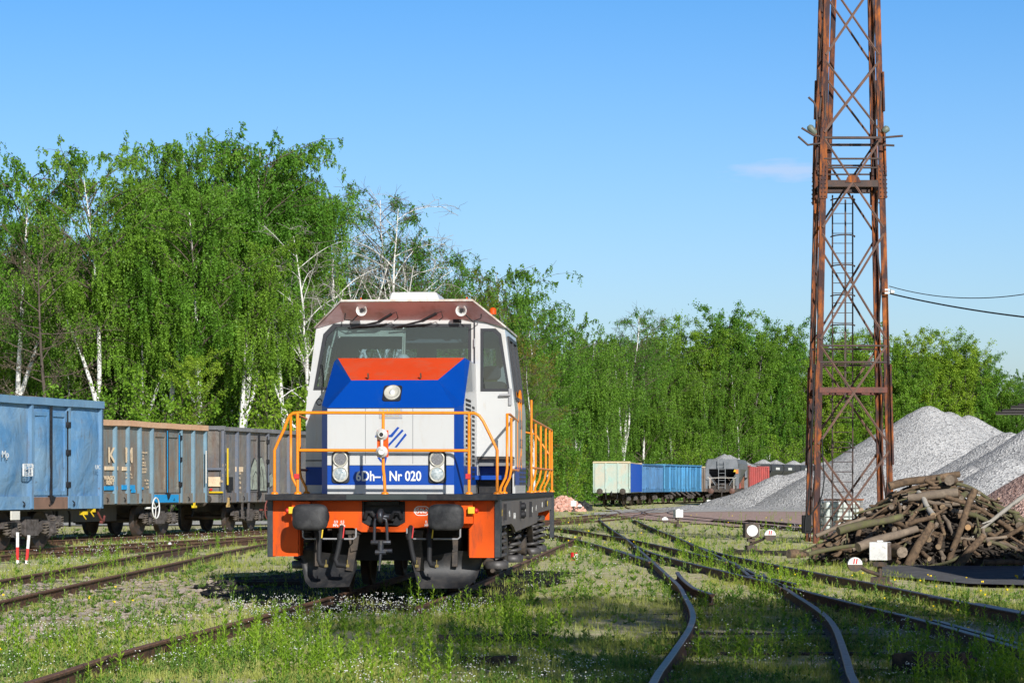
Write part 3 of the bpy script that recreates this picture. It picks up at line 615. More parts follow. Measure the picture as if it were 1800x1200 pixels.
# cab side and rear walls, roof
def cabside(sx):
    g = MB()
    lo = [(CY+.05,1.357), (CE,1.357), (CE,2.55), (CY+.05,2.55)]; x = sx*1.51
    g.prism(lo, x-sx*.04, x, 'x', 0)
    y0, y1 = CY+.18, CE-.2; yw0, yw1 = CY+.35, CE-.4
    def P(y, z): t = (z-2.55)/(3.72-2.55); return (x-sx*.15*t, y, z)
    def quad(ya, yb, za, zb, mi=0): g.add([P(ya,za), P(yb,za), P(yb,zb), P(ya,zb)], [(0,1,2,3)], mi)
    quad(CY+.05, yw0, 2.55, 3.72); quad(yw1, CE, 2.55, 3.72); quad(yw0, yw1, 2.55, 2.72); quad(yw0, yw1, 3.6, 3.72)
    for z0, z1, mi in ((1.475,1.735,1),): g.add([(x+sx*.003,CY,z0), (x+sx*.003,CE,z0), (x+sx*.003,CE,z1), (x+sx*.003,CY,z1)], [(0,1,2,3)], mi)
    o = g.build('cab_side_wall', [WHITE, BLUE], loco)
    g = MB(); g.add([P(yw0,2.72), P(yw1,2.72), P(yw1,3.6), P(yw0,3.6)], [(0,1,2,3)]); w = g.build('side_window', GLASS, loco)
    g = MB()
    for a_, b_ in (((yw0,2.72), (yw1,2.72)), ((yw1,2.72), (yw1,3.6)), ((yw1,3.6), (yw0,3.6)), ((yw0,3.6), (yw0,2.72)), (((yw0+yw1)/2,2.72), ((yw0+yw1)/2,3.6))): g.bar(P(*a_), P(*b_), .05, .05)
    g.build('window_frame', WINFRAME, w); return o
sr = cabside(1); cabside(-1)
g = MB()
for i in range(4):
    for j in range(2): g.box(1.514,1.518,4.1+j*.75,4.7+j*.75,1.48+i*.065,1.52+i*.065)
g.build('grille', WINFRAME, sr)
for zz, s_ in ((2.36,'6Dh-1'), (2.08,'020-8'), (1.83,'PL')): text(s_, 'side_stencil', plain('grey_lettering', (.18,.18,.2), .6), .2, (1.513, 4.5, zz), (rad(90),0,rad(90)), sr, .001, sx=1.5)
rw = [(-1.1,2.75), (-1.05,3.55), (-.15,3.55), (-.15,2.75)]; rw2 = [(-p[0], p[1]) for p in rw][::-1]
g = MB(); g.plate([(-1.51,1.357), (-1.51,2.55), (-1.36,3.72), (-.93,3.84), (.93,3.84), (1.36,3.72), (1.51,2.55), (1.51,1.357)], [rw, rw2], CE-.05, CE-.004); rwl = g.build('cab_rear_wall', paint('grey_cab_lining', (.30,.31,.31), .6), loco)
g = MB(); g.prism(rw, CE-.03, CE-.025); g.prism(rw2, CE-.03, CE-.025); g.build('rear_glass', GLASS, rwl)
g = MB(); g.box(-1.45,1.45,CY+.06,CE-.06,1.75,1.80); g.box(-1.2,.9,CY+.08,CY+.6,2.3,2.78); g.box(-.2,.3,CY+.2,CY+.6,2.78,2.95); g.build('cab_console', plain('console_grey', (.10,.105,.11), .6), loco, .02)
def seat(cx, cy):
    g = MB(); g.prism(rrect(cx-.24,cx+.24,2.35,3.02,.1), cy+.20, cy+.32); g.prism(rrect(cx-.14,cx+.14,3.04,3.25,.07), cy+.2, cy+.3); g.box(cx-.25,cx+.25,cy-.25,cy+.22,2.25,2.37); g.tube([(cx,cy,1.8), (cx,cy,2.25)], .05, 10); return g.build('driver_seat', plain('seat_fabric', (.03,.035,.045), .8), loco, .03)
seat(-.55, CY+1.3); seat(1.05, CY+1.3)
BLIND = plain('cream_blind', (.62,.58,.45), .7); DBL = plain('grey_blind', (.10,.115,.12), .7)
g = MB()
q0 = lp(594, 574, CY+.08); q1 = lp(708, 591, CY+.08); g.box(q0[0],q1[0],CY+.08,CY+.095,q1[2],q0[2])
for a_, b_ in (((583,610), (592,576)), ((571,668), (582,612)), ((709,578), (707.5,628)), ((712,578), (711,628))): g.bar(lp(a_[0],a_[1],CY+.1), lp(b_[0],b_[1],CY+.1), .02, .012, 0, (0,1,0))
g.build('sun_blind', BLIND, loco)
g = MB(); q0 = lp(714, 574, CY+.3); q1 = lp(822, 602, CY+.3); g.box(q0[0],q1[0],CY+.3,CY+.31,q1[2],q0[2]); g.build('rolled_blind', DBL, loco)
g = MB(); q = lp(708, 627, CY+.15); g.lathe([(.10,0), (.10,.04), (.06,.08), (.02,.09)], (q[0],q[1],q[2]-.05), (0,0,1), 16, 0, 1.0); g.build('cab_fan', PALE, loco)
g = MB(); V4 = [(-1.38,CY-.05,3.72), (-.94,CY-.47,4.075), (.94,CY-.47,4.075), (1.38,CY-.05,3.72), (1.38,CE+.05,3.72), (.94,CE+.1,4.075), (-.94,CE+.1,4.075), (-1.38,CE+.05,3.72)]
up = [(a_, b_, c_+.03) for a_, b_, c_ in V4]
g.add(V4+up, [(8,9,14,15), (9,10,13,14), (10,11,12,13), (0,1,9,8), (1,2,10,9), (2,3,11,10), (3,4,12,11), (4,5,13,12), (5,6,14,13), (6,7,15,14), (7,0,8,15)], 0)
g.build('cab_roof', paint('roof_paint', (.68,.64,.58), .5, 0, (.35,.2,.12), .35, 2), loco, .004)
g = MB(); U = [(-1.375,CY-.02,3.722), (-.94,CY-.44,4.07), (.94,CY-.44,4.07), (1.375,CY-.02,3.722), (.93,CY-.002,3.84), (-.93,CY-.002,3.84)]
g.add(U, [(1,2,4,5), (0,1,5), (2,3,4)], 0); g.build('visor_underside', VISOR, loco)
g = MB(); g.box(.62,.74,CY-.02,CY-.004,3.80,3.86); g.build('visor_bracket', BLACK, loco)
# door
dx0, dzb = xz(835.5, 803, CY); dx1, _ = xz(911, 803, CY)
g = MB(); do_ = [(dx0,1.885), (dx0,3.80), (1.10,3.775), (1.335,3.70), (1.49,2.55), (1.49,1.885)]
g.plate(do_, [dwin], CY-.03, CY-.004); door = g.build('cab_door', WHITE, loco, .004)
g = MB(); g.plate([(dx0-.02,1.86), (dx0-.02,3.81), (dx0-.004,3.80), (dx0-.004,1.88), (1.49,1.88), (1.49,1.86)], [], CY-.02, CY-.003); g.build('door_seal', WINFRAME, door)
window(dwin, CY-.025, loco, .04, 'door_window')
for zz in (3.45, 2.65, 2.05):
    g = MB(); g.tube([(dx0-.01,CY-.04,zz), (dx0-.01,CY-.04,zz+.12)], .012, 8); g.build('hinge', PIPE, door)
q = lp(897, 700, CY-.04); g = MB(); g.box(q[0]-.025,q[0]+.02,q[1]-.02,q[1]+.008,q[2]-.1,q[2]+.14); g.bar((q[0],q[1]-.04,q[2]+.05), (q[0]-.16,q[1]-.04,q[2]+.045), .03, .03); g.build('handle', PIPE, door, .006)
g = MB(); g.box(.98,1.5,CY-.05,CY+.0,1.845,1.868); g.build('door_sill', GRIME, loco)
g = MB(); g.box(.98,1.5,CY+.36,CY+.40,1.357,1.86,1); g.box(.966,.98,CY+.0,CY+.38,1.357,1.86,0); g.box(.98,1.5,CY+.05,CY+.36,1.75,1.84,2); g.build('step_recess', [WHITE, BLUE, paint('grey_trim', (.2,.2,.2), .6)], loco)
g = MB(); g.box(.95,1.46,CY-.28,CY+.3,1.585,1.612); g.box(.95,1.46,CY-.29,CY-.27,1.55,1.612); g.build('door_step', BLUE, loco, .003)
g = MB(); g.box(1.0,1.45,CY-.1,CY+.3,1.358,1.55); g.build('step_box', BLACK, loco)
g = MB(); g.box(-1.51,-.97,CY-.012,CY-.002,1.475,1.735,0); g.box(-1.51,-.97,CY-.014,CY-.002,1.82,1.835,1); g.build('cab_blue_band', [BLUE, WINFRAME], loco)
# horns, wipers, roof gear
for px, py in ((635.3,545.5), (810.5,546)):
    q = lp(px, py, 2.86); g = MB(); g.lathe([(.018,.30), (.022,.18), (.03,.12), (.045,.07), (.055,.03), (.076,0), (.08,.0), (.074,.015), (.05,.05), (.03,.12)], q, (0,1,.1), 26); g.lathe([(.028,.05), (.02,.09)], q, (0,1,.1), 14, 1)
    hn = g.build('horn', [PALE, RUBBER], loco); g = MB(); g.tube([(q[0]-.03,2.98,q[2]-.02), (q[0]-.14,2.95,q[2]-.14), (q[0]-.26,3.0,q[2]-.12), (q[0]-.25,3.05,q[2]+.03)] if px < 700 else [(q[0]+.03,2.98,q[2]-.03), (q[0]+.16,2.95,q[2]-.15), (q[0]+.27,3.0,q[2]-.1), (q[0]+.28,3.02,q[2]+.0)], .009, 6); g.build('air_hose', RUBBER, hn)
for a_, b_, c_ in (((688,552), (665,566), (617,576)), ((767,551), (742,564), (694,575))):
    A_ = lp(*a_, CY-.26); B_ = lp(*b_, CY-.17); C_ = lp(*c_, CY-.06); g = MB(); g.tube([A_, B_], .022, 8); g.tube([B_, C_], [.016,.008], 6)
    g.tube([A_, (A_[0]+.07,A_[1],A_[2]+.03), (A_[0]+.09,A_[1]+.05,A_[2]-.05), (A_[0]+.03,A_[1]+.1,A_[2]-.09)], .007, 6)
    g.bar((C_[0]-.05,C_[1],C_[2]-.005), (C_[0]+.42,C_[1]+.02,C_[2]+.025), .012, .02); g.build('windscreen_wiper', RUBBER, loco)
q0 = lp(687.5, 516, 4.3); q1 = lp(785, 530, 4.3)
g = MB(); x0, x1, z0, z1 = q0[0]-.01, q1[0]-.04, 4.105, q0[2]
g.add([(x0,3.9,z0), (x1,3.9,z0), (x1,5.2,z0), (x0,5.2,z0), (x0+.05,3.98,z1), (x1-.08,3.98,z1), (x1-.08,5.1,z1), (x0+.05,5.1,z1)], [(0,1,5,4), (1,2,6,5), (2,3,7,6), (3,0,4,7), (4,5,6,7), (3,2,1,0)]); g.build('air_conditioner', PALE, loco, .03, seg=3)
q = lp(810.5, 524, 4.0); g = MB(); g.lathe([(.06,0), (.06,.07), (.05,.085), (.01,.09)], (q[0],4.0,4.10), (0,0,1), 18); g.build('antenna_base', PALE, loco)
for px in (634.5, 820.5): q = lp(px, 528, 3.0); g = MB(); g.tube([(q[0],3.0,4.1), (q[0],3.0,4.15)], .012, 8); g.build('roof_marker', ORANGE, loco)
q = lp(872, 556, 4.0); g = MB(); g.lathe([(.05,0), (.05,.08), (.02,.1)], (1.13,4.0,3.97), (0,0,1), 14); g.build('warning_beacon', ORANGE, loco)
q = lp(561, 706, CY-.02); g = MB(); g.tube([(q[0]+.04*math.cos(a_), CY-.02, q[2]+.045*math.sin(a_)) for a_ in np.linspace(0, 5.6, 12)], .006, 5); g.tube([lp(564,640,CY-.03), lp(567,665,CY-.03), lp(566,690,CY-.03)], .01, 5); g.build('cable_loop', RUBBER, loco)
# rear hood
g = MB(); g.box(-.96,.96,CE,12.4,1.357,2.95); g.build('rear_hood', [WHITE], loco, .04)
g = MB(); g.box(-1.46,1.46,12.9,12.95,.85,1.27); g.build('rear_beam', ORANGE, loco)
# railings
def rl(name, polylines, r=.019, m=None, feet=True):
    g = MB()
    for P in polylines:
        g.tube(P, r, 8)
        if feet:
            for q in (P[0], P[-1]):
                if q[2] < 1.40: g.lathe([(.05,0), (.05,.015), (.03,.03)], (q[0], q[1], 1.356), (0,0,1), 10)
    return g.build(name, m or RAILOR, loco)
yf = -.24
def rp(pts, y=yf): return [(lambda q: (q[0], y, max(q[2], 1.357)))(lp(460+a/3.3333, 500+b_/3.3333, y)) for a, b_ in pts]
rl('front_railing', [rp([(75,1210), (75,970), (100,912), (130,850), (150,795), (165,765), (185,753), (215,750), (712,751), (1215,752), (1250,754), (1275,768), (1298,800), (1340,885), (1380,970), (1380,1210)]),
    rp([(210,752), (210,1210)]), rp([(1215,752), (1215,1210)]), rp([(712,752), (712,1080), (718,1125), (722,1210)]), rp([(212,970), (1210,972)])], .0205)
for x_ in (206, 1210):
    q = rp([(x_,1123)])[0]; g = MB(); g.box(q[0]-.032,q[0]+.032,yf-.04,yf+.03,q[2]-.033,q[2]+.033); g.build('red_clamp', RED, loco, .004)
q0 = rp([(678,853)])[0]; q1 = rp([(744,1010)])[0]; g = MB(); g.box(q0[0],q1[0],yf-.035,yf-.024,q1[2],q0[2]); mp_ = g.build('lamp_bracket_plate', ORANGE, loco, .002)
for a_, b_, dn in ((707,880,0), (707,980,1)):
    q = rp([(a_,b_)])[0]; g = MB(); g.lathe([(.076,0), (.079,-.02), (.066,-.04), (.048,-.055), (.042,-.09), (.03,-.10), (.026,-.085)], (q[0],yf-.036,q[2]), (0,1,0), 26)
    if not dn: g.lathe([(.03,-.088), (.028,-.09)], (q[0],yf-.036,q[2]), (0,1,0), 14, 1)
    g.build('signal_lamp', [PALE, RUBBER], mp_)
q = rp([(707,930)])[0]; g = MB(); g.tube([(q[0],yf-.05,q[2]+.05), (q[0],yf-.07,q[2]+.02), (q[0],yf-.07,q[2]-.02), (q[0],yf-.05,q[2]-.05)], .02, 8); g.build('cable_gland', PALE, mp_)
for sx in (-1, 1):
    X = sx*1.50; Xi = sx*1.40
    def post(y, top): return [(Xi,y,1.357), (Xi+sx*.01,y,1.44), (X-sx*.02,y,1.58), (X,y,1.70), (X,y,top)]
    rl('side_handrail', [post(1.75,2.45)+[(X,2.3,2.46)], post(2.55,2.42), [(X,2.3,2.46), (X,3.95,2.40)]], .019)
    rl('side_handrail', [post(3.7,2.42), [(X,3.9,2.40), (X,4.25,2.80), (X,4.35,2.86), (X,4.5,2.84), (X,4.55,2.75), (X,4.55,1.70), (X-sx*.02,4.55,1.58), (Xi,4.55,1.357)], [(X,3.7,1.68), (X,3.95,1.68), (X,4.5,2.0)], [(X,2.55,1.69), (X,3.9,1.69)]], .019)
    rl('side_handrail', [[(X,7.1,1.357), (X,7.1,2.82)], [(X,7.1,2.52), (X,13.0,2.47)], [(X,7.1,1.75), (X,13.0,1.75)]]+[post(yy,2.47+(.0)) for yy in (8.2,9.6,11.1,12.3)]+[[(X,13.0,1.357), (X,13.0,2.47)]], .019)
    rl('rear_corner_rail', [[(X,13.1,1.357), (X,13.1,1.95), (sx*1.2,13.1,2.4), (sx*1.0,13.1,2.44), (0,13.1,2.44)], [(sx*.9,13.1,1.357), (sx*.9,13.1,2.44)]], .019)
# ------------------------------------------------------------------ open wagons
def corner_origin(corner, heading, length, which):
    """wagon origin (near end, centre) from the right-hand corner at the near or far end"""
    h = Vector((math.sin(heading), math.cos(heading))); r = Vector((math.cos(heading), -math.sin(heading)))
    o = Vector(corner)-r*1.43
    return o-h*length if which == 'far' else o
def weather(name, col, rustc=(.16,.09,.05), amt=.4, col2=None, bump=.25):
    """dented, faded, vertically streaked wagon paint"""
    if name in MATS: return MATS[name]
    m = newmat(name); b = NB(m.node_tree); co = coords(b, (1,1,.16)); co2 = coords(b)
    n1 = b.noise(co2, .8, 6, .65, .5); n2 = b.noise(co, 4.5, 8, .7, .3); n3 = b.noise(co2, 7, 6, .75); n4 = b.noise(co2, 2.2, 3, .5, .8)
    c = b.mix(b.ramp(n1, [(.38, 0.), (.62, 1.)]), col, col2 or tuple(x*.62+.02 for x in col))
    c = b.mix(b.ramp(n2, [(.72-amt*.4, 0.), (.86-amt*.35, .75)]), c, rustc)
    c = b.mix(b.ramp(n3, [(.64, 0.), (.70, .8)]), c, tuple(x*.7 for x in rustc))
    finish(b, m, c, .62, 0, n4, bump, .12); MATS[name] = m; return m
WH_AX = weather('wagon_underframe_dirt', (.06,.05,.042), (.11,.075,.05), .5)
def wheelset_mb(y):
    g = MB()
    for sx in (-1, 1): g.lathe([(.12,.0), (.36,.02), (.40,.0), (.46,0), (.46,.10), (.49,.105), (.49,.135), (.40,.135), (.37,.09), (.12,.08)], (sx*.82, y, .46), (-sx,0,0), 28)
    g.tube([(-.85,y,.46), (.85,y,.46)], .075, 10); return g
def make_bogie(parent, yc, detail=True):
    b_ = bpy.data.objects.new('bogie', None); COL.objects.link(b_); b_.parent = parent; b_.location = (0, yc, 0)
    g = MB()
    for sx in (-1, 1):
        g.prism([(-1.35,.52), (-1.25,.66), (-.55,.70), (-.35,.60), (.35,.60), (.55,.70), (1.25,.66), (1.35,.52), (1.0,.50), (.6,.48), (.35,.36), (.12,.30), (-.12,.30), (-.35,.36), (-.6,.48), (-1.0,.50)], sx*.98, sx*1.08, 'x')
        for ya in (-.9, .9):
            g.box(min(sx*1.0,sx*1.16), max(sx*1.0,sx*1.16), ya-.15, ya+.15, .32, .66); g.lathe([(.11,0), (.11,.12), (.07,.14)], (sx*1.08, ya, .46), (sx,0,0), 14)
        g.box(min(sx*.9,sx*1.12), max(sx*.9,sx*1.12), -.3,.3,.34,.72)
    g.box(-.95,.95,-.25,.25,.5,.78); g.build('bogie_frame', GRIME2, b_)
    if detail:
        for sx in (-1, 1):
            for ya in (-.9, .9):
                for dy in (-.24, .24): g = MB(); spring(g, (sx*1.10, ya+dy, .36), .085, .26, 4, .02, 5, 8); g.build('coil_spring', SPR, b_)
    for ya in (-.9, .9): wheelset_mb(ya).build('wheelset', WHEELM, b_)
    return b_
GRIME2 = paint('cast_bogie_dirt', (.115,.10,.095), .8, 0, (.05,.04,.035), .45, 4, bump=.3)
SPR = paint('dirty_spring', (.14,.12,.10), .7, 0, (.07,.05,.04), .4, 6)
def dent_panel(g, y0, y1, z0, z1, x, sx, amp, mi=0, ny=10, nz=12, seed=0):
    vs = []
    for i in range(ny+1):
        for k in range(nz+1):
            u, w = i/ny, k/nz; y = y0+(y1-y0)*u; z = z0+(z1-z0)*w; e = math.sin(math.pi*u)*min(1, math.sin(math.pi*w)*1.6)
            vs.append((x+sx*amp*e*(float(fbm(y*.75+seed, z*.8+seed*3, 2))*2.0-.45), y, z))
    g.add(vs, [(i*(nz+1)+k, (i+1)*(nz+1)+k, (i+1)*(nz+1)+k+1, i*(nz+1)+k+1) for i in range(ny) for k in range(nz)], mi, True)
def open_wagon(name, label, origin, heading, mats, L=14.0, top=3.30, ribs=None, doors=((2.1,4.2),(9.8,11.9)), dent=.03, cap=None, cap_h=.14, detail=True, group=None, ends_mat=None, flat_ribs=False, base=RT, bogies=(2.95,)):
    side_m, rib_m, under_m, cap_m = mats
    w = thing(name, label, 'open wagon', (origin[0], origin[1], base), -heading, group)
    zb, zf = .95, 1.25; HW = 1.43
    ribs = ribs or [0, 2.05, 4.25, 5.45, 6.65, 7.35, 8.55, 9.75, 11.95, 14.0]; ribs = [r_*L/14 for r_ in ribs]; doors = [(a*L/14, b_*L/14) for a, b_ in doors]
    for sx in (-1, 1):
        g = MB(); x = sx*(HW-.10)
        for i in range(len(ribs)-1): dent_panel(g, ribs[i], ribs[i+1], zf, top-.05, x, sx, dent, 0, seed=i+sx*5+L)
        dent_panel(g, 0, L, zf, top-.05, x-sx*.05, sx, 0, 0, 1, 1)
        sw = g.build('side_wall', side_m, w)
        for r_ in ribs:
            g = MB(); yy = min(max(r_, .05), L-.05); d0 = .0 if flat_ribs else .0
            g.prism([(yy-.05, zb+.02), (yy+.05, zb+.02), (yy+.045, top-.08), (yy-.045, top-.08)], x, sx*HW, 'x')
            g.add([(x,yy-.07,top-.1), (sx*HW,yy-.05,top-.1), (sx*HW,yy+.05,top-.1), (x,yy+.07,top-.1)], [(0,1,2,3)])
            g.build('wall_post', rib_m, w)
        if cap:
            g = MB(); y1 = L; n = 24; pts = []
            for i in range(n+1):
                yy = y1*i/n; dz = (float(fbm(yy*.5+L, 3.1))-.47)*min(.05, dent*1.4); pts.append((yy, dz))
            vs = []
            for yy, dz in pts: vs += [(sx*(HW-.20), yy, top-.09+dz), (sx*(HW+.03), yy, top-.09+dz), (sx*(HW+.03), yy, top+cap_h-.09+dz), (sx*(HW-.20), yy, top+cap_h-.09+dz)]
            g.add(vs, [(i*4+k, i*4+(k+1) % 4, (i+1)*4+(k+1) % 4, (i+1)*4+k) for i in range(n) for k in range(4)]); g.add(vs[:4], [(0,1,2,3)]); g.add(vs[-4:], [(0,1,2,3)])
            g.build('top_rail', cap_m, w)
        g = MB(); g.box(min(x-sx*.1,sx*(HW-.04)), max(x-sx*.1,sx*(HW-.04)), 0, L, zb, zf)
        sb = g.build('solebar', side_m, w)
        if detail and sx > 0:
            for i in range(int(L/1.2)): g = MB(); yy = .5+i*1.2; g.tube([(sx*(HW-.04),yy,1.14), (sx*HW,yy+.03,1.1), (sx*HW,yy+.05,1.04), (sx*HW,yy,1.02), (sx*HW,yy-.03,1.06)], .012, 5); g.build('rope_hook', BLACK, sb)
        for y0, y1 in doors:
            g = MB(); xd = sx*(HW-.09); ym = (y0+y1)/2
            for a, b_ in ((y0+.08, ym-.04), (ym+.04, y1-.08)):
                g.plate([(a,zf+.02), (b_,zf+.02), (b_,top-.25), (a,top-.25)], [[(a+.1,zf+.12), (b_-.1,zf+.12), (b_-.1,top-.35), (a+.1,top-.35)]], min(xd,xd+sx*.05), max(xd,xd+sx*.05), 'x', 0)
                dent_panel(g, a, b_, zf+.05, top-.27, xd+sx*.005, sx, dent*.6, 0, 6, 8, seed=a)
            dr = g.build('door', side_m, w)
            if detail:
                g = MB(); g.bar((xd+sx*.08, ym, zf-.2), (xd+sx*.08, ym, top-.12), .045, .05); g.bar((xd+sx*.06, y1-.05, zf), (xd+sx*.06, y1-.05, top-.2), .03, .04)
                for zz in (1.45, 2.2, 2.85): g.box(min(xd+sx*.02,xd+sx*.12), max(xd+sx*.02,xd+sx*.12), y1-.13, y1-.0, zz, zz+.13)
                g.prism([(ym-.12,zf+.02), (ym+.16,zf-.02), (ym+.05,zf-.16), (ym-.05,zf-.14)], min(xd+sx*.05,xd+sx*.12), max(xd+sx*.05,xd+sx*.12), 'x'); g.build('door_bar', BLACK, dr)
    for ye, s_ in ((0, 1), (L, -1)):
        g = MB(); y = ye+s_*.06
        g.box(-HW+.1,HW-.1,min(y,y+s_*.03),max(y,y+s_*.03),zf,top-.03, 0)
        for xx in (-HW+.05,-.47,.47,HW-.05): g.prism([(xx-.05,zb), (xx+.05,zb), (xx+.05,top-.05), (xx-.05,top-.05)], min(ye,y), max(ye,y), 'y', 1)
        g.box(-HW,HW,min(ye-.02*s_,ye+.14*s_),max(ye-.02*s_,ye+.14*s_),top-.07,top+.05, 2 if cap else 1)
        g.box(-HW+.02,HW-.02,min(ye,ye+s_*.08),max(ye,ye+s_*.08),zb,zf,0)
        if detail: g.bar((-HW+.1, ye-s_*.01, 2.0), (HW-.1, ye-s_*.01, 2.0), .08, .07, 1)
        g.build('end_wall', [ends_mat or side_m, rib_m, cap_m], w)
        for xx in (-.875, .875):
            g = MB(); g.lathe([(.13,0), (.13,-.25), (.09,-.26), (.09,-.5), (.22,-.52), (.24,-.58), (.2,-.60), (.01,-.615)], (xx, ye, 1.05), (0, s_, 0), 20); g.build('buffer', GRIME, w)
        g = MB(); g.tube([(0,ye,1.03), (0,ye-s_*.25,1.05), (0,ye-s_*.35,.98), (0,ye-s_*.33,.75)], .04, 8); g.tube([(-.45,ye,1.0), (-.45,ye-s_*.15,.8), (-.42,ye-s_*.2,.45)], .03, 7); g.tube([(.45,ye,1.0), (.45,ye-s_*.15,.8), (.42,ye-s_*.2,.5)], .03, 7); g.build('coupling', BLACK, w)
    g = MB(); g.box(-1.15,1.15,.1,L-.1,.9,1.24); g.box(-.55,.55,L*.35,L*.65,.45,.9); g.tube([(-.3,L*.3,.7), (.3,L*.3,.7)], .25, 14); g.box(-.2,.2,1.5,L-1.5,.65,.9); g.build('underframe', WH_AX, w)
    make_bogie(w, bogies[0], detail); make_bogie(w, L-bogies[0], detail)
    return w
WB1 = weather('faded_blue_wagon', (.09,.24,.45), (.13,.11,.10), .42, (.19,.32,.46), .45); WB1R = weather('faded_blue_ribs', (.17,.31,.46), (.2,.14,.10), .35, (.13,.25,.40), .2)
WB2 = weather('grey_blue_wagon', (.17,.205,.21), (.20,.125,.08), .7, (.25,.22,.18), .3); WB2R = weather('light_blue_ribs', (.20,.33,.42), (.16,.17,.17), .35, (.16,.25,.32), .2)
WB3 = weather('slate_wagon', (.14,.145,.16), (.19,.13,.10), .6, (.22,.20,.17), .5); WB3R = weather('slate_ribs', (.13,.16,.22), (.19,.14,.10), .35, (.17,.17,.19), .2)
TANC = weather('tan_top_rail', (.58,.33,.19), (.45,.24,.12), .3, (.65,.42,.27), .2); GREYC = weather('grey_top_rail', (.22,.22,.23), (.22,.13,.08), .4)
CLBL = plain('fresh_cyan_paint', (.01,.30,.66), .5)
h1 = rad(18); o1 = corner_origin((-9.83,62), h1, 14, 'far')
w1 = open_wagon('open_wagon', 'dented faded blue open freight wagon with bulging sides at the left edge', o1, h1, (WB1, WB1R, WH_AX, WB1R), 14, 3.44, [0,2.0,4.1,6.3,8.0,10.5,12.3,14.0], doors=((2.0,3.8),(10.5,12.3)), dent=.20, cap=True, cap_h=.17, base=RT-.02)
h2 = rad(15); o2 = corner_origin((-9.39,79.5), h2, 14, 'far')
w2 = open_wagon('open_wagon', 'grey blue open wagon with tan top rail and large K and M lettering', o2, h2, (WB2, WB2R, WH_AX, TANC), 14, 3.26, dent=.035, cap=True, cap_h=.16, ribs=[0,2.05,4.25,5.2,6.15,7.1,8.0,8.85,9.75,11.95,12.95,14.0])
h3 = rad(15.5); o3 = corner_origin((-9.02,80.8), h3, 14, 'near')
w3 = open_wagon('open_wagon', 'slate grey open wagon with pale graffiti on its door, partly behind the locomotive', o3, h3, (WB3, WB3R, WH_AX, GREYC), 14, 3.30, dent=.04, cap=True, cap_h=.12, ribs=[0,1.2,2.2,3.9,4.9,5.9,6.9,7.9,8.9,9.9,10.9,12.1,14.0], doors=((2.2,3.9),(10.0,11.8)))
HWX = 1.345
def wtext(w, s, y, z, size, m=TAN_L, sx=1.0, x=HWX, bold=0): return text(s, 'lettering', m, size, (x+.04, y, z), (rad(90),0,rad(90)), w, .002, sx=sx, bold=bold)
def wpatch(w, y0, y1, z0, z1, m, x=HWX, name='paint_patch'):
    g = MB(); g.box(x,x+.035,y0,y1,z0,z1); return g.build(name, m, w)
# wagon 2 lettering:   y measured from the near end
def wy(w, px, o, h, off=1.43):       # position along a wagon side of a photo column
    k = (px-900)/F; hx, hy = math.sin(h), math.cos(h); cx = o.x+math.cos(h)*off; cy = o.y-math.sin(h)*off
    return (k*cy-cx)/(hx-k*hy)
def wz(w, py, px, o, h, off=1.36): yy = wy(w, px, o, h, off); D_ = o.y-math.sin(h)*off+math.cos(h)*yy; return CZ+(HZ-py)/F*D_-RT
def at2(px, py): return wy(w2, px, o2, h2, 1.37), wz(w2, py, px, o2, h2)
for s_, px, py, sz, sx in (('K',195.5,801,.62,.85), ('M',226,801,.62,.75), ('WAGON',193.5,840,.16,1.0), ('RENT',193,848,.16,1.0)):
    y_, z_ = at2(px, py); wtext(w2, s_, y_, z_, sz, TAN_L, sx*1.6 if len(s_) < 2 else sx*1.35, bold=.008)
for px0, px1, py0, py1, m in ((185,207.5,819,826,TAN_L), (215.5,229.5,820,827,TAN_L), (184,206.5,854,861,CLBL), (215,237,852,860,CLBL), (232,238,860,865.5,CLBL), (245,252,856,860,CLBL)):
    y0, z1 = at2(px0, py0); y1, z0 = at2(px1, py1); wpatch(w2, y0, y1, z0, z1, m)
for i, (s_, px, py) in enumerate((('PL', 248,790.5), ('WAGON', 253,795.5), ('31 51', 249,801), ('5378', 250,806.5), ('186-2', 252,813), ('EAOS', 252,817.5), ('LIMITED', 253,824.5), ('GROUP', 252,829.5), ('20 000 kg', 226,833), ('DEPOT 22', 226,839), ('BC 4m', 257,844), ('REV', 258,850), ('C 58', 258,856))):
    y_, z_ = at2(px, py); wtext(w2, s_, y_, z_, .085, TAN_L, 1.3)
y0, _ = at2(270, 860); y1, _ = at2(311, 860); wpatch(w2, y0, y1, .98, 1.21, CLBL, 1.395)
ym = 12.0-1.05; g = MB(); g.bar((1.425,10.85,1.2), (1.425,10.85,3.1), .02, .06); g.bar((1.42,11.75,1.6), (1.42,11.75,3.0), .02, .04); g.build('blue_door_strip', CLBL, w2)
yh = at2(264, 886)[0]; g = MB(); g.tube([(1.55, yh+.26*math.cos(a_)*1.0, .82+.30*math.sin(a_)) for a_ in np.linspace(0, 2*math.pi, 25)], .022, 6)
for a_ in (0.3, 2.4, 4.5): g.tube([(1.55,yh,.82), (1.55,yh+.25*math.cos(a_),.82+.28*math.sin(a_))], .014, 5)
g.tube([(1.2,yh,.82), (1.56,yh,.82)], .03, 8); g.build('handwheel', LETTER, w2)
for px, col_ in ((340, YELLOW),):
    yy = at2(px, 884)[0]; g = MB(); g.box(1.36,1.44,yy-.12,yy+.12,.80,.87); g.box(1.38,1.42,yy-.05,yy+.05,.87,1.0); g.build('yellow_valve_handle', col_, w2)
y_ = 13.7; g = MB(); g.tube([(1.5,y_,1.55), (1.5,y_,2.55)], .018, 6); g.build('grab_rail', paint('pale_rail', (.7,.66,.6), .6), w2)
y_ = .35; g = MB()
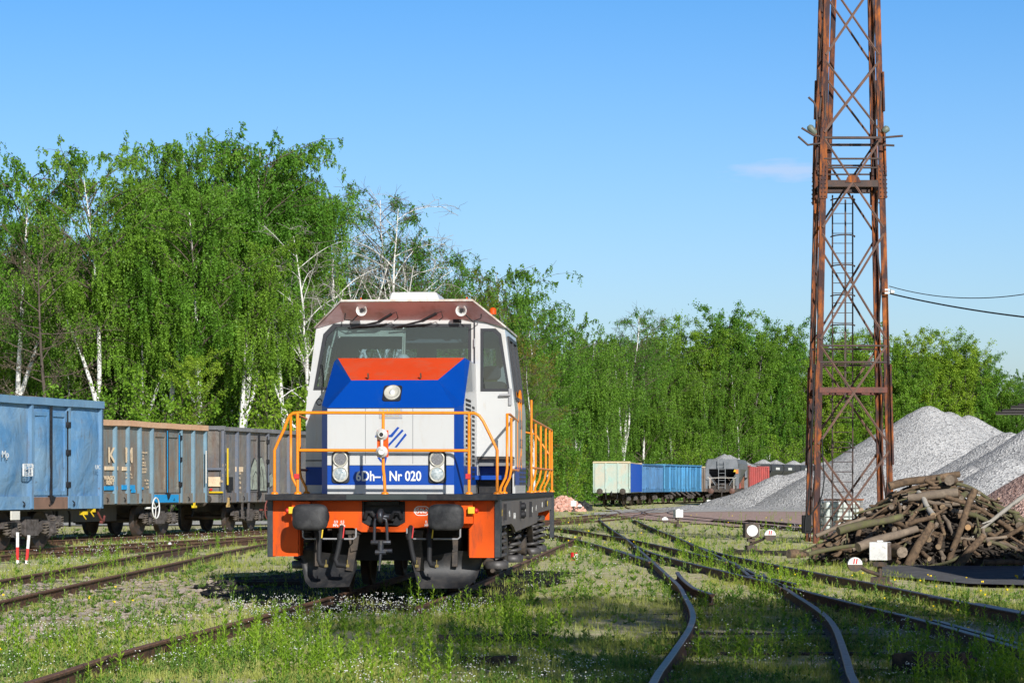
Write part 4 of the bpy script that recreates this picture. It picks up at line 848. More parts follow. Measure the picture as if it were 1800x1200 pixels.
# wagon 3 lettering, ladder, graffiti
def at3(px, py): return wy(w3, px, o3, h3, 1.37), wz(w3, py, px, o3, h3)
for s_, px, py in (('33 RIV', 393.5,817), ('51 PL-KM', 397,826), ('5313 780-1', 396,835.5), ('Eaos', 389.5,845), ('REV', 421,824), ('TEN', 421,832), ('14 A', 420,840), ('C58', 421,848), ('t 60', 421,857), ('MAX', 421,867)):
    y_, z_ = at3(px, py); wtext(w3, s_, y_, z_, .125 if px < 410 else .11, TAN_L, .95)
y0, z1 = at3(415, 820); y1, z0 = at3(427, 829); wpatch(w3, y0, y1, z0, z1, TAN_L)
GRAF = paint('pale_green_graffiti', (.36,.40,.33), .7, 0, (.2,.2,.17), .4, 3)
GRAFD = plain('graffiti_outline', (.03,.035,.035), .7)
for pts in ([(437,860), (437,842), (440,822), (446,806), (449,812), (450,860)], [(455,862), (453,835), (453,806), (458,804), (463,820), (466,845), (466,862)], [(471,846), (471,836), (475,832), (478,840), (477,852), (472,856)]):
    P = [at3(*p) for p in pts]; c0 = (sum(p[0] for p in P)/len(P), sum(p[1] for p in P)/len(P)); g = MB(); P2 = [(c0[0]+(p[0]-c0[0])*1.10, c0[1]+(p[1]-c0[1])*1.05) for p in P]
    ar = sum(P[i][0]*P[(i+1) % len(P)][1]-P[(i+1) % len(P)][0]*P[i][1] for i in range(len(P)))
    g.plate(P2 if ar > 0 else P2[::-1], [], 1.36, 1.412, 'x', 1); g.plate(P if ar > 0 else P[::-1], [], 1.36, 1.418, 'x', 0); gr = g.build('graffiti', [GRAF, GRAFD], w3)
for pts in ([(441,858), (442,838), (447,828), (449,832)], [(456,858), (456,838), (454,824)], [(461,858), (460,838), (457,820)]):
    g = MB(); g.tube([(1.42,)+at3(*p) for p in pts], .012, 5); g.build('graffiti_line', GRAFD, w3)
y_ = .12; g = MB(); g.bar((1.50,y_,1.5), (1.50,y_,2.65), .04, .05); g.build('grab_rail', YELLOW, w3)
g = MB(); g.bar((.95,-.05,1.27), (1.4,-.05,1.27), .06, .05); g.build('yellow_step', YELLOW, w3)
yy = at3(400, 883)[0]; g = MB(); g.box(1.36,1.42,yy-.05,yy+.05,.84,1.1); g.box(1.36,1.42,yy-.1,yy+.1,.80,.88); g.build('yellow_valve_handle', paint('dirty_yellow', (.5,.33,.12), .6), w3)
yy = at3(402, 860)[0]; g = MB(); g.box(1.38,1.46,yy-.16,yy+.16,1.32,1.75); g.build('label_box', BLACK, w3, .01)
yh = at3(465, 890)[0]; g = MB(); g.tube([(1.5, yh+.3*math.cos(a_), .68+.32*math.sin(a_)) for a_ in np.linspace(0, 2*math.pi, 25)], .022, 6); g.tube([(1.2,yh,.68), (1.52,yh,.68)], .03, 8)
for a_ in (.5, 2.6, 4.6): g.tube([(1.5,yh,.68), (1.5,yh+.29*math.cos(a_),.68+.3*math.sin(a_))], .014, 5)
g.build('handwheel', paint('faded_red', (.22,.06,.05), .6), w3)
yy = at3(432, 884)[0]; g = MB()
for d_ in (-.28, .28): g.bar((1.36,yy+d_,1.0), (1.36,yy+d_,.42), .05, .07)
g.bar((1.36,yy-.28,.45), (1.36,yy+.28,.45), .22, .03); g.build('side_step', GRIME2, w3)
yy = at3(351, 884)[0]
g = MB(); g.box(.9,1.3,-.02,-.0,1.45,1.75); g.build('data_panel', TAN_L, w3); g = MB(); g.box(.95,1.03,-.03,-.0,1.32,1.39); g.build('red_reflector', RED, w3)
# wagon 1 details
def at1(px, py): return wy(w1, px, o1, h1, 1.42), wz(w1, py, px, o1, h1)
for s_, px, py, sz in (('UIC', 164,819.5,.14), ('22 000 kg', 42,816,.1), ('BC 4mm', 42,821,.1), ('C 70.5', 42,826,.1), ('D 82.0', 42,831,.1), ('Mp', 1,797,.22)):
    y_, z_ = at1(px, py); wtext(w1, s_, y_, z_, sz, LETTER, 1.2, x=1.50)
for a_, b_, c_, d_ in ((34,50,813,814), (34,50,834,835), (34,35,813,835), (49.3,50.3,813,835)):
    y0, z1 = at1(a_, c_); y1, z0 = at1(b_, d_); wpatch(w1, y0, y1, z0, z1, LETTER, 1.50)
y0, z1 = at1(19.5, 894); y1, z0 = at1(34, 909); wpatch(w1, y0, y1, z0-.03, z1-.03, paint('white_card', (.75,.72,.65), .6), 1.40, 'placard')
y0, z1 = at1(56, 869); y1, z0 = at1(112, 891); g = MB(); g.box(1.41,1.425,10.6,12.2,.955,1.23); g.build('rusty_sill_patch', weather('rusted_sill', (.28,.16,.11), (.12,.07,.05), .3), w1)
for yy, zz in ((13.2,.80), (13.6,.86)): g = MB(); g.box(1.2,1.4,yy,yy+.06,zz,zz+.08); g.tube([(1.3,yy,zz), (1.35,yy+.05,zz-.1), (1.3,yy+.15,zz-.11)], .016, 6); g.build('yellow_lever', YELLOW, w1)
g = MB(); g.tube([(1.25,14.0,.9), (1.25,14.2,.7), (1.2,14.45,.62), (1.15,14.6,.75)], .03, 7); g.lathe([(.05,-.02), (.05,.02)], (1.22,14.3,.62), (1,0,0), 10, 0); g.build('red_brake_tap', paint('faded_red', (.22,.06,.05), .6), w1)
# far train of box-like open wagons
PALEW = weather('pale_mint_wagon', (.38,.52,.47), (.50,.32,.18), .35, (.52,.49,.40), .15); PALER = weather('pale_mint_ribs', (.50,.62,.56), (.5,.4,.3), .2, None, .1)
CREAMC = plain('cream_rail', (.62,.50,.32), .6)
DB = weather('mid_blue_wagon', (.06,.17,.36), (.08,.09,.12), .35, (.08,.22,.42), .15); DBR = weather('mid_blue_ribs', (.09,.24,.45), (.1,.1,.12), .2, None, .1)
LB = weather('bright_blue_wagon', (.07,.26,.48), (.2,.25,.3), .35, (.10,.32,.55), .15); LBR = weather('bright_blue_ribs', (.12,.42,.70), (.1,.2,.3), .2, None, .1)
BR = weather('brown_wagon', (.26,.20,.16), (.2,.10,.06), .5, (.33,.28,.24), .15); TARP = plain('bright_blue_tarp', (.0,.10,.62), .5)
f1h = rad(6.5); f1o = corner_origin((9.05,197), f1h, 14, 'near')
fw1 = open_wagon('open_wagon', 'pale mint open wagon seen end on with rust stained upper end wall', f1o, f1h, (PALEW, PALER, WH_AX, CREAMC), 14, 3.30, dent=.02, cap=True, cap_h=.08, detail=False, ends_mat=PALEW)
g = MB(); g.box(1.437,1.45,.35,13.8,1.0,3.2); g.build('blue_side_tarp', TARP, fw1)
f2h = rad(10); f2o = corner_origin((10.80,212.3), f2h, 14, 'near'); fw2 = open_wagon('open_wagon', 'mid blue ribbed open wagon second in the far train behind the pale mint one', f2o, f2h, (DB, DBR, WH_AX, DB), 14, 3.26, dent=.03, cap=True, detail=False, ribs=[0,1,2,3,4.2,5.2,6.2,7.2,8.2,9.2,10.2,11.2,12.2,13,14])
f3h = rad(17.5); f3o = corner_origin((13.5,227.4), f3h, 14, 'near'); fw3 = open_wagon('open_wagon', 'bright light blue open wagon in the far train behind the mid blue one', f3o, f3h, (LB, LBR, WH_AX, LB), 14, 3.35, dent=.03, cap=True, detail=False)
g = MB()
for i in range(6): yy = 2+i*1.9; g.bar((1.45,yy,.95), (1.75,yy+.5,.62), .08, .12)
g.build('discharge_lever', GRIME2, fw3)
f4h = rad(22); f4o = corner_origin((18.1,242.0), f4h, 14, 'near'); fw4 = open_wagon('open_wagon', 'brown weathered open wagon in the far train just left of the grey hopper', f4o, f4h, (BR, BR, WH_AX, CREAMC), 14, 3.26, dent=.03, cap=True, detail=False)
# ------------------------------------------------------------------ hoppers with gravel loads
def heap(name, cx, cy, rx, ry, z0, h, m, parent, seed):
    g = MB(); nr, na = 9, 28; vs = [(cx, cy, z0+h)]
    for i in range(1, nr+1):
        t = i/nr
        for j in range(na):
            a = 2*math.pi*j/na; x = math.cos(a)*rx*t; y = math.sin(a)*ry*t
            vs.append((cx+x, cy+y, z0+h*(1-t)*(1.05-.05*t)+(float(fbm(x*2+seed, y*2, 3))-.47)*.16*(1 if i < nr else 0)))
    fs = [(0, 1+j, 1+(j+1) % na) for j in range(na)]+[(1+(i-1)*na+j, 1+i*na+j, 1+i*na+(j+1) % na, 1+(i-1)*na+(j+1) % na) for i in range(1, nr) for j in range(na)]
    g.add(vs, fs, 0, True); return g.build(name, m, parent)
HG = weather('grey_hopper', (.13,.145,.16), (.10,.085,.075), .4, (.20,.21,.23), .1); HD = weather('dark_hopper', (.055,.06,.068), (.09,.08,.075), .3, None, .1)
HR = weather('red_wagon', (.42,.055,.05), (.2,.08,.05), .35, (.34,.05,.045), .15); HRR = weather('red_ribs', (.5,.1,.09), (.25,.1,.08), .3, None, .1)
def hopper(name, label, origin, heading, body, L=12.0, top=3.75, bins=1, detail=True, group=None):
    w = thing(name, label, 'hopper wagon', (origin[0], origin[1], RT), -heading, group); HW = 1.4
    g = MB(); Lb = (L-.6)/bins
    for b_ in range(bins):
        ya = .3+b_*Lb; yb = ya+Lb-.1; gap = .0 if bins == 1 else .12
        for sx in (-1, 1):
            g.prism([(sx*HW, 2.9), (sx*HW, 3.35), (sx*1.25, top), (sx*1.15, top), (sx*1.3, 3.3), (sx*1.3, 2.9)], ya+gap, yb-gap, 'y'); 
            g.prism([(sx*HW, 2.9), (sx*1.36, 2.9), (sx*.55, 1.55), (sx*.6, 1.5)], ya+gap, yb-gap, 'y')
        for ye, d in ((ya+gap, 1), (yb-gap, -1)):
            zc = 2.9 if bins == 1 else 2.5
            g.prism([(-HW,2.9), (HW,2.9), (HW,3.35), (1.25,top), (-1.25,top), (-HW,3.35)], ye, ye+d*.05, 'y')
            run = 3.0 if bins == 1 else .7
            g.add([(-1.3,ye+d*.2,2.9), (1.3,ye+d*.2,2.9), (.6,ye+d*run,1.5), (-.6,ye+d*run,1.5)], [(0,1,2,3)], 1)
    body_o = g.build('hopper_body', [body, plain('slope_sheet_shade', (.02,.022,.03), .7)], w)  # slope sheets coloured near black, painting in the shade below the rim
    if bins == 1:
        g = MB()
        for ye in (.3, L-.3):
            for sx in (-1, 1): g.box(min(sx*1.1,sx*1.4), max(sx*1.1,sx*1.4), ye-.04, ye+.04, 1.25, 2.95); g.box(min(sx*1.25,sx*1.4), max(sx*1.25,sx*1.4), ye, ye+(1.6 if ye < 1 else -1.6), 2.2, 2.9)
        g.build('end_panel', body, w)
    else:
        g = MB()
        for b_ in range(bins):
            y0 = .3+b_*Lb+Lb*.35; g.box(1.405,1.415,y0,y0+Lb*.3,3.0,3.22)
        g.build('white_marking', LETTER, w)
    g = MB(); g.box(-1.3,1.3,0,L,.98,1.22); g.box(-1.2,1.2,.25,.35,1.22,1.5); g.tube([(-1,1.0,1.5), (1,1.0,1.5)], .22, 12); g.tube([(-.9,.45,1.6), (-.5,.4,2.2), (.3,.4,2.3), (.9,.45,1.6)], .04, 6); g.box(-.9,.9,L*.3,L*.7,.6,1.2); g.build('underframe', GRIME, w)
    g = MB()
    for xx in (-.28, .28): g.bar((xx,-.08,1.2), (xx,-.08,top), .05, .05)
    for i in range(8): g.bar((-.28,-.08,1.35+i*.3), (.28,-.08,1.35+i*.3), .03, .03)
    g.build('ladder', paint('ladder_grey', (.20,.21,.22), .5), w)
    g = MB()
    for xx in (-1.0, 1.0): g.tube([(xx,-.1,1.2), (xx,-.1,2.1), (xx+(.2 if xx > 0 else -.2),-.1,2.2)], .03, 6)
    g.tube([(-.95,-.1,2.15), (.95,-.1,2.15)], .025, 6); g.build('handrail', paint('pale_rail', (.7,.66,.6), .6), w)
    for ye, s_ in ((0, 1), (L, -1)):
        for xx in (-.875, .875):
            g = MB(); g.lathe([(.13,0), (.13,-.25), (.09,-.26), (.09,-.5), (.22,-.52), (.25,-.58), (.2,-.60), (.01,-.615)], (xx, ye, 1.05), (0, s_, 0), 20); g.build('buffer', paint('rusty_buffer', (.09,.055,.045), .6, .2, (.2,.09,.06), .4, 4), w)
        g = MB(); g.box(-.3,.3,min(ye,ye-.06*s_),max(ye,ye-.06*s_),.95,1.2); g.tube([(0,ye,1.05), (0,ye-s_*.3,1.02), (0,ye-s_*.33,.6)], .045, 8); g.build('coupling', GRIME, w)
    make_bogie(w, 2.3, False); make_bogie(w, L-2.3, False)
    for b_ in range(max(bins, 2 if L > 11 else 1)):
        nb = max(bins, 2 if L > 11 else 1); Lq = (L-.6)/nb; heap('gravel_load', 0, .3+Lq*(b_+.5), 1.2, Lq*.5, top-.15, .62, GRAVEL, w, b_*3+L)
    return w
hh = rad(8.7); ho = corner_origin((18.95,215), hh, 13, 'near')
hp = hopper('hopper_wagon', 'light grey hopper wagon seen end on with black ladder and heaped gravel', ho, hh, HG, 12.6, 3.72)
g = MB(); g.prism([(.95,2.65), (1.2,2.65), (1.075,2.9)], -.01, .0, 'y'); g.build('warning_triangle', YELLOW, hp); g = MB(); g.box(1.13,1.35,.2,.26,2.5,2.85); g.build('orange_plate', plain('faded_orange', (.6,.2,.05), .5), hp)
rh = rad(14); ro = corner_origin((21.25,229.5), rh, 12, 'near')
rw_ = open_wagon('open_wagon', 'red ribbed freight wagon between the grey hopper and the dark hoppers', ro, rh, (HR, HRR, WH_AX, HR), 11.5, 3.25, dent=.02, cap=False, detail=False, ribs=[0,1.5,3,4.5,6,7.5,9,10.5,12,14], doors=(), ends_mat=weather('rusty_brown_end', (.22,.09,.05), (.3,.12,.06), .5), bogies=(2.3,)); heap('gravel_load', 0, 5.7, 1.2, 5.0, 3.15, .55, GRAVEL, rw_, 3)
bo = Vector((24.3, 241.8)); bh = rad(21)
for i in range(4):
    lb = ['dark hopper wagon with gravel heaps right behind the red wagon', 'dark hopper wagon loaded with gravel seen just left of the rusty tower', 'dark hopper wagon with gravel glimpsed behind the tower legs', 'last dark hopper wagon with gravel mostly hidden behind the stone piles'][i]
    r_ = Vector((math.cos(bh), -math.sin(bh))); hopper('hopper_wagon', lb, bo-r_*1.43, bh, HD, 9.6, 3.55, 2, False, 'dark hopper wagons behind the tower')
    bo = bo+Vector((math.sin(bh), math.cos(bh)))*10.8; bh += rad(2)

# ------------------------------------------------------------------ lattice tower
TX, TD = (1501-900)/F*72, 72.0      # front face centre
TW = 2.10
tower = thing('lattice_tower', 'tall rusty steel lattice tower standing beside the log pile', 'tower', (TX, TD, 0))
def hw(z): return (TW/2)*(1-(z-.0)/15.2*.325)      # half width at height z
def tp(sx, sy, z): w = hw(z); return Vector((sx*w, 1.05+sy*w, z))
TZ = 19.0
for sx in (-1, 1):
    for sy in (-1, 1):
        g = MB(); q = .165; t = .022; secs = [-.2, 4.0, 8.0, 12.0, TZ]
        for i in range(4):
            a = tp(sx, sy, secs[i]); b_ = tp(sx, sy, secs[i+1])
            # channel leg: a face towards the outside and two flanges
            for (du, dv, wu, wv) in ((0, -sy*0.0, q, t), ):
                g.bar(a+Vector((0,sy*.0,0)), b_+Vector((0,0,0)), q, t, 0, (0,1,0))
            g.bar(a+Vector((sx*(q/2-.012),-sy*.09,0)), b_+Vector((sx*(q/2-.012),-sy*.09,0)), t, .16, 0, (0,1,0))
            g.bar(a+Vector((-sx*(q/2-.012),-sy*.05,0)), b_+Vector((-sx*(q/2-.012),-sy*.05,0)), t*.9, .10, 0, (0,1,0))
        for (z0, z1, ox) in ((2.2, 5.0, .03), (10.3, 11.6, .03), (12.1, 13.2, .035)):
            a = tp(sx, sy, z0); b_ = tp(sx, sy, z1); g.bar(a+Vector((sx*(q/2+ox*.4),sy*.02,0)), b_+Vector((sx*(q/2+ox*.4),sy*.02,0)), .05, .16, 0, (0,1,0))
        leg = g.build('leg', TOWER, tower)
        g = MB(); a = tp(sx, sy, 9.65); b_ = tp(sx, sy, 10.6); g.bar(a+Vector((0,sy*.025,0)), b_+Vector((0,sy*.025,0)), .23, .03, 0, (0,1,0))
        for k in range(8):
            for dx in (-.05, .05): p = a.lerp(b_, (k+.5)/8)+Vector((dx,sy*.04,0)); g.lathe([(.022,0), (.02,sy*.025), (.005,sy*.03)], p, (0,1,0), 6, 1)
            p = a.lerp(b_, (k+.5)/8)+Vector((sx*.115,-sy*.06,0)); g.lathe([(.022,0), (.02,sx*.03), (.005,sx*.035)], p, (1,0,0), 6, 1)
        g.build('gusset_plate', [TOWER, TOWER_D], leg)
nodes = [-.35, 2.68, 5.62, 8.75, 11.42, 13.6, 15.9, 18.2]
def brace(a, b_, off, m=TOWER_D, w=.062):
    g = MB(); g.bar(a+off, b_+off, w, .012, 0, (0,1,0) if abs(off.y) > abs(off.x) else (1,0,0)); g.bar(a+off*1.0+Vector((0,0,0)), b_+off, .014, w*.8, 0, (0,1,0) if abs(off.y) > abs(off.x) else (1,0,0)); return g.build('diagonal_brace', m, tower)
TOWER_B = paint('brace_rust', (.15,.075,.05), .75, 0, (.10,.06,.05), .5, 3, bump=.3, var=.3)
for i in range(len(nodes)-1):
    z0, z1 = nodes[i], nodes[i+1]; e = .09
    for sy in (-1, 1):
        of = Vector((0, sy*.035, 0))
        brace(tp(-1,sy,z0+e), tp(1,sy,z1-e), of, TOWER_B); brace(tp(1,sy,z0+e), tp(-1,sy,z1-e), of*.5, TOWER_B)
    for sx in (-1, 1):
        of = Vector((sx*.03, 0, 0)); brace(tp(sx,-1,z0+e), tp(sx,1,z1-e), of, TOWER_D, .06); brace(tp(sx,1,z0+e), tp(sx,-1,z1-e), of*.5, TOWER_D, .06)
def ring(z, w, h, m, nm='cross_beam', sides=True, ext=0):
    for sy in (-1, 1):
        g = MB(); a = tp(-1,sy,z); b_ = tp(1,sy,z); a.x -= ext; b_.x += ext; g.bar(a+Vector((0,sy*.02,0)), b_+Vector((0,sy*.02,0)), .018, h); g.bar(a+Vector((0,-sy*.04,h/2)), b_+Vector((0,-sy*.04,h/2)), w, .016); g.bar(a+Vector((0,-sy*.04,-h/2)), b_+Vector((0,-sy*.04,-h/2)), w, .016); g.build(nm, m, tower)
    if sides:
        for sx in (-1, 1):
            g = MB(); g.bar(tp(sx,-1,z), tp(sx,1,z), .02, h); g.build(nm, m, tower)
ring(1.6+(854-685)/62.9, .12, .14, paint('red_brown_beam', (.16,.05,.035), .7, 0, (.08,.04,.03), .4, 3)); ring(1.6+(854-321)/62.9, .14, .17, TOWER_D)
for py, h_ in ((607,.04), (636,.045), (240,.06), (277,.035), (293,.03)): ring(1.6+(854-py)/62.9, .03, h_, TOWER_D, 'thin_strut', py == 240)
g = MB(); g.prism([(-.22,-.03), (.22,-.03), (.16,.12), (.05,.17), (-.05,.17), (-.16,.12)], -hw(10.1)-.03+1.05, -hw(10.1)-.05+1.05, 'y', 0, Matrix.Translation((0,0,10.13))); g.build('node_plate', TOWER, tower)
# ladder with cage
g = MB()
for xx in (-.29, .29): g.tube([(xx-.06, 2.0, .1), (xx-.06, 2.0, 9.95)], .022, 6)
LADZ = 9.95
for i in range(34): z = .3+i*.285; g.tube([(-.35,2.0,z), (.23,2.0,z)], .011, 5, caps=False)
lad = g.build('ladder', TOWER_D, tower)
g = MB()
for z in (2.7, 3.55, 4.3, 5.3, 6.2, 7.05, 7.9, 8.75, 9.8):
    if z < 5.2 or z > 5.9: g.tube([(-.06+.34*math.cos(a_), 2.0-.62*math.sin(a_), z) for a_ in np.linspace(0, math.pi, 13)], .02, 6)
g.bar((-.06,1.38,4.0), (-.06,1.38,9.75), .05, .012); g.build('safety_cage', TOWER_D, lad)
# inner leaning post, brackets, floodlights
g = MB(); g.bar((-.45,2.2,10.1), (-.22,1.9,TZ), .14, .1); g.build('inner_post', TOWER, tower)
def tl(px, py, dy=0): k = 72+dy; return Vector(((px-900)/F*k-TX, dy, CZ+(HZ-py)/F*k))
for pts in ([(1441,240), (1430,238), (1409,225)], [(1442,252), (1420,255), (1403,240)], [(1552,242), (1587,239)], [(1552,255), (1572,256)], [(1436,214), (1435,190), (1431,180), (1421,171)], [(1450,210), (1451,160)], [(1546,212), (1549,160)], [(1440,206), (1443,172)]):
    g = MB(); g.tube([tl(a_, b_, -.05) for a_, b_ in pts], .03, 6); g.build('bent_bracket', TOWER_D, tower)
for a_, b_ in (((1434,236), (1421,221)), ((1552,232), (1562,224))):
    g = MB(); A_ = tl(*a_, .2); B_ = tl(*b_, .2); g.tube([A_, A_.lerp(B_, .2), A_.lerp(B_, .8), B_], [.05,.09,.10,.05], 10); g.build('floodlight', paint('lamp_grey_green', (.15,.18,.15), .5), tower)
g = MB(); p0 = tl(1555, 515, 0)
for zz in (.0, .09): g.bar(p0+Vector((0,-.03,zz)), p0+Vector((.16,-.03,zz)), .05, .05)
g.lathe([(.05,0), (.06,.04), (.04,.06), (.06,.08), (.03,.11)], p0+Vector((.16,-.03,.03)), (1,0,0), 10); g.build('insulator', PALE, tower)
g = MB()
pts = [tl(a_, b_, -.06) for a_, b_ in ((1445,770), (1446,800), (1449,840), (1446,865), (1440,885), (1425,905), (1416,915))]
g.tube(pts, .018, 6); g.tube([tl(a_, b_, -.1) for a_, b_ in ((1432,640), (1427,760), (1424,840), (1421,880), (1416,915), (1415,935))], .022, 6); g.build('power_cable', RUBBER, tower)
g = MB(); p = tl(1418, 920, .1); g.box(p.x-.13,p.x+.12,p.y-.15,p.y+.12,p.z-.27,p.z+.24); g.box(p.x-.09,p.x+.08,p.y-.18,p.y-.15,p.z-.2,p.z+.18); g.build('switch_box', plain('dark_box', (.012,.012,.013), .9), tower, .02)
def cable(name, label, a, b_, sag, r):
    a = Vector(a); b_ = Vector(b_); g = MB(); g.tube([a.lerp(b_, i/24)-Vector((0,0,sag*4*(i/24)*(1-i/24))) for i in range(25)], r, 5); return tag(g.build(name, RUBBER, None), label, 'cable')
cable('overhead_cable', 'thick lower overhead cable running right from the tower', Vector((TX,TD,0))+tl(1564,516), wp(1990,572,60), .15, .022)
cable('overhead_cable', 'thin upper overhead wire sagging to the right from the tower', Vector((TX,TD,0))+tl(1563,503), wp(1990,462,60), .55, .012)
# ------------------------------------------------------------------ white tank in its cage
ix, iy = (1474-900)/F*77.5, 77.5
ibc = thing('container_tank', 'white plastic tank in a metal cage behind the left tower leg', 'tank', (ix, iy, 0), .12)
g = MB(); g.box(-.52,.52,-.55,.55,.16,1.14); g.build('plastic_tank', paint('milky_plastic', (.55,.60,.56), .4, 0, (.35,.38,.33), .3, 2), ibc, .06, seg=3)
g = MB(); CAGE = paint('galvanised_cage', (.32,.33,.30), .45, .4, (.3,.15,.08), .3, 6)
for z in (.2,.45,.7,.95,1.18): g.tube([(-.57,-.6,z), (.57,-.6,z), (.57,.6,z), (-.57,.6,z), (-.57,-.6,z)], .013, 6)
for i in range(7): x = -.57+i*.19; g.tube([(x,-.61,.12), (x,-.61,1.18)], .012, 6); g.tube([(x,.61,.12), (x,.61,1.18)], .012, 6)
for i in range(1, 6): y = -.6+i*.2; g.tube([(.58,y,.12), (.58,y,1.18)], .012, 6); g.tube([(-.58,y,.12), (-.58,y,1.18)], .012, 6)
g.build('wire_cage', CAGE, ibc); g = MB(); g.bar((-.6,-.62,1.2), (.6,-.62,1.2), .04, .04); g.bar((.6,-.6,1.2), (.6,.6,1.2), .04, .04); g.build('rusty_top_bar', TOWER, ibc)
g = MB()
for x in (-.5,0,.5): g.box(x-.07,x+.07,-.6,.6,0,.1)
g.box(-.6,.6,-.6,.6,.1,.13); g.build('pallet', SLEEP, ibc)
# ------------------------------------------------------------------ stone piles
def pile(name, label, cx, cy, peaks, m, R0=14, slope=.62, seed=0, nx=110):
    """height field: max over cones with slumped foot; peaks = [(dx, dy, h)]"""
    xs_ = np.linspace(-R0, R0, nx); X, Y = np.meshgrid(xs_, xs_); Z = np.full_like(X, -1.)
    nn = (fbm((X+cx)*.5+seed, (Y+cy)*.5, 5)-.48)
    for dx, dy, h, *sl in peaks:
        s_ = sl[0] if sl else slope; r = np.sqrt((X-dx)**2+(Y-dy)**2+.12); Z = np.maximum(Z, h-s_*r*(1+.02*np.sin(np.arctan2(Y-dy, X-dx)*5+seed)))
    Z = Z+nn*.35*np.clip(Z, .0, 1)+(rng.random(Z.shape)-.5)*.05; Z = np.where(Z < .25, Z*.35+.16, Z); Z = np.maximum(Z, -.3)
    g = MB(); n = nx; keep = Z > -.25; vs = np.stack([X+cx, Y+cy, Z], -1).reshape(-1, 3).tolist(); fs = []
    k = (Z > -.1)
    for j in range(n-1):
        for i in range(n-1):
            if k[j, i] or k[j, i+1] or k[j+1, i+1] or k[j+1, i]: fs.append((j*n+i, j*n+i+1, (j+1)*n+i+1, (j+1)*n+i))
    g.add(vs, fs, 0, True); o = g.build(name, m); return tag(o, label, 'stone pile')
pile('gravel_pile', 'highest grey crushed stone pile with a sharp peak right of the tower', 28.4, 176, [(0,0,7.3), (3.0,1.5,6.7), (1.5,.5,6.9), (6,4,4.9), (-5,2,4.0)], GRAVEL, 16, .60, 1, 130)
pile('gravel_pile', 'low spreading grey gravel pile left of the tower in front of the hoppers', 20.4, 180, [(0,0,2.9,.42), (-1.8,-.5,2.55,.45), (2.5,-1,3.0,.42), (4,2,3.4,.45), (-3.6,0,1.6,.35)], GRAVEL, 11, .45, 4, 100)
pile('gravel_pile', 'grey gravel pile rising out of the right edge of the view', 27.8, 130, [(0,0,5.6), (-2.2,3,4.6), (-5,-2,2.7,.5), (-3.5,-4,3.1,.5), (3,1,5.3)], GRAVEL, 14, .62, 7, 130)
pile('pink_stone_pile', 'pinkish brown crushed stone pile behind the log heap at the right', 20.5, 96, [(0,0,3.0), (1.5,.8,3.2), (-1.2,1.5,2.1)], PINKG, 6, .66, 9, 70)
pile('gravel_pile', 'small flat heap of grey gravel in the grass before the far wagons', (1212-900)/F*172, 172, [(0,0,.42,.25), (.8,.1,.36,.25)], GRAVEL, 3.2, .25, 12, 40)
def rubble(name, label, cx, cy, rx, ry, h, n, m, size, seed):
    r_ = random.Random(seed); g = MB()
    ico = [(0,0,1), (.89,0,.45), (.28,.85,.45), (-.72,.53,.45), (-.72,-.53,.45), (.28,-.85,.45), (.72,.53,-.45), (-.28,.85,-.45), (-.89,0,-.45), (-.28,-.85,-.45), (.72,-.53,-.45), (0,0,-1)]
    fc = [(0,1,2), (0,2,3), (0,3,4), (0,4,5), (0,5,1), (1,6,2), (2,7,3), (3,8,4), (4,9,5), (5,10,1), (2,6,7), (3,7,8), (4,8,9), (5,9,10), (1,10,6), (6,11,7), (7,11,8), (8,11,9), (9,11,10), (10,11,6)]
    for i in range(n):
        a = r_.uniform(0, 6.28); t = math.sqrt(r_.random()); x = cx+rx*t*math.cos(a); y = cy+ry*t*math.sin(a); z = h*(1-t**1.5)*r_.uniform(.75, 1.0); s_ = size*r_.uniform(.5, 1.5)
        q = Matrix.Rotation(r_.uniform(0,6.28), 3, Vector((r_.gauss(0,1), r_.gauss(0,1), r_.gauss(0,1))).normalized()); e = Vector((s_, s_*r_.uniform(.5,1), s_*r_.uniform(.35,.9)))
        g.add([q @ Vector((v[0]*e.x*r_.uniform(.8,1.15), v[1]*e.y, v[2]*e.z))+Vector((x,y,z)) for v in ico], fc)
    core = [(cx+rx*.9*math.cos(2*math.pi*j/20), cy+ry*.9*math.sin(2*math.pi*j/20), 0) for j in range(20)]; mid = [(cx+rx*.45*math.cos(2*math.pi*j/20), cy+ry*.45*math.sin(2*math.pi*j/20), h*.62) for j in range(20)]
    g.add(core+mid+[(cx,cy,h*.85)], [(j,(j+1)%20,20+(j+1)%20,20+j) for j in range(20)]+[(20+j,20+(j+1)%20,40) for j in range(20)])
    return tag(g.build(name, m), label, 'rubble heap', None)
rubble('rubble_heap', 'salmon pink brick rubble heap just right of the locomotive', (990-900)/F*163, 163, 1.35, 1.6, 1.0, 420, paint('brick_rubble', (.60,.30,.22), .9, 0, (.7,.5,.42), .4, 3, var=.25), .16, 3)
rubble('rubble_heap', 'low black heap of debris beside the pink rubble', (1022-900)/F*166, 166, .75, 1.0, .72, 160, plain('black_debris', (.03,.03,.03), .6), .14, 5)
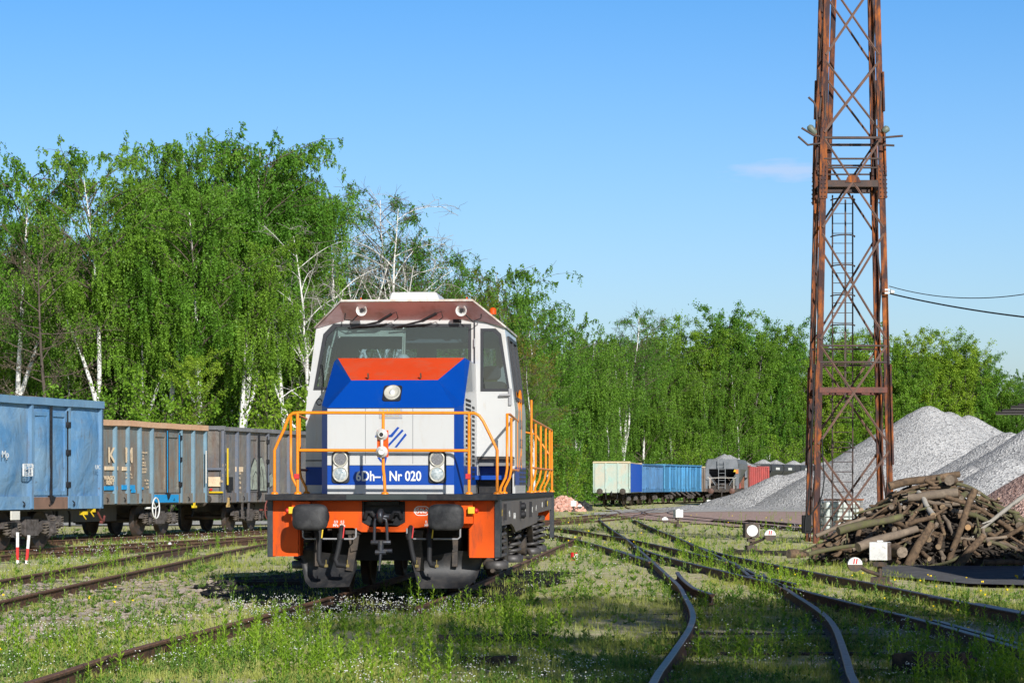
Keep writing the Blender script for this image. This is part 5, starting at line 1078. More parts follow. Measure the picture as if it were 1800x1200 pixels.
# ------------------------------------------------------------------ log pile
LOGM = paint('grey_brown_bark', (.175,.115,.068), .9, 0, (.065,.043,.028), .4, 5, bump=.8, var=.3, fine=30)
LOGG = paint('mossy_bark', (.125,.125,.05), .9, 0, (.11,.09,.06), .45, 4, bump=.8, var=.3)
LOGL = paint('pale_weathered_wood', (.23,.18,.13), .85, 0, (.17,.13,.10), .4, 5, bump=.6, var=.2)
LOGB = barkmat('birch_log_bark', (.42,.39,.34), (.10,.09,.08), True)
CUT = paint('sawn_wood', (.42,.30,.18), .85, 0, (.24,.17,.11), .4, 6, var=.15); CUTD = paint('old_sawn_wood', (.27,.21,.155), .85, 0, (.14,.11,.08), .45, 6, var=.2)
def logmesh(L, r, bend, m, cut, seed):
    r_ = random.Random(seed); g = MB(); n = 6; pts = []; rr = []
    for i in range(n+1):
        t = i/n; pts.append((L*(t-.5), bend*math.sin(t*math.pi)*L+r_.uniform(-.01,.01), r_.uniform(-.01,.01)+bend*.5*math.sin(t*5)*L)); rr.append(r*(1-.22*t)*r_.uniform(.95,1.06))
    g.tube(pts, rr, 10, 0, caps=False); o = len(g.v); k = 10
    g.add(g.v[:k], [tuple(reversed(range(k)))], 1); g.add(g.v[n*k:(n+1)*k], [tuple(range(k))], 1)
    if r < .06 and L > 1.2: p = Vector(pts[3]); g.tube([p, p+Vector((.18,.2,.06))], [r*.5,r*.3], 6)
    ob = g.build('cut_log', [m, cut]); me = ob.data; bpy.data.objects.remove(ob); return me
specs = []
for i in range(26):
    u = R.random(); r = .024+.056*u**1.8; L = R.uniform(.4, 1.1)*(1.15 if r < .05 else .8)
    m = R.choice([LOGM, LOGM, LOGM, LOGG, LOGL, LOGM, LOGG]); specs.append((L, r, R.uniform(-.07,.07), m, R.choice([CUT, CUTD, CUTD])))
specs += [(1.3,.05,.03,LOGB,CUTD), (1.0,.06,-.03,LOGB,CUT)]
lmesh = [(logmesh(*s_, 100+i), s_) for i, s_ in enumerate(specs)]
LPX, LPY = 8.75, 53.2
LRX, LRY, LH = 2.6, 2.5, 1.70
def moundz(x, y):
    u = (x-LPX)/LRX; w_ = (y-LPY)/LRY; r = math.sqrt(u*u+w_*w_)
    base = max(0, 1-r**1.35)**.8
    return LH*base*(.92+.16*float(fbm(x*1.3, y*1.3, 2)))*(1 if x > LPX-1.2 else 1.0)
names = 0
def place_log(me, spec, loc, az, tilt, label, group):
    global names
    o = bpy.data.objects.new('cut_log', me); COL.objects.link(o); o.location = loc
    o.rotation_euler = (R.uniform(0,6.28), -tilt, az); tag(o, label, 'log', group); return o
GL = 'cut logs and branches in the big heap'
cnt = 0
for layer in range(3):
    n_l = (170, 85, 35)[layer]
    for i in range(n_l):
        for _ in range(30):
            x = LPX+R.uniform(-1,1)*LRX*.97; y = LPY+R.uniform(-1,.35)*LRY*.97
            if ((x-LPX)/LRX)**2+((y-LPY)/LRY)**2 < .96: break
        me, s_ = R.choice(lmesh[:26]) if R.random() < .975 else R.choice(lmesh[26:])
        z = moundz(x, y); e = .12; gxx = (moundz(x+e,y)-moundz(x-e,y))/(2*e); gyy = (moundz(x,y+e)-moundz(x,y-e))/(2*e)
        q_ = R.random(); az = R.gauss(0, .6) if q_ < .4 else (R.gauss(math.pi/2, .3) if q_ < .68 else R.uniform(0, math.pi))
        sl = gxx*math.cos(az)+gyy*math.sin(az); tilt = math.atan(max(-.5, min(.5, sl)))+R.gauss(0,.13)
        zz = z-layer*.12+R.uniform(-.06,.08); zz = max(zz, s_[1]*.9+abs(math.sin(tilt))*s_[0]*.42)
        lab = {LOGB: 'white barked birch branch lying in the big log heap', LOGG: 'mossy green cut branch lying in the big log heap', LOGL: 'pale bare wood piece lying in the big log heap'}.get(s_[3], 'grey brown cut log lying in the big log heap')
        place_log(me, s_, (x, y, zz), az, tilt, lab, GL+{LOGB: ', birch', LOGG: ', mossy', LOGL: ', pale'}.get(s_[3], ', grey brown')); cnt += 1
def big(px, py, d, L, r, az, tilt, label, m=LOGM, bend=.02, cut=CUTD, dz=0, yaw=0):
    me = logmesh(L, r, bend, m, cut, cnt+int(px)); x, y, z = wp(px, py, d); o = bpy.data.objects.new('cut_log', me); COL.objects.link(o); o.location = (x, y, z+dz); o.rotation_euler = (0, -tilt, az); return tag(o, label, 'log')
big(1576, 968, 50.6, .7, .145, rad(-80), 0, 'thick short log with its round cut end facing out at the foot of the heap')
big(1617, 957, 50.6, 1.0, .095, rad(20), rad(58), 'stout pale log leaning up at the front middle of the heap', LOGM)
big(1706, 968, 50.5, .85, .09, rad(20), rad(48), 'stout log leaning up at the front right of the heap')
big(1690, 922, 51.0, 1.5, .075, rad(190), rad(-68), 'long grey log standing steeply against the front of the heap')
big(1530, 920, 51.2, 1.4, .085, rad(15), rad(12), 'thick mossy log lying slanted on the left flank of the heap', LOGG)
big(1560, 945, 51.0, 1.5, .095, rad(30), rad(14), 'thick split log lying low at the left front of the heap', LOGL)
big(1625, 843, 53.0, 1.5, .085, rad(5), rad(10), 'dark straight log crowning the top of the heap')
big(1673, 843, 52.6, .5, .11, rad(70), 0, 'short round log end on top of the heap', LOGM, cut=CUTD)
big(1640, 870, 52.3, 1.0, .10, rad(170), rad(-5), 'broken whitish trunk piece near the top of the heap', LOGL)
big(1700, 925, 51.4, .6, .08, rad(-95), 0, 'short log with bright orange cut end in the heap', LOGM, cut=plain('fresh_cut', (.5,.3,.14), .8))
big(1745, 915, 51.5, 1.9, .045, rad(165), rad(-38), 'long thin whitish branch sloping down the right side of the heap', LOGB)
big(1775, 940, 51.5, 1.6, .05, rad(165), rad(-30), 'long thin dark branch sloping down at the right edge of the heap')
big(1480, 962, 51.0, 1.6, .045, rad(25), rad(9), 'long mossy pole at the left foot of the heap', LOGG)
big(1478, 925, 52.0, 1.1, .045, rad(10), rad(20), 'pale pole rising from the left end of the heap', LOGL)
big(1462, 965, 51.6, .8, .05, rad(-5), rad(3), 'dark branch lying flat at the left tip of the heap')
big(1401, 973, 57.0, .42, .11, rad(20), 0, 'short stump piece lying alone in the grass left of the heap', LOGM)
big(1770, 988, 50.0, .9, .06, rad(-3), rad(0), 'short flat branch lying before the right end of the heap')
# bark and twig litter filling the heap
g = MB(); r2 = random.Random(5)
for i in range(1500):
    x = LPX+r2.uniform(-1,1)*LRX*.93; y = LPY+r2.uniform(-1,1)*LRY*.93; z = moundz(x, y)
    if z < .03: continue
    a = r2.uniform(0, 6.28); L_ = r2.uniform(.1,.35); zz = r2.uniform(.3,.93)*z; t = r2.uniform(-.5,.5)
    g.bar((x-L_*math.cos(a),y-L_*math.sin(a),zz-t*L_), (x+L_*math.cos(a),y+L_*math.sin(a),zz+t*L_), r2.uniform(.02,.07), r2.uniform(.02,.05))
nx_ = 26; vs = []
for j in range(nx_):
    for i in range(nx_): x = LPX+(i/(nx_-1)*2-1)*LRX; y = LPY+(j/(nx_-1)*2-1)*LRY; vs.append((x, y, max(0, moundz(x,y)-.22)*.95-.03))
g.add(vs, [(j*nx_+i, j*nx_+i+1, (j+1)*nx_+i+1, (j+1)*nx_+i) for j in range(nx_-1) for i in range(nx_-1)])
tag(g.build('wood_litter', paint('bark_litter', (.065,.05,.038), .95, 0, (.03,.025,.02), .5, 8, bump=1)), 'dark bark and twig litter between the logs of the heap', 'wood litter', kind='stuff')
# ------------------------------------------------------------------ switch lanterns, markers, small things
IRON = paint('switch_iron', (.05,.045,.042), .7, 0, (.12,.07,.04), .45, 6)
SIGNW = paint('chalky_white', (.78,.78,.76), .55, 0, (.4,.36,.33), .2, 4)
def lantern(px, py, d, s_, label, dpx, dpy, disc=True, face='circle', rz=0, ang=0, red=False, ddy=-.25):
    x, y, z = wp(px, py, d); t = thing('switch_lantern', label, 'switch lantern', (x, y, 0), rz)
    g = MB(); g.box(-s_/2,s_/2,-s_/2,s_/2,z-s_/2,z+s_/2, 0); g.box(-s_*.15,s_*.15,-s_*.15,s_*.15,z+s_/2,z+s_*.6)
    t1_ = g.build('lantern_box', IRON if face == 'circle' else SIGNW, t, .008)
    if face == 'circle':
        g = MB(); g.prism(circ(0, z, s_*.40, 26), -s_/2-.012, -s_/2-.002); g.build('white_disc', SIGNW, t1_)
        g = MB(); g.box(s_/2+.002,s_/2+.01,-s_*.4,s_*.4,z-s_*.4,z+s_*.4); g.build('side_pane', SIGNW, t1_)
    else:
        g = MB(); g.box(s_/2+.002,s_/2+.01,-s_*.45,s_*.45,z-s_*.48,z+s_*.48); g.build('rusty_side', paint('rusty_panel', (.2,.16,.14), .7, 0, (.1,.06,.04), .5, 5), t1_)
    g = MB(); g.tube([(0,0,0), (0,0,z-s_/2)], .035, 8); g.box(-.12,.12,-.18,.18,.0,.14); g.box(-.09,.09,-.09,.09,z-s_/2-.1,z-s_/2-.02); g.bar((-.1,0,.1), (.25,.1,-.02), .12, .08); g.build('stand', IRON, t)
    if disc:
        X2, Y2, Z2 = wp(dpx, dpy, d+ddy); c, s2 = math.cos(-rz), math.sin(-rz); lx, ly = X2-x, Y2-y; lx, ly = lx*c-ly*s2, lx*s2+ly*c
        g = MB(); g.tube([(0,0,.17), (lx*.5,ly*.5,(.17+Z2)/2-.02), (lx,ly,Z2)], .032, 8); lv = g.build('lever_arm', IRON, t)
        r_ = s_*.40; g = MB(); P = circ(0, 0, r_, 28); up_ = [p for p in P if p[1] >= -.001]; M_ = Matrix.Translation((lx, ly, Z2)) @ Matrix.Rotation(-rz, 4, 'Z')
        up_.append((-r_, 0)) if (-r_, 0) not in up_ else None
        top_ = [(r_*math.cos(a_), r_*math.sin(a_)) for a_ in np.linspace(0, math.pi, 15)]; bot_ = [(r_*math.cos(a_), r_*math.sin(a_)) for a_ in np.linspace(math.pi, 2*math.pi, 15)]
        g.prism(top_, -.06, .06, 'y', 0, M_); g.prism(bot_, -.0599, .0601, 'y', 1, M_); 
        if red:
            for k_ in (-.3, .05): g.prism([(k_*r_,.1*r_), ((k_+.18)*r_,.1*r_), ((k_+.3)*r_,.8*r_), ((k_+.12)*r_,.8*r_)], -.066, -.061, 'y', 2, M_)
        g.build('counterweight', [SIGNW, IRON, RED], t)
    return t
lantern(1320, 932, 63.5, .345, 'black lantern box with a white disc standing in grass left of the tower foot', 1353.5, 940, rz=.1, red=True)
lantern(1547, 968, 41.5, .29, 'white cube switch lantern in front of the log heap', 1502.5, 991.5, face='cube', rz=-.35, red=True)
lantern(1192, 902, 99, .30, 'small white switch lantern by the pink ballast track', 1169, 913.5, face='cube', rz=.3)
lantern(1245, 881.5, 190, .28, 'tiny pinkish white lantern near the buffers of the grey hopper', 1233, 887, face='cube', rz=.2)
lantern(1008, 884.5, 160, .34, 'small white lantern in front of the pink rubble heap', 1019, 890, face='cube', rz=0.0)
g = MB(); x, y, _ = gp(1009, 984, 0); g.lathe([(.075,0), (.075,.16), (.06,.17)], (x,y,0), (0,0,1), 14, 0); g.box(x,x+.08,y-.081,y-.06,.01,.14,1); tag(g.build('marker_stub', [RED, SIGNW], None), 'short red and white marker stub in the grass right of the locomotive', 'marker')
def post(px, py0, py1, label, lean=0):
    y = 53.6; x = (px-900)/F*y; h = CZ-(py0-HZ)/F*y; g = MB(); w_ = .055
    M_ = Matrix.Translation((x,y,0)) @ Matrix.Rotation(lean, 4, 'Y')
    for i, (z0, z1) in enumerate(((-.05,.10), (.10,.52), (.52,1.0))): g.box(-w_/2,w_/2,-w_/2,w_/2,h*z0,h*z1,(0,1,0)[i],M_)
    return tag(g.build('marker_post', [SIGNW, RED]), label, 'marker post')
post(31, 935, 973, 'nearer and taller red and white marker post at the left edge'); post(47, 940, 971, 'shorter red and white marker post just right of the tall one', .08)
# odd wooden baulks and debris
def baulk(px, py, d, L, w_, h, az, label, m=SLEEP):
    x, y, _ = wp(px, py, d); g = MB(); r_ = random.Random(int(px)); n = 8
    for k in range(4):
        off = (k-1.5)*w_/4; g.bar((-L/2+r_.uniform(0,.1), off, h/2+r_.uniform(-.01,.01)), (L/2-r_.uniform(0,.15), off+r_.uniform(-.01,.01), h/2+r_.uniform(-.02,.02)), w_/4*.93, h*r_.uniform(.8,1.1))
    o = g.build('wooden_sleeper', m, None, .006); o.location = (x, y, 0); o.rotation_euler = (0,0,az); return tag(o, label, 'sleeper')
OLDW = paint('rotten_dark_wood', (.05,.042,.035), .95, 0, (.02,.018,.016), .5, 8, bump=1)
baulk(455, 0, 41, 1.3, .8, .10, .25, 'rotten dark wooden sleeper stack in the shade left of the locomotive', OLDW)
baulk(870, 1105, 26.5, 1.2, .22, .07, .12, 'dark old sleeper lying in the weeds in front of the locomotive', OLDW)
baulk(1650, 1150, 22.0, .8, .30, .17, -.5, 'black wooden baulk among weeds in the right foreground', OLDW)
baulk(860, 1143, 22.7, .5, .16, .11, .2, 'short chunk of dark wood among the foreground weeds', OLDW)
baulk(1340, 965, 60, 2.0, .26, .1, -.65, 'dark sleeper lying in grass in front of the black switch lantern', OLDW)
x, y, _ = gp(1798, 1022); g = MB(); g.lathe([(.27,0), (.29,.02), (.29,.28), (.305,.30), (.29,.32), (.29,.58), (.305,.60), (.29,.62), (.29,.86), (.27,.88)], (x+.30, y, 0), (0,0,1), 28); o = g.build('barrel', plain('barrel_blue', (.01,.03,.25), .4)); tag(o, 'dark blue barrel cut off by the right edge', 'barrel'); o.scale = (1,1,.32)
# ------------------------------------------------------------------ shed to the right with projecting steel sections
shed = thing('workshop_shed', 'brick workshop shed standing outside the right edge beside the road', 'shed', (13.2, 38.2, 0))
g = MB(); g.box(-2.2,3.5,-3.5,3.0,0,4.2); g.build('wall', paint('shed_brick', (.33,.15,.10), .9, 0, (.25,.2,.17), .3, 3), shed)
g = MB(); g.prism([(-2.6,4.2), (4.0,4.2), (4.0,4.35), (.7,5.3), (-2.6,4.35)], -3.8, 3.3, 'y'); g.build('roof', paint('roof_felt', (.06,.06,.06), .9), shed)
g = MB(); g.box(-1.2,.6,-3.56,-3.502,0,2.6); g.build('door', paint('shed_door', (.1,.2,.12), .6), shed); g = MB(); g.box(1.5,2.7,-3.55,-3.502,1.2,2.4); g.build('window', WINFRAME, shed)
rack = thing('steel_rack', 'dark steel sections projecting into view at the right edge above the gravel', 'steel rack', (12.5, 60, 0))
for i, (px, py) in enumerate(((1747,727), (1760,722.5), (1777,716), (1792,712))):
    x0, y0, z0 = wp(px, py, 60); g = MB(); g.box(x0-12.5,3.2,-.25+i*.12,-.2+i*.12,z0-.03,z0+.03); g.box(x0-12.5,3.2,-.3+i*.12,-.15+i*.12,z0+.03,z0+.042); g.build('steel_section', plain('dark_section', (.03,.022,.022), .6), rack)
g = MB(); g.box(.9,1.1,-.4,-.2,0,3.25); g.box(2.6,2.8,-.4,-.2,0,3.25); g.box(.9,2.8,-.45,.4,3.15,3.22); g.box(.9,1.1,.3,.5,0,3.3); g.box(2.6,2.8,.3,.5,0,3.3); g.build('frame', TOWER_D, rack)
# ------------------------------------------------------------------ trees
def grow(seed, h=18, r0=.17, spread=4.2, first=.38, nprim=26, lean=(0,0), fork=None, up=50, droop=1.3, leaf=.13, nstr=9, perstrand=26, kind='weep', wob=.5, twigr=.012, nsec=4, bare_twigs=False, dens=1.0):
    r_ = random.Random(seed); g = MB(); C = []; 
    def path(p, d, L, n, bend, jit):
        P = [Vector(p)]; d = Vector(d).normalized()
        for i in range(n):
            d = (d+Vector((r_.gauss(0,jit), r_.gauss(0,jit), r_.gauss(0,jit)))+bend).normalized(); P.append(P[-1]+d*(L/n))
        return P
    leaders = [(Vector((0,0,-.1)), Vector((lean[0], lean[1], 1)), h, r0, 0.0)]
    if fork:
        for (t, ang, az, ls) in fork: leaders.append((t, ang, az, ls, 1))
    trunkpaths = []
    P = path((0,0,-.1), (lean[0], lean[1], 1), h, 12, Vector((-lean[0]*.06, -lean[1]*.06, .02)), .035*wob*2)
    g.tube(P, [max(.02, r0*(1-i/12.6)**.8) for i in range(13)], 8); trunkpaths.append((P, r0, first, 1.0))
    if fork:
        for (t, ang, az, ls) in fork:
            i = int(t*12); b0 = P[i]; d = Vector((math.sin(ang)*math.cos(az), math.sin(ang)*math.sin(az), math.cos(ang)))
            Q = path(b0, d, h*ls, 9, Vector((0,0,.05)), .05); g.tube(Q, [max(.018, r0*.7*(1-k/9.5)**.8) for k in range(10)], 7); trunkpaths.append((Q, r0*.7, .3, .55))
    for P, rr, fi, frac in trunkpaths:
        n = len(P)-1; npr = int(nprim*frac)
        for k in range(npr):
            t = fi+(.985-fi)*(k+.5)/npr; f = t*n; i = min(int(f), n-1); b0 = P[i].lerp(P[i+1], f-i); az = k*2.4+r_.uniform(-.5,.5)
            el = rad(up+r_.uniform(-15,18)); q = (t-fi)/(1-fi); L = spread*(.62+.68*math.sin(math.pi*(.18+.66*q)))*r_.uniform(.7,1.12)*(1 if frac == 1 else .75)
            if q > .75: el = rad(38)
            d = Vector((math.cos(az)*math.cos(el), math.sin(az)*math.cos(el), math.sin(el))); B = path(b0, d, L, 6, Vector((0,0,-.07 if kind == 'weep' else .02)), .07)
            rb = max(.018, rr*.38*(1-q*.6)); g.tube(B, [max(twigr, rb*(1-j/6.6)) for j in range(7)], 5, 0 if nstr == 1 else 1, caps=False)
            for s_ in range(nsec):
                u = .25+.75*(s_+r_.random())/nsec; j = min(int(u*6), 5); c0 = B[j].lerp(B[j+1], u*6-j); dd = (B[j+1]-B[j]).normalized()+Vector((r_.gauss(0,.6), r_.gauss(0,.6), r_.gauss(0,.35)+.1))
                Sx = path(c0, dd, L*.42*r_.uniform(.6,1.2), 4, Vector((0,0,-.10 if kind == 'weep' else .04)), .14); g.tube(Sx, [max(twigr*.9, rb*.4*(1-j/4.5)) for j in range(5)], 3, 1, caps=False)
                if bare_twigs:
                    for _ in range(4):
                        a_ = Sx[r_.randint(1,4)]; Tw = path(a_, (r_.gauss(0,1), r_.gauss(0,1), r_.gauss(.3,.7)), r_.uniform(.4,1.1), 3, Vector((0,0,0)), .25); g.tube(Tw, [.011,.009,.008,.006], 3, 1, caps=False)
                if r_.random() > dens: continue
                ns = max(1, int(nstr*(.6+.8*r_.random())))
                for _ in range(ns):
                    p = Sx[r_.randint(1,4)]+Vector((r_.gauss(0,.12), r_.gauss(0,.12), r_.gauss(0,.1)))
                    if kind == 'weep':
                        Ls = droop*r_.uniform(.25,1.15)*min(1, .3+max(0, h*.97-p.z)/4.5); az2 = r_.uniform(0,6.28); o = Vector((math.cos(az2), math.sin(az2), 0))*r_.uniform(.05,.3); m = max(5, int(perstrand*max(.45, Ls/droop)))
                        for j in range(m): w = (j+r_.random())/m; C.append((p+o*(w**.6)+Vector((r_.gauss(0,.045), r_.gauss(0,.045), -Ls*w**1.3)), 1))
                    else:
                        R_ = r_.uniform(.18,.45)
                        for j in range(int(perstrand*.7)): v = Vector((r_.gauss(0,1), r_.gauss(0,1), r_.gauss(0,.8))); C.append((p+v*R_*.6, 0))
    C_ = np.array([tuple(c[0]) for c in C]) if C else np.zeros((0,3)); return g, C_
def leafquads(C, size, seed, asp=.62, flat=.0):
    q = np.random.default_rng(seed); N = len(C); a = q.normal(size=(N,3)); a[:,2] -= .6; a /= np.linalg.norm(a,axis=1,keepdims=True)
    b_ = q.normal(size=(N,3)); b_ -= a*(a*b_).sum(1,keepdims=True); b_ /= np.linalg.norm(b_,axis=1,keepdims=True)
    s_ = (size*q.uniform(.6,1.35,N))[:,None]; V = np.stack([C-a*s_*.5, C+b_*s_*.5*asp, C+a*s_*.5, C-b_*s_*.5*asp], 1).reshape(-1,3); return V, q.random(N)
PROTO = {}
def proto(key, leafm, barkm, leaf=.14, **kw):
    g, C = grow(**kw); t = g.build('tmp', [barkm, PALETWIG if 'bare' in key else TWIG]); tm = t.data; bpy.data.objects.remove(t); cm = None
    if len(C):
        V, v = leafquads(C, leaf, kw['seed']); # clumps: neighbouring leaves share a tone
        v = np.clip(v*.45+1.0*(fbm(C[:,0]*.9+C[:,1]*.7+kw['seed'], C[:,2]*.9, 3)-.25), 0, 1)
        o = npmesh('tmp', V, 4, leafm, attr=v); cm = o.data; bpy.data.objects.remove(o)
    PROTO[key] = (tm, cm, (float(np.percentile(C[:,2], 99.6)) if len(C) > 4000 else max(v[2] for v in g.v)*.97)/1.03); return len(C)
P_ = {}
NL = [
 proto('birch_a', LEAF, BIRCH, seed=1, h=18, r0=.21, lean=(.10,.0), first=.52, fork=[(.34,.35,.3,.48)], nprim=30, spread=3.6, droop=1.7, nstr=13, perstrand=34, leaf=.135),
 proto('birch_b', LEAF, BIRCH, seed=2, h=18, r0=.21, lean=(.14,.02), first=.54, fork=[(.40,.30,2.9,.38)], nprim=28, spread=3.9, droop=1.4, nstr=13, perstrand=34, leaf=.135),
 proto('birch_c', LEAF, BIRCH, seed=3, h=19, r0=.20, lean=(-.04,.0), first=.50, fork=[(.5,.38,.5,.43), (.55,.42,3.4,.40), (.52,.4,1.9,.40), (.5,.4,5.0,.38)], nprim=34, spread=3.9, droop=2.0, nstr=12, perstrand=34, leaf=.135),
 proto('birch_full', LEAF_D, BIRCH, seed=4, h=18, lean=(.03,.0), first=.12, nprim=46, spread=4.4, droop=2.3, nstr=11, perstrand=28, leaf=.165),
 proto('birch_full2', LEAF_D, BIRCH, seed=14, h=18, lean=(-.05,.03), first=.10, fork=[(.3,.3,1.0,.42)], nprim=44, spread=4.0, droop=2.0, nstr=11, perstrand=28, leaf=.165),
 proto('birch_sparse', LEAF_D, BIRCH, seed=5, h=18, lean=(.02,.0), first=.42, fork=[(.28,.35,.0,.6), (.33,.25,2.4,.6)], nprim=26, spread=3.6, droop=1.2, nstr=10, perstrand=18, leaf=.125, bare_twigs=True, dens=.85),
 proto('birch_bare', LEAF_D, BIRCH, seed=6, h=17, lean=(-.05,.0), first=.35, fork=[(.3,.5,2.9,.6), (.4,.4,.2,.5)], nprim=16, spread=3.2, droop=.6, nstr=1, perstrand=4, leaf=.11, bare_twigs=True, dens=.12, wob=1.3, up=55, twigr=.015),
 proto('aspen_a', LEAF_Y, BARK_G, seed=7, h=18, first=.18, nprim=40, spread=3.3, kind='puff', nstr=8, perstrand=20, leaf=.19, up=52),
 proto('aspen_b', LEAF, BARK_G, seed=8, h=19, first=.20, fork=[(.3,.25,2.0,.6)], nprim=38, spread=3.4, kind='puff', nstr=8, perstrand=20, leaf=.20, up=48),
 proto('bronze', LEAF_B, BARK, seed=9, h=16, first=.12, nprim=44, spread=3.3, kind='puff', nstr=5, perstrand=14, leaf=.15, up=35),
 proto('twiggy', TWIG_B, BARK, seed=10, h=15, first=.05, nprim=46, spread=3.0, kind='puff', nstr=3, perstrand=12, leaf=.12, up=15, bare_twigs=True),
 proto('bush', LEAF_Y, BARK, seed=12, h=4.5, r0=.06, first=.05, nprim=22, spread=1.9, kind='puff', nstr=4, perstrand=18, leaf=.15, up=45),
]
print('leaves', NL)
def tree(key, px, d, ytop, label, kind='birch', group=None, rz=None, wide=1.0, name=None, base=0):
    if px >= 1030 and kind != 'back': d += float(np.interp(px, [1030, 1170], [0, 40]))
    tm, cm, h0 = PROTO[key]; h = (HZ-ytop)/F*d+CZ-base; s_ = h/(h0*1.03); x = (px-900)/F*d
    t = thing(name or {'birch': 'birch_tree', 'aspen': 'aspen_tree'}.get(kind, 'leafy_tree'), label, 'tree', (x, d, base), R.uniform(0,6.28) if rz is None else rz, group); t.scale = (s_*wide, s_*wide, s_)
    o = bpy.data.objects.new('trunk', tm); COL.objects.link(o); o.parent = t
    if cm: c = bpy.data.objects.new('crown', cm); COL.objects.link(c); c.parent = t
    return t
for a in [
 ('birch_a', 14, 124, 272, 'birch with a white forked trunk at the far left edge above the blue wagon', 'birch', None, 0.0, .9),
 ('aspen_a', 345, 113, 615, 'young yellow green tree over the right end of the tan top rail', 'other'),
 ('twiggy', 84, 114, 385, 'brown twiggy tree with bare lower branches between the two leftmost birches', 'other'),
 ('birch_b', 138, 119, 262, 'birch with a thick white trunk leaning right above the end of the blue wagon', 'birch', None, 0.0, .85),
 ('birch_c', 305, 127, 252, 'tall weeping birch standing highest above the tan topped wagon', 'birch', None, 1.0, .82),
 ('birch_b', 282, 120, 395, 'slender birch with a slightly bent white trunk over the tan topped wagon', 'birch', None, 3.0),
 ('birch_c', 428, 131, 248, 'big weeping birch with the broadest drooping crown left of the locomotive', 'birch', None, 0.2, .95),
 ('birch_a', 363, 119, 345, 'straight slim white birch trunk over the joint of the second and third wagon', 'birch', None, 2.5),
 ('birch_c', 505, 134, 268, 'weeping birch with long hanging strands just left of the bare birches', 'birch', None, 2.2, .8),
 ('birch_a', 410, 121, 420, 'short birch with a leaning white trunk over the slate grey wagon', 'birch', None, .3),
 ('birch_bare', 545, 124, 400, 'low bare white birch right beside the left side of the cab', 'birch', None, .4),
 ('birch_bare', 612, 138, 335, 'tall bare dead looking birch above the left part of the cab roof', 'birch', None, 0.0),
 ('birch_bare', 652, 141, 348, 'bare pale birch above the white roof unit of the cab', 'birch', None, 2.2),
 ('birch_sparse', 722, 144, 340, 'thin leaved birch with airy crown standing alone against the sky', 'birch', None, 0.6),
 ('birch_sparse', 778, 150, 425, 'smaller airy birch leaning right of the solitary thin leaved one', 'birch', None, 0.2),
 ('bronze', 850, 160, 482, 'bronze leaved tree behind the right corner of the cab roof', 'other'),
 ('birch_full', 905, 172, 470, 'birch with a tufted top rising right of the cab roof', 'birch'),
 ('bronze', 928, 150, 590, 'bronze green tree just right of the cab side window', 'other'),
 ('birch_sparse', 938, 146, 640, 'light birch with white forked stem beside the rear railing', 'birch'),
 ('birch_full', 965, 190, 545, 'dark green birch stepping down from the cab towards the far wagons', 'birch'),
 ('birch_full2', 1012, 222, 560, 'drooping birch above the pink rubble heap', 'birch'),
 ('birch_sparse', 1095, 240, 545, 'slim tufted birch rising above the pale mint wagon', 'birch'),
 ('birch_full', 1075, 228, 610, 'broad drooping birch right behind the pale mint wagon', 'birch'),
 ('birch_full2', 1135, 236, 605, 'drooping birch behind the mid blue wagon', 'birch'),
 ('birch_full', 1185, 244, 590, 'drooping birch behind the bright light blue wagon', 'birch'),
 ('aspen_b', 1200, 258, 556, 'green aspen at the left of the highest group right of the locomotive', 'aspen'),
 ('aspen_b', 1245, 256, 540, 'highest green aspen above the grey hopper', 'aspen'),
 ('aspen_a', 1285, 258, 548, 'bright green aspen right of the highest one above the grey hopper', 'aspen'),
 ('birch_full2', 1235, 246, 660, 'lower drooping birch right behind the grey hopper', 'birch'),
 ('birch_full', 1300, 249, 650, 'lower drooping birch right behind the red wagon', 'birch'),
 ('aspen_b', 1345, 262, 562, 'pointed green aspen above the first dark hopper', 'aspen'),
 ('birch_full2', 1352, 255, 640, 'drooping birch with dark hanging strands behind the first dark hopper', 'birch'),
 ('aspen_b', 1395, 262, 575, 'green aspen just left of the rusty tower', 'aspen'),
 ('aspen_a', 1412, 256, 655, 'bright lower aspen partly behind the left tower leg', 'aspen'),
 ('aspen_b', 1450, 268, 580, 'aspen seen through the left half of the tower', 'aspen'),
 ('aspen_a', 1485, 262, 590, 'yellow green aspen seen behind the tower ladder', 'aspen'),
 ('aspen_a', 1525, 268, 575, 'yellow green aspen seen through the right half of the tower', 'aspen'),
 ('aspen_a', 1568, 266, 592, 'yellow green aspen directly right of the tower', 'aspen'),
 ('aspen_a', 1612, 268, 578, 'yellow green aspen left of the gravel peak', 'aspen'),
 ('aspen_b', 1655, 272, 583, 'green aspen right above the gravel peak', 'aspen'),
 ('aspen_a', 1695, 270, 598, 'yellow green aspen right of the gravel peak', 'aspen'),
 ('aspen_b', 1730, 274, 625, 'green aspen above the valley between the gravel piles', 'aspen'),
 ('birch_full', 1768, 280, 668, 'low dark tree at the dip of the treeline near the right edge', 'birch'),
 ('birch_full2', 1806, 272, 655, 'tree cut off by the right edge of the view', 'birch'),
]: tree(*a)
for px, d, yt, lb in [(232,114,690,'bright yellow green bush above the tan top rail of the second wagon'), (300,113,665,'yellow green bush right of the brightest bush'), (60,113,690,'green bush behind the top edge of the blue wagon'), (480,115,675,'leafy bush left of the orange handrails'), (1000,190,790,'pale green bush behind the pink rubble heap'), (1205,230,780,'light green bush above the bright light blue wagon'), (1270,232,770,'light green bush left of the gravel heap on the hopper'), (1385,235,770,'bush behind the dark hoppers')]:
    tree('bush', px, d, yt, lb, 'x', None, None, 1.0, 'bush')
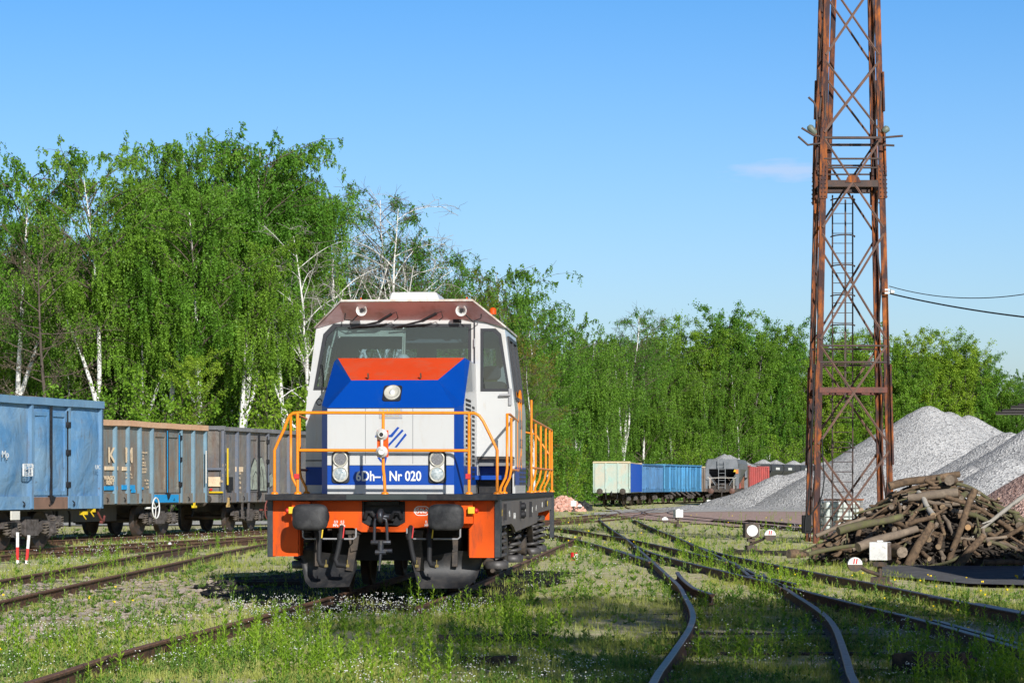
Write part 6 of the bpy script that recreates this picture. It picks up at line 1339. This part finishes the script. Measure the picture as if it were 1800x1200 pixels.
# second and third rows
prof = [(0,360), (60,380), (115,450), (150,430), (200,345), (250,360), (300,320), (365,350), (420,320), (500,330), (530,380), (560,450), (700,500), (800,500), (870,500), (930,520), (980,575), (1040,575), (1100,580), (1150,600), (1200,575), (1250,555), (1340,575), (1400,592), (1450,600), (1560,600), (1620,592), (1700,605), (1740,640), (1790,680), (1840,680)]
def ptop(px): return float(np.interp(px, [p[0] for p in prof], [p[1] for p in prof]))
def dist(px): return float(np.interp(px, [-60, 560, 700, 850, 960, 1050, 1800], [128, 138, 150, 172, 205, 245, 278]))
LMK = [(-20,'the far left edge of the photo'), (25,'the two red and white marker posts'), (60,'the left door of the blue wagon'), (95,'the data panel of the blue wagon'), (130,'the right door post of the blue wagon'), (178,'the right end of the blue wagon'), (210,'the large K on the second wagon'), (250,'the large M on the second wagon'), (292,'the door of the second wagon'), (335,'the right end of the tan rail'), (375,'the joint of the second and third wagon'), (410,'the lettering of the third wagon'), (450,'the graffiti'), (490,'the left front handrail'), (530,'the left edge of the cab'), (570,'the left roof corner of the cab'), (610,'the left horn'), (650,'the left wiper'), (690,'the roof unit'), (740,'the right wiper'), (785,'the right horn'), (825,'the right roof corner of the cab'), (870,'the cab door window'), (905,'the side window of the cab'), (940,'the tall rear handrail'), (975,'the rear end of the locomotive'), (1000,'the pink rubble heap'), (1035,'the black debris heap'), (1070,'the pale mint wagon'), (1105,'the corner of the pale mint wagon'), (1120,'the bright blue tarp'), (1145,'the mid blue wagon'), (1180,'the left half of the light blue wagon'), (1210,'the right half of the light blue wagon'), (1238,'the brown wagon'), (1255,'the left side of the grey hopper'), (1275,'the ladder of the grey hopper'), (1300,'the right side of the grey hopper'), (1330,'the red wagon'), (1365,'the first dark hopper bin'), (1395,'the second dark hopper bin'), (1425,'the left tower leg'), (1455,'the left half of the tower'), (1490,'the tower ladder'), (1525,'the right half of the tower'), (1560,'the right tower leg'), (1595,'the left slope of the highest gravel pile'), (1635,'the peak of the highest gravel pile'), (1675,'the right slope of the highest gravel pile'), (1710,'the valley between the gravel piles'), (1750,'the projecting steel sections'), (1790,'the right edge of the photo'), (1840,'a spot just beyond the right edge')]
used_l = set()
for row, (dd, dy, step) in enumerate(((9, 35, 62), (20, 45, 75)), 1):
    px = -40+row*17
    while px < 1850:
        z_ = 'l' if px < 570 else 'm' if px < 960 else 'r'
        key = R.choice(['birch_full', 'birch_full2', 'birch_c', 'aspen_b'] if z_ == 'l' else ['birch_full', 'bronze', 'birch_full2'] if z_ == 'm' else ['aspen_a', 'aspen_b', 'birch_full', 'aspen_b', 'birch_full2'])
        if z_ == 'r' and px > 1440: key = R.choice(['aspen_a', 'aspen_b', 'aspen_a'])
        knd = {'bronze': 'bronze green tree', 'aspen_a': 'yellow green aspen', 'aspen_b': 'green aspen'}.get(key, 'drooping birch')
        for _, nm_ in sorted(LMK, key=lambda q: abs(q[0]-px)):
            lb = f"{knd} in the {'second' if row == 1 else 'third'} row above {nm_}"
            if (row, nm_) not in used_l: used_l.add((row, nm_)); break
        tree(key, px, dist(px)+dd-(float(np.interp(px, [1030, 1170], [0, 12]))), ptop(px)+dy*R.uniform(.2,1.1), lb, 'birch' if 'birch' in key else 'aspen' if 'aspen' in key else 'x', 'trees in the rear rows of the wood', name='woodland_tree', wide=.85 if z_ == 'l' else 1.0); px += step*R.uniform(.75,1.25)*(1 if px < 960 else .62)
# trees behind the camera whose crowns shade the foreground
for (x, y, h, lb, k, w_) in [(9.6, 7.6, 13.6, 'tree standing behind the camera to the right that shades the foreground', 'birch_full', .85), (14.0, 4.5, 14.5, 'second tree behind the camera further right', 'birch_full2', .9), (9.4, 5.6, 12.6, 'fourth tree close behind the first shading tree', 'birch_full', .95), (12.2, 6.6, 13.6, 'fifth tree between the two big shading trees', 'birch_full2', .9), (6.1, 6.6, 12.7, 'third narrow tree behind the camera', 'birch_full2', .55)]:
    t = thing('leafy_tree', lb, 'tree', (x, y, 0), 1.0); s_ = h/18.5; t.scale = (s_*w_, s_*w_, s_); tm, cm, _ = PROTO[k]
    for nm, me in (('trunk', tm), ('crown', cm)): o = bpy.data.objects.new(nm, me); COL.objects.link(o); o.parent = t
# undergrowth and the dark depth of the wood
N = 90000; px = rng.uniform(-80, 1880, N); dpt = np.interp(px, [-60, 560, 700, 850, 960, 1050, 1800], [112, 118, 130, 150, 185, 232, 290])+np.where(px > 1120, 25*np.clip((px-1120)/60, 0, 1)*np.clip((1700-px)/300, 0, 1), 0)+rng.uniform(0, 16, N)
top = (1.0+3.0*fbm(px*.03, dpt*.08, 3))*np.interp(px, [0, 900, 1000], [.38, .55, 1.0]); zz = rng.random(N)**.8*top*1.4; X = (px-900)/F*dpt
V, v = leafquads(np.stack([X+rng.normal(0,.2,N), dpt, zz], 1), .24, 3); v = np.clip(v*.4+fbm(X*.6, zz*.8+dpt*.2, 3)*.7, 0, 1)
tag(npmesh('undergrowth', V, 4, LEAF_D, attr=v), 'dense green undergrowth along the foot of the wood', 'undergrowth', kind='stuff')
N = 150000; px = rng.uniform(-80, 1880, N); dpt = np.interp(px, [-60, 560, 700, 850, 960, 1050, 1800], [160, 170, 178, 196, 232, 300, 345])+np.where(px > 1120, 15, 0)+rng.uniform(0, 14, N)
yt = np.interp(px, [p[0] for p in prof], [p[1] for p in prof])+55+60*fbm(px*.02, dpt*.05, 3); X = (px-900)/F*dpt; hh_ = (HZ-yt)/F*dpt+CZ
V, v = leafquads(np.stack([X, dpt, rng.random(N)*hh_], 1), .42, 4); tag(npmesh('distant_wood', V, 4, LEAF_D, attr=v*.6), 'dark distant wood closing the view behind the trees', 'wood', kind='stuff')

# ------------------------------------------------------------------ ground plants
def blades(n, h, w, lean, seed):
    r_ = random.Random(seed); out = []
    for i in range(n):
        a = r_.uniform(0,6.28); L = h*r_.uniform(.5,1.2); d = Vector((math.cos(a), math.sin(a), 0)); s_ = Vector((-d.y, d.x, 0))*w*.5; b0 = d*r_.uniform(0,.03); l_ = lean*r_.uniform(.2,1.2)
        t = b0+d*L*l_+Vector((0,0,L)); m = b0+d*L*l_*.35+Vector((0,0,L*.6)); out.append([b0-s_, b0+s_, m+s_*.7, m-s_*.7]); out.append([m-s_*.7, m+s_*.7, t+s_*.12, t-s_*.12])
    return out
def leafq(p, d, L, w, upn=Vector((0,0,1))):
    s_ = d.cross(upn).normalized()*w*.5; return [p, p+d*L*.5+s_, p+d*L, p+d*L*.5-s_]
def weed(h, nl, L, w, seed):
    r_ = random.Random(seed); out = []; a0 = r_.uniform(0,6); tw = Vector((r_.uniform(-.1,.1), r_.uniform(-.1,.1), 1))
    s_ = .004; out.append([Vector((-s_,0,0)), Vector((s_,0,0)), tw*h+Vector((s_*.5,0,0)), tw*h-Vector((s_*.5,0,0))]); out.append([Vector((0,-s_,0)), Vector((0,s_,0)), tw*h+Vector((0,s_*.5,0)), tw*h-Vector((0,s_*.5,0))])
    for i in range(nl):
        t = (i+1)/nl; a = a0+i*2.4; up_ = .35+.7*t; d = Vector((math.cos(a), math.sin(a), up_)).normalized(); l_ = L*(1.15-.6*t)*r_.uniform(.8,1.15)
        out.append(leafq(tw*h*(.12+.88*t), d, l_, w*(1.1-.4*t)))
    return out
def rosette(nl, L, w, up_, seed):
    r_ = random.Random(seed); return [leafq(Vector((0,0,.005)), Vector((math.cos(a), math.sin(a), up_*r_.uniform(.4,1.4))).normalized(), L*r_.uniform(.6,1.1), w) for a in [i*2.4+r_.uniform(-.3,.3) for i in range(nl)]]
def flower(h, n, s_, seed):
    r_ = random.Random(seed); out = []
    for i in range(n):
        x, y = r_.gauss(0,.035), r_.gauss(0,.035); z = h*r_.uniform(.6,1.1)
        for a in (0, 1.57): dx, dy = math.cos(a)*s_*.5, math.sin(a)*s_*.5; out.append([Vector((x-dx,y-dy,z-s_*.35)), Vector((x+dx,y+dy,z-s_*.35)), Vector((x+dx,y+dy,z+s_*.35)), Vector((x-dx,y-dy,z+s_*.35))])
        out.append([Vector((x-s_*.5,y-s_*.5,z)), Vector((x+s_*.5,y-s_*.5,z)), Vector((x+s_*.5,y+s_*.5,z)), Vector((x-s_*.5,y+s_*.5,z))])
    return out
def scatter(name, protos, P, sc, m, label, cat, seed=0, tone=None):
    """P (n,3) positions"""
    q = np.random.default_rng(seed); Vs = []; As = []; k = len(protos); idx = q.integers(0, k, len(P)); yaw = q.uniform(0, 6.283, len(P)); pv = q.random(len(P)) if tone is None else tone
    for j in range(k):
        sel = idx == j; n = sel.sum()
        if not n: continue
        A_ = np.array([[tuple(v) for v in f] for f in protos[j]]).reshape(-1, 3); c, s_ = np.cos(yaw[sel]), np.sin(yaw[sel]); sc_ = sc[sel][:, None]
        Xx = (A_[None,:,0]*c[:,None]-A_[None,:,1]*s_[:,None])*sc_; Yy = (A_[None,:,0]*s_[:,None]+A_[None,:,1]*c[:,None])*sc_; Zz = A_[None,:,2]*sc_
        Vv = np.stack([Xx, Yy, Zz], -1)+P[sel][:,None,:]; Vs.append(Vv.reshape(-1,3)); nf = len(protos[j]); As.append(np.clip(np.repeat(pv[sel], nf)*.7+q.random(n*nf)*.3, 0, 1))
    return tag(npmesh(name, np.concatenate(Vs), 4, m, attr=np.concatenate(As)), label, cat, kind='stuff')
def samp(n, y0=866, y1=1225, x0=-60, x1=1860, seed=1):
    q = np.random.default_rng(seed); px = q.uniform(x0, x1, n); py = q.uniform(y0, y1, n); d = F*CZ/(py-HZ); X = (px-900)/F*d; return px, py, X, d
def gzn(X, D): return (fbm(X*.9, D*.9, 3)-.45)*.09*np.exp(-np.maximum(0, D-60)/60)
def offroad(X, D):                     # keep plants off the gravel and asphalt sheets
    a = (X > 6.9) & (D > 39.8) & (D < 49.8) & (X < 22); b_ = (X > np.interp(D, [88,101,120,141,160,172,200], [11.2,8.9,6.8,5.5,6.5,9,14])) & (D > 89)
    c = ((X-LPX)/LRX)**2+((D-LPY)/LRY)**2 < .8; e = (D > 97) & (D < 116) & (X < 0); return ~(a | b_ | c | e)
def railbed(X, D):
    r_ = np.zeros(len(X), bool)
    for L_ in (A, D_LINE, L1, L2, L3, LT):
        ds = [p[1] for p in L_]; xs_ = [p[0] for p in L_]; xr = np.interp(D, ds, xs_); r_ |= (np.abs(X-xr) < .045) | (np.abs(X-xr-1.48) < .045)
    return r_
D_LINE = sorted(D, key=lambda p: p[1])
GRM = leafmat('grass_blades', (.26,.30,.05), (.46,.50,.11), (.68,.64,.27), .35)
WEEDM = leafmat('weed_leaves', (.14,.28,.02), (.28,.48,.035), (.42,.60,.07), .4)
HERBM = leafmat('herb_leaves', (.11,.21,.035), (.22,.36,.06), (.38,.50,.13), .35)
FLOWM = plain('white_petals', (.80,.80,.78), .6); DANM = plain('yellow_petals', (.95,.72,.01), .6)
px, py, X, Dd = samp(95000, seed=2); dens = fbm(X*.8, Dd*.5, 4); near = (Dd < 60)
keep = offroad(X, Dd) & ~railbed(X, Dd) & (rng.random(len(X)) < np.clip((dens-.34)*3.2+.12, .08, 1))
keep &= ~((px < 430) & (py > 1020) & (py < 1110) & (rng.random(len(px)) < .55)) & ~((px > 930) & (px < 1230) & (py > 975) & (py < 1055) & (rng.random(len(px)) < .6))
X, Dd, px, py = X[keep], Dd[keep], px[keep], py[keep]
scatter('grass', [blades(5, .085, .008, .6, i) for i in range(6)]+[blades(6, .05, .007, 1.1, 20+i) for i in range(6)], np.stack([X, Dd, gzn(X,Dd)-.005], 1), rng.uniform(.55,1.25,len(X))*np.interp(Dd, [20,60,140], [.8,1.5,2.2]), GRM, 'short pale green grass covering the yard between the rails', 'grass', 5, tone=np.clip(fbm(X*.5+9, Dd*.4, 3)*1.25-.12, 0, 1))
px, py, X, Dd = samp(26000, seed=3); dens = fbm(X*1.2+40, Dd*.8, 4); keep = offroad(X, Dd) & ~railbed(X, Dd) & (rng.random(len(X)) < np.clip((dens-.42)*5, .04, 1)); X, Dd, px, py = X[keep], Dd[keep], px[keep], py[keep]
scatter('herbs', [rosette(9, .075, .028, .8, i) for i in range(5)]+[weed(.11, 9, .05, .018, 50+i) for i in range(5)], np.stack([X, Dd, gzn(X,Dd)], 1), rng.uniform(.6,1.5,len(X))*np.interp(Dd, [20,60,140], [.8,1.4,2.0]), HERBM, 'low green herbs and rosettes growing among the grass', 'herbs', 6)
# tall bright weeds
def zone(n, poly, seed):
    px, py, X, D_ = samp(n*6, min(p[1] for p in poly), max(p[1] for p in poly), min(p[0] for p in poly), max(p[0] for p in poly), seed); ins = np.zeros(len(px), bool)
    for i in range(len(poly)):
        (xa, ya), (xb, yb) = poly[i], poly[(i+1) % len(poly)]; c = ((ya > py) != (yb > py)) & (px < (xb-xa)*(py-ya)/(yb-ya+1e-9)+xa); ins ^= c
    k = np.where(ins)[0][:n]; return px[k], py[k], X[k], D_[k]
WP = []
for n, poly, sd, cl in [(380, [(300,1130), (500,1095), (1010,1085), (1000,1180), (900,1212), (300,1212)], 1, .43), (60, [(60,1120), (300,1100), (300,1212), (60,1212)], 21, .45), (80, [(0,1140), (250,1120), (600,1160), (600,1215), (0,1215)], 2, .5), (200, [(1170,975), (1230,960), (1420,1010), (1430,1062), (1330,1050)], 3, .3), (170, [(1010,920), (1230,960), (1260,1000), (1100,1000), (990,960)], 4, .45), (120, [(1420,1060), (1700,1080), (1800,1180), (1700,1212), (1480,1212)], 5, .45), (110, [(1700,1150), (1800,1150), (1800,1212), (1600,1212)], 6, .35),
    (90, [(930,980), (1180,990), (1200,1060), (940,1060)], 7, .5), (160, [(0,1000), (240,960), (470,935), (470,960), (200,1030), (0,1075)], 8, .45), (90, [(1310,870), (1420,905), (1430,945), (1240,935)], 9, .3), (80, [(700,1050), (940,1060), (940,1110), (760,1110)], 10, .4), (120, [(1220,1040), (1400,1060), (1470,1200), (1230,1200)], 11, .48)]:
    _, _, X, Dd = zone(n*2, poly, sd); k = fbm(X*1.6+sd, Dd*1.1, 3) > cl; WP.append(np.stack([X[k][:n], Dd[k][:n], gzn(X[k][:n], Dd[k][:n])], 1))
WP = np.concatenate(WP); WP = WP[~railbed(WP[:,0], WP[:,1])]
scatter('weeds', [weed(.26+.03*i, 17+i, .085, .024, 80+i) for i in range(6)]+[weed(.18, 12, .10, .032, 95+i) for i in range(3)], WP, rng.uniform(.5,1.1,len(WP)), WEEDM, 'tall bright leafy weeds standing in the foreground and beside the rails', 'weeds', 8)
FP = []
for n, poly, sd in [(420, [(420,1062), (740,1056), (860,1066), (860,1085), (700,1100), (480,1110), (400,1080)], 1), (170, [(560,1170), (1150,1165), (1150,1215), (560,1215)], 2), (200, [(0,1110), (500,1080), (600,1160), (0,1210)], 3), (90, [(120,960), (460,925), (470,945), (160,985)], 4), (150, [(1150,1050), (1600,1060), (1700,1210), (1150,1210)], 5), (60, [(900,960), (1200,980), (1200,1060), (920,1050)], 6), (40, [(0,975), (200,975), (200,1000), (0,1020)], 7), (35, [(1330,935), (1440,930), (1440,960), (1330,950)], 8), (110, [(1550,1090), (1800,1120), (1800,1200), (1550,1200)], 9), (30, [(880,940), (1000,930), (1000,960), (900,970)], 10)]:
    _, _, X, Dd = zone(n, poly, 40+sd); FP.append(np.stack([X, Dd, gzn(X, Dd)], 1))
FP = np.concatenate(FP); FP = FP[~railbed(FP[:,0], FP[:,1])]; dsc = np.interp(FP[:,1], [20,40,80], [.9,1.2,1.9])
scatter('white_flowers', [flower(.12, 3+i % 2, .0095, i) for i in range(6)], FP, rng.uniform(.7,1.3,len(FP))*dsc, FLOWM, 'tiny white flowers sprinkled over the yard', 'flowers', 9)
DP = []
for n, poly, sd in [(26, [(1290,1000), (1500,1010), (1800,1120), (1800,1150), (1600,1110), (1400,1060)], 1), (14, [(1480,1010), (1800,1015), (1800,1070), (1600,1040)], 2), (14, [(960,910), (1200,930), (1300,960), (1000,960)], 3), (8, [(0,970), (120,970), (300,1060), (0,1160)], 4), (14, [(1180,905), (1420,915), (1430,935), (1200,920)], 5)]:
    _, _, X, Dd = zone(n, poly, 70+sd); DP.append(np.stack([X, Dd, gzn(X, Dd)], 1))
DP = np.concatenate(DP); scatter('dandelions', [[[Vector((.02*math.cos(a), .02*math.sin(a), .10)) for a in (0,1.57,3.14,4.71)], [Vector((-.018,0,.088)), Vector((.018,0,.088)), Vector((.02,0,.115)), Vector((-.02,0,.115))], [Vector((0,-.018,.088)), Vector((0,.018,.088)), Vector((0,.02,.115)), Vector((0,-.02,.115))]]], DP, rng.uniform(.6,1.0,len(DP))*np.interp(DP[:,1], [20,80], [.8,1.4]), DANM, 'yellow dandelion heads dotted in the grass', 'dandelions', 10)
# loose stones
def stones(name, label, n, poly, size, m, seed):
    _, _, X, Dd = zone(n, poly, seed); r_ = random.Random(seed); g = MB()
    ico = [(0,0,.8), (.9,0,.3), (.3,.85,.3), (-.7,.5,.35), (-.7,-.5,.3), (.3,-.85,.35), (0,0,-.4)]; fc = [(0,1,2), (0,2,3), (0,3,4), (0,4,5), (0,5,1), (6,2,1), (6,3,2), (6,4,3), (6,5,4), (6,1,5)]
    for x, y in zip(X, Dd):
        s_ = size*r_.uniform(.4,1.3)**1.4; a = r_.uniform(0,6.28); z0 = float(gzn(x, y)); v2 = []
        for v in ico: vx, vy = v[0]*s_*r_.uniform(.8,1.2), v[1]*s_*r_.uniform(.6,1.1); v2.append((x+vx*math.cos(a)-vy*math.sin(a), y+vx*math.sin(a)+vy*math.cos(a), z0+v[2]*s_*.7))
        g.add(v2, fc)
    return tag(g.build(name, m), label, 'stones', kind='stuff')
STONE = paint('buff_stone', (.46,.37,.29), .9, 0, (.30,.27,.24), .5, 2, var=.35)
stones('stones', 'buff and pinkish stones strewn over the ground at the left', 2200, [(0,1030), (180,1015), (330,1010), (470,1040), (430,1080), (250,1110), (0,1130)], .06, STONE, 5)
stones('stones', 'sparse small stones scattered over the whole yard', 2600, [(0,900), (1800,900), (1800,1210), (0,1210)], .028, STONE, 6)
stones('stones', 'grey ballast stones between the rails at the left edge', 260, [(0,1022), (110,1003), (80,1032), (0,1048)], .045, paint('grey_stone', (.25,.24,.23), .9, 0, (.15,.14,.14), .5, 2, var=.3), 7)
g = MB(); x, y, _ = gp(297, 960); g.lathe([(.0,0), (.06,.01), (.075,.06), (.05,.11), (.0,.12)], (x,y,0), (0,0,1), 10); tag(g.build('white_stone', SIGNW), 'small white stone beside the nearest left track', 'stone')
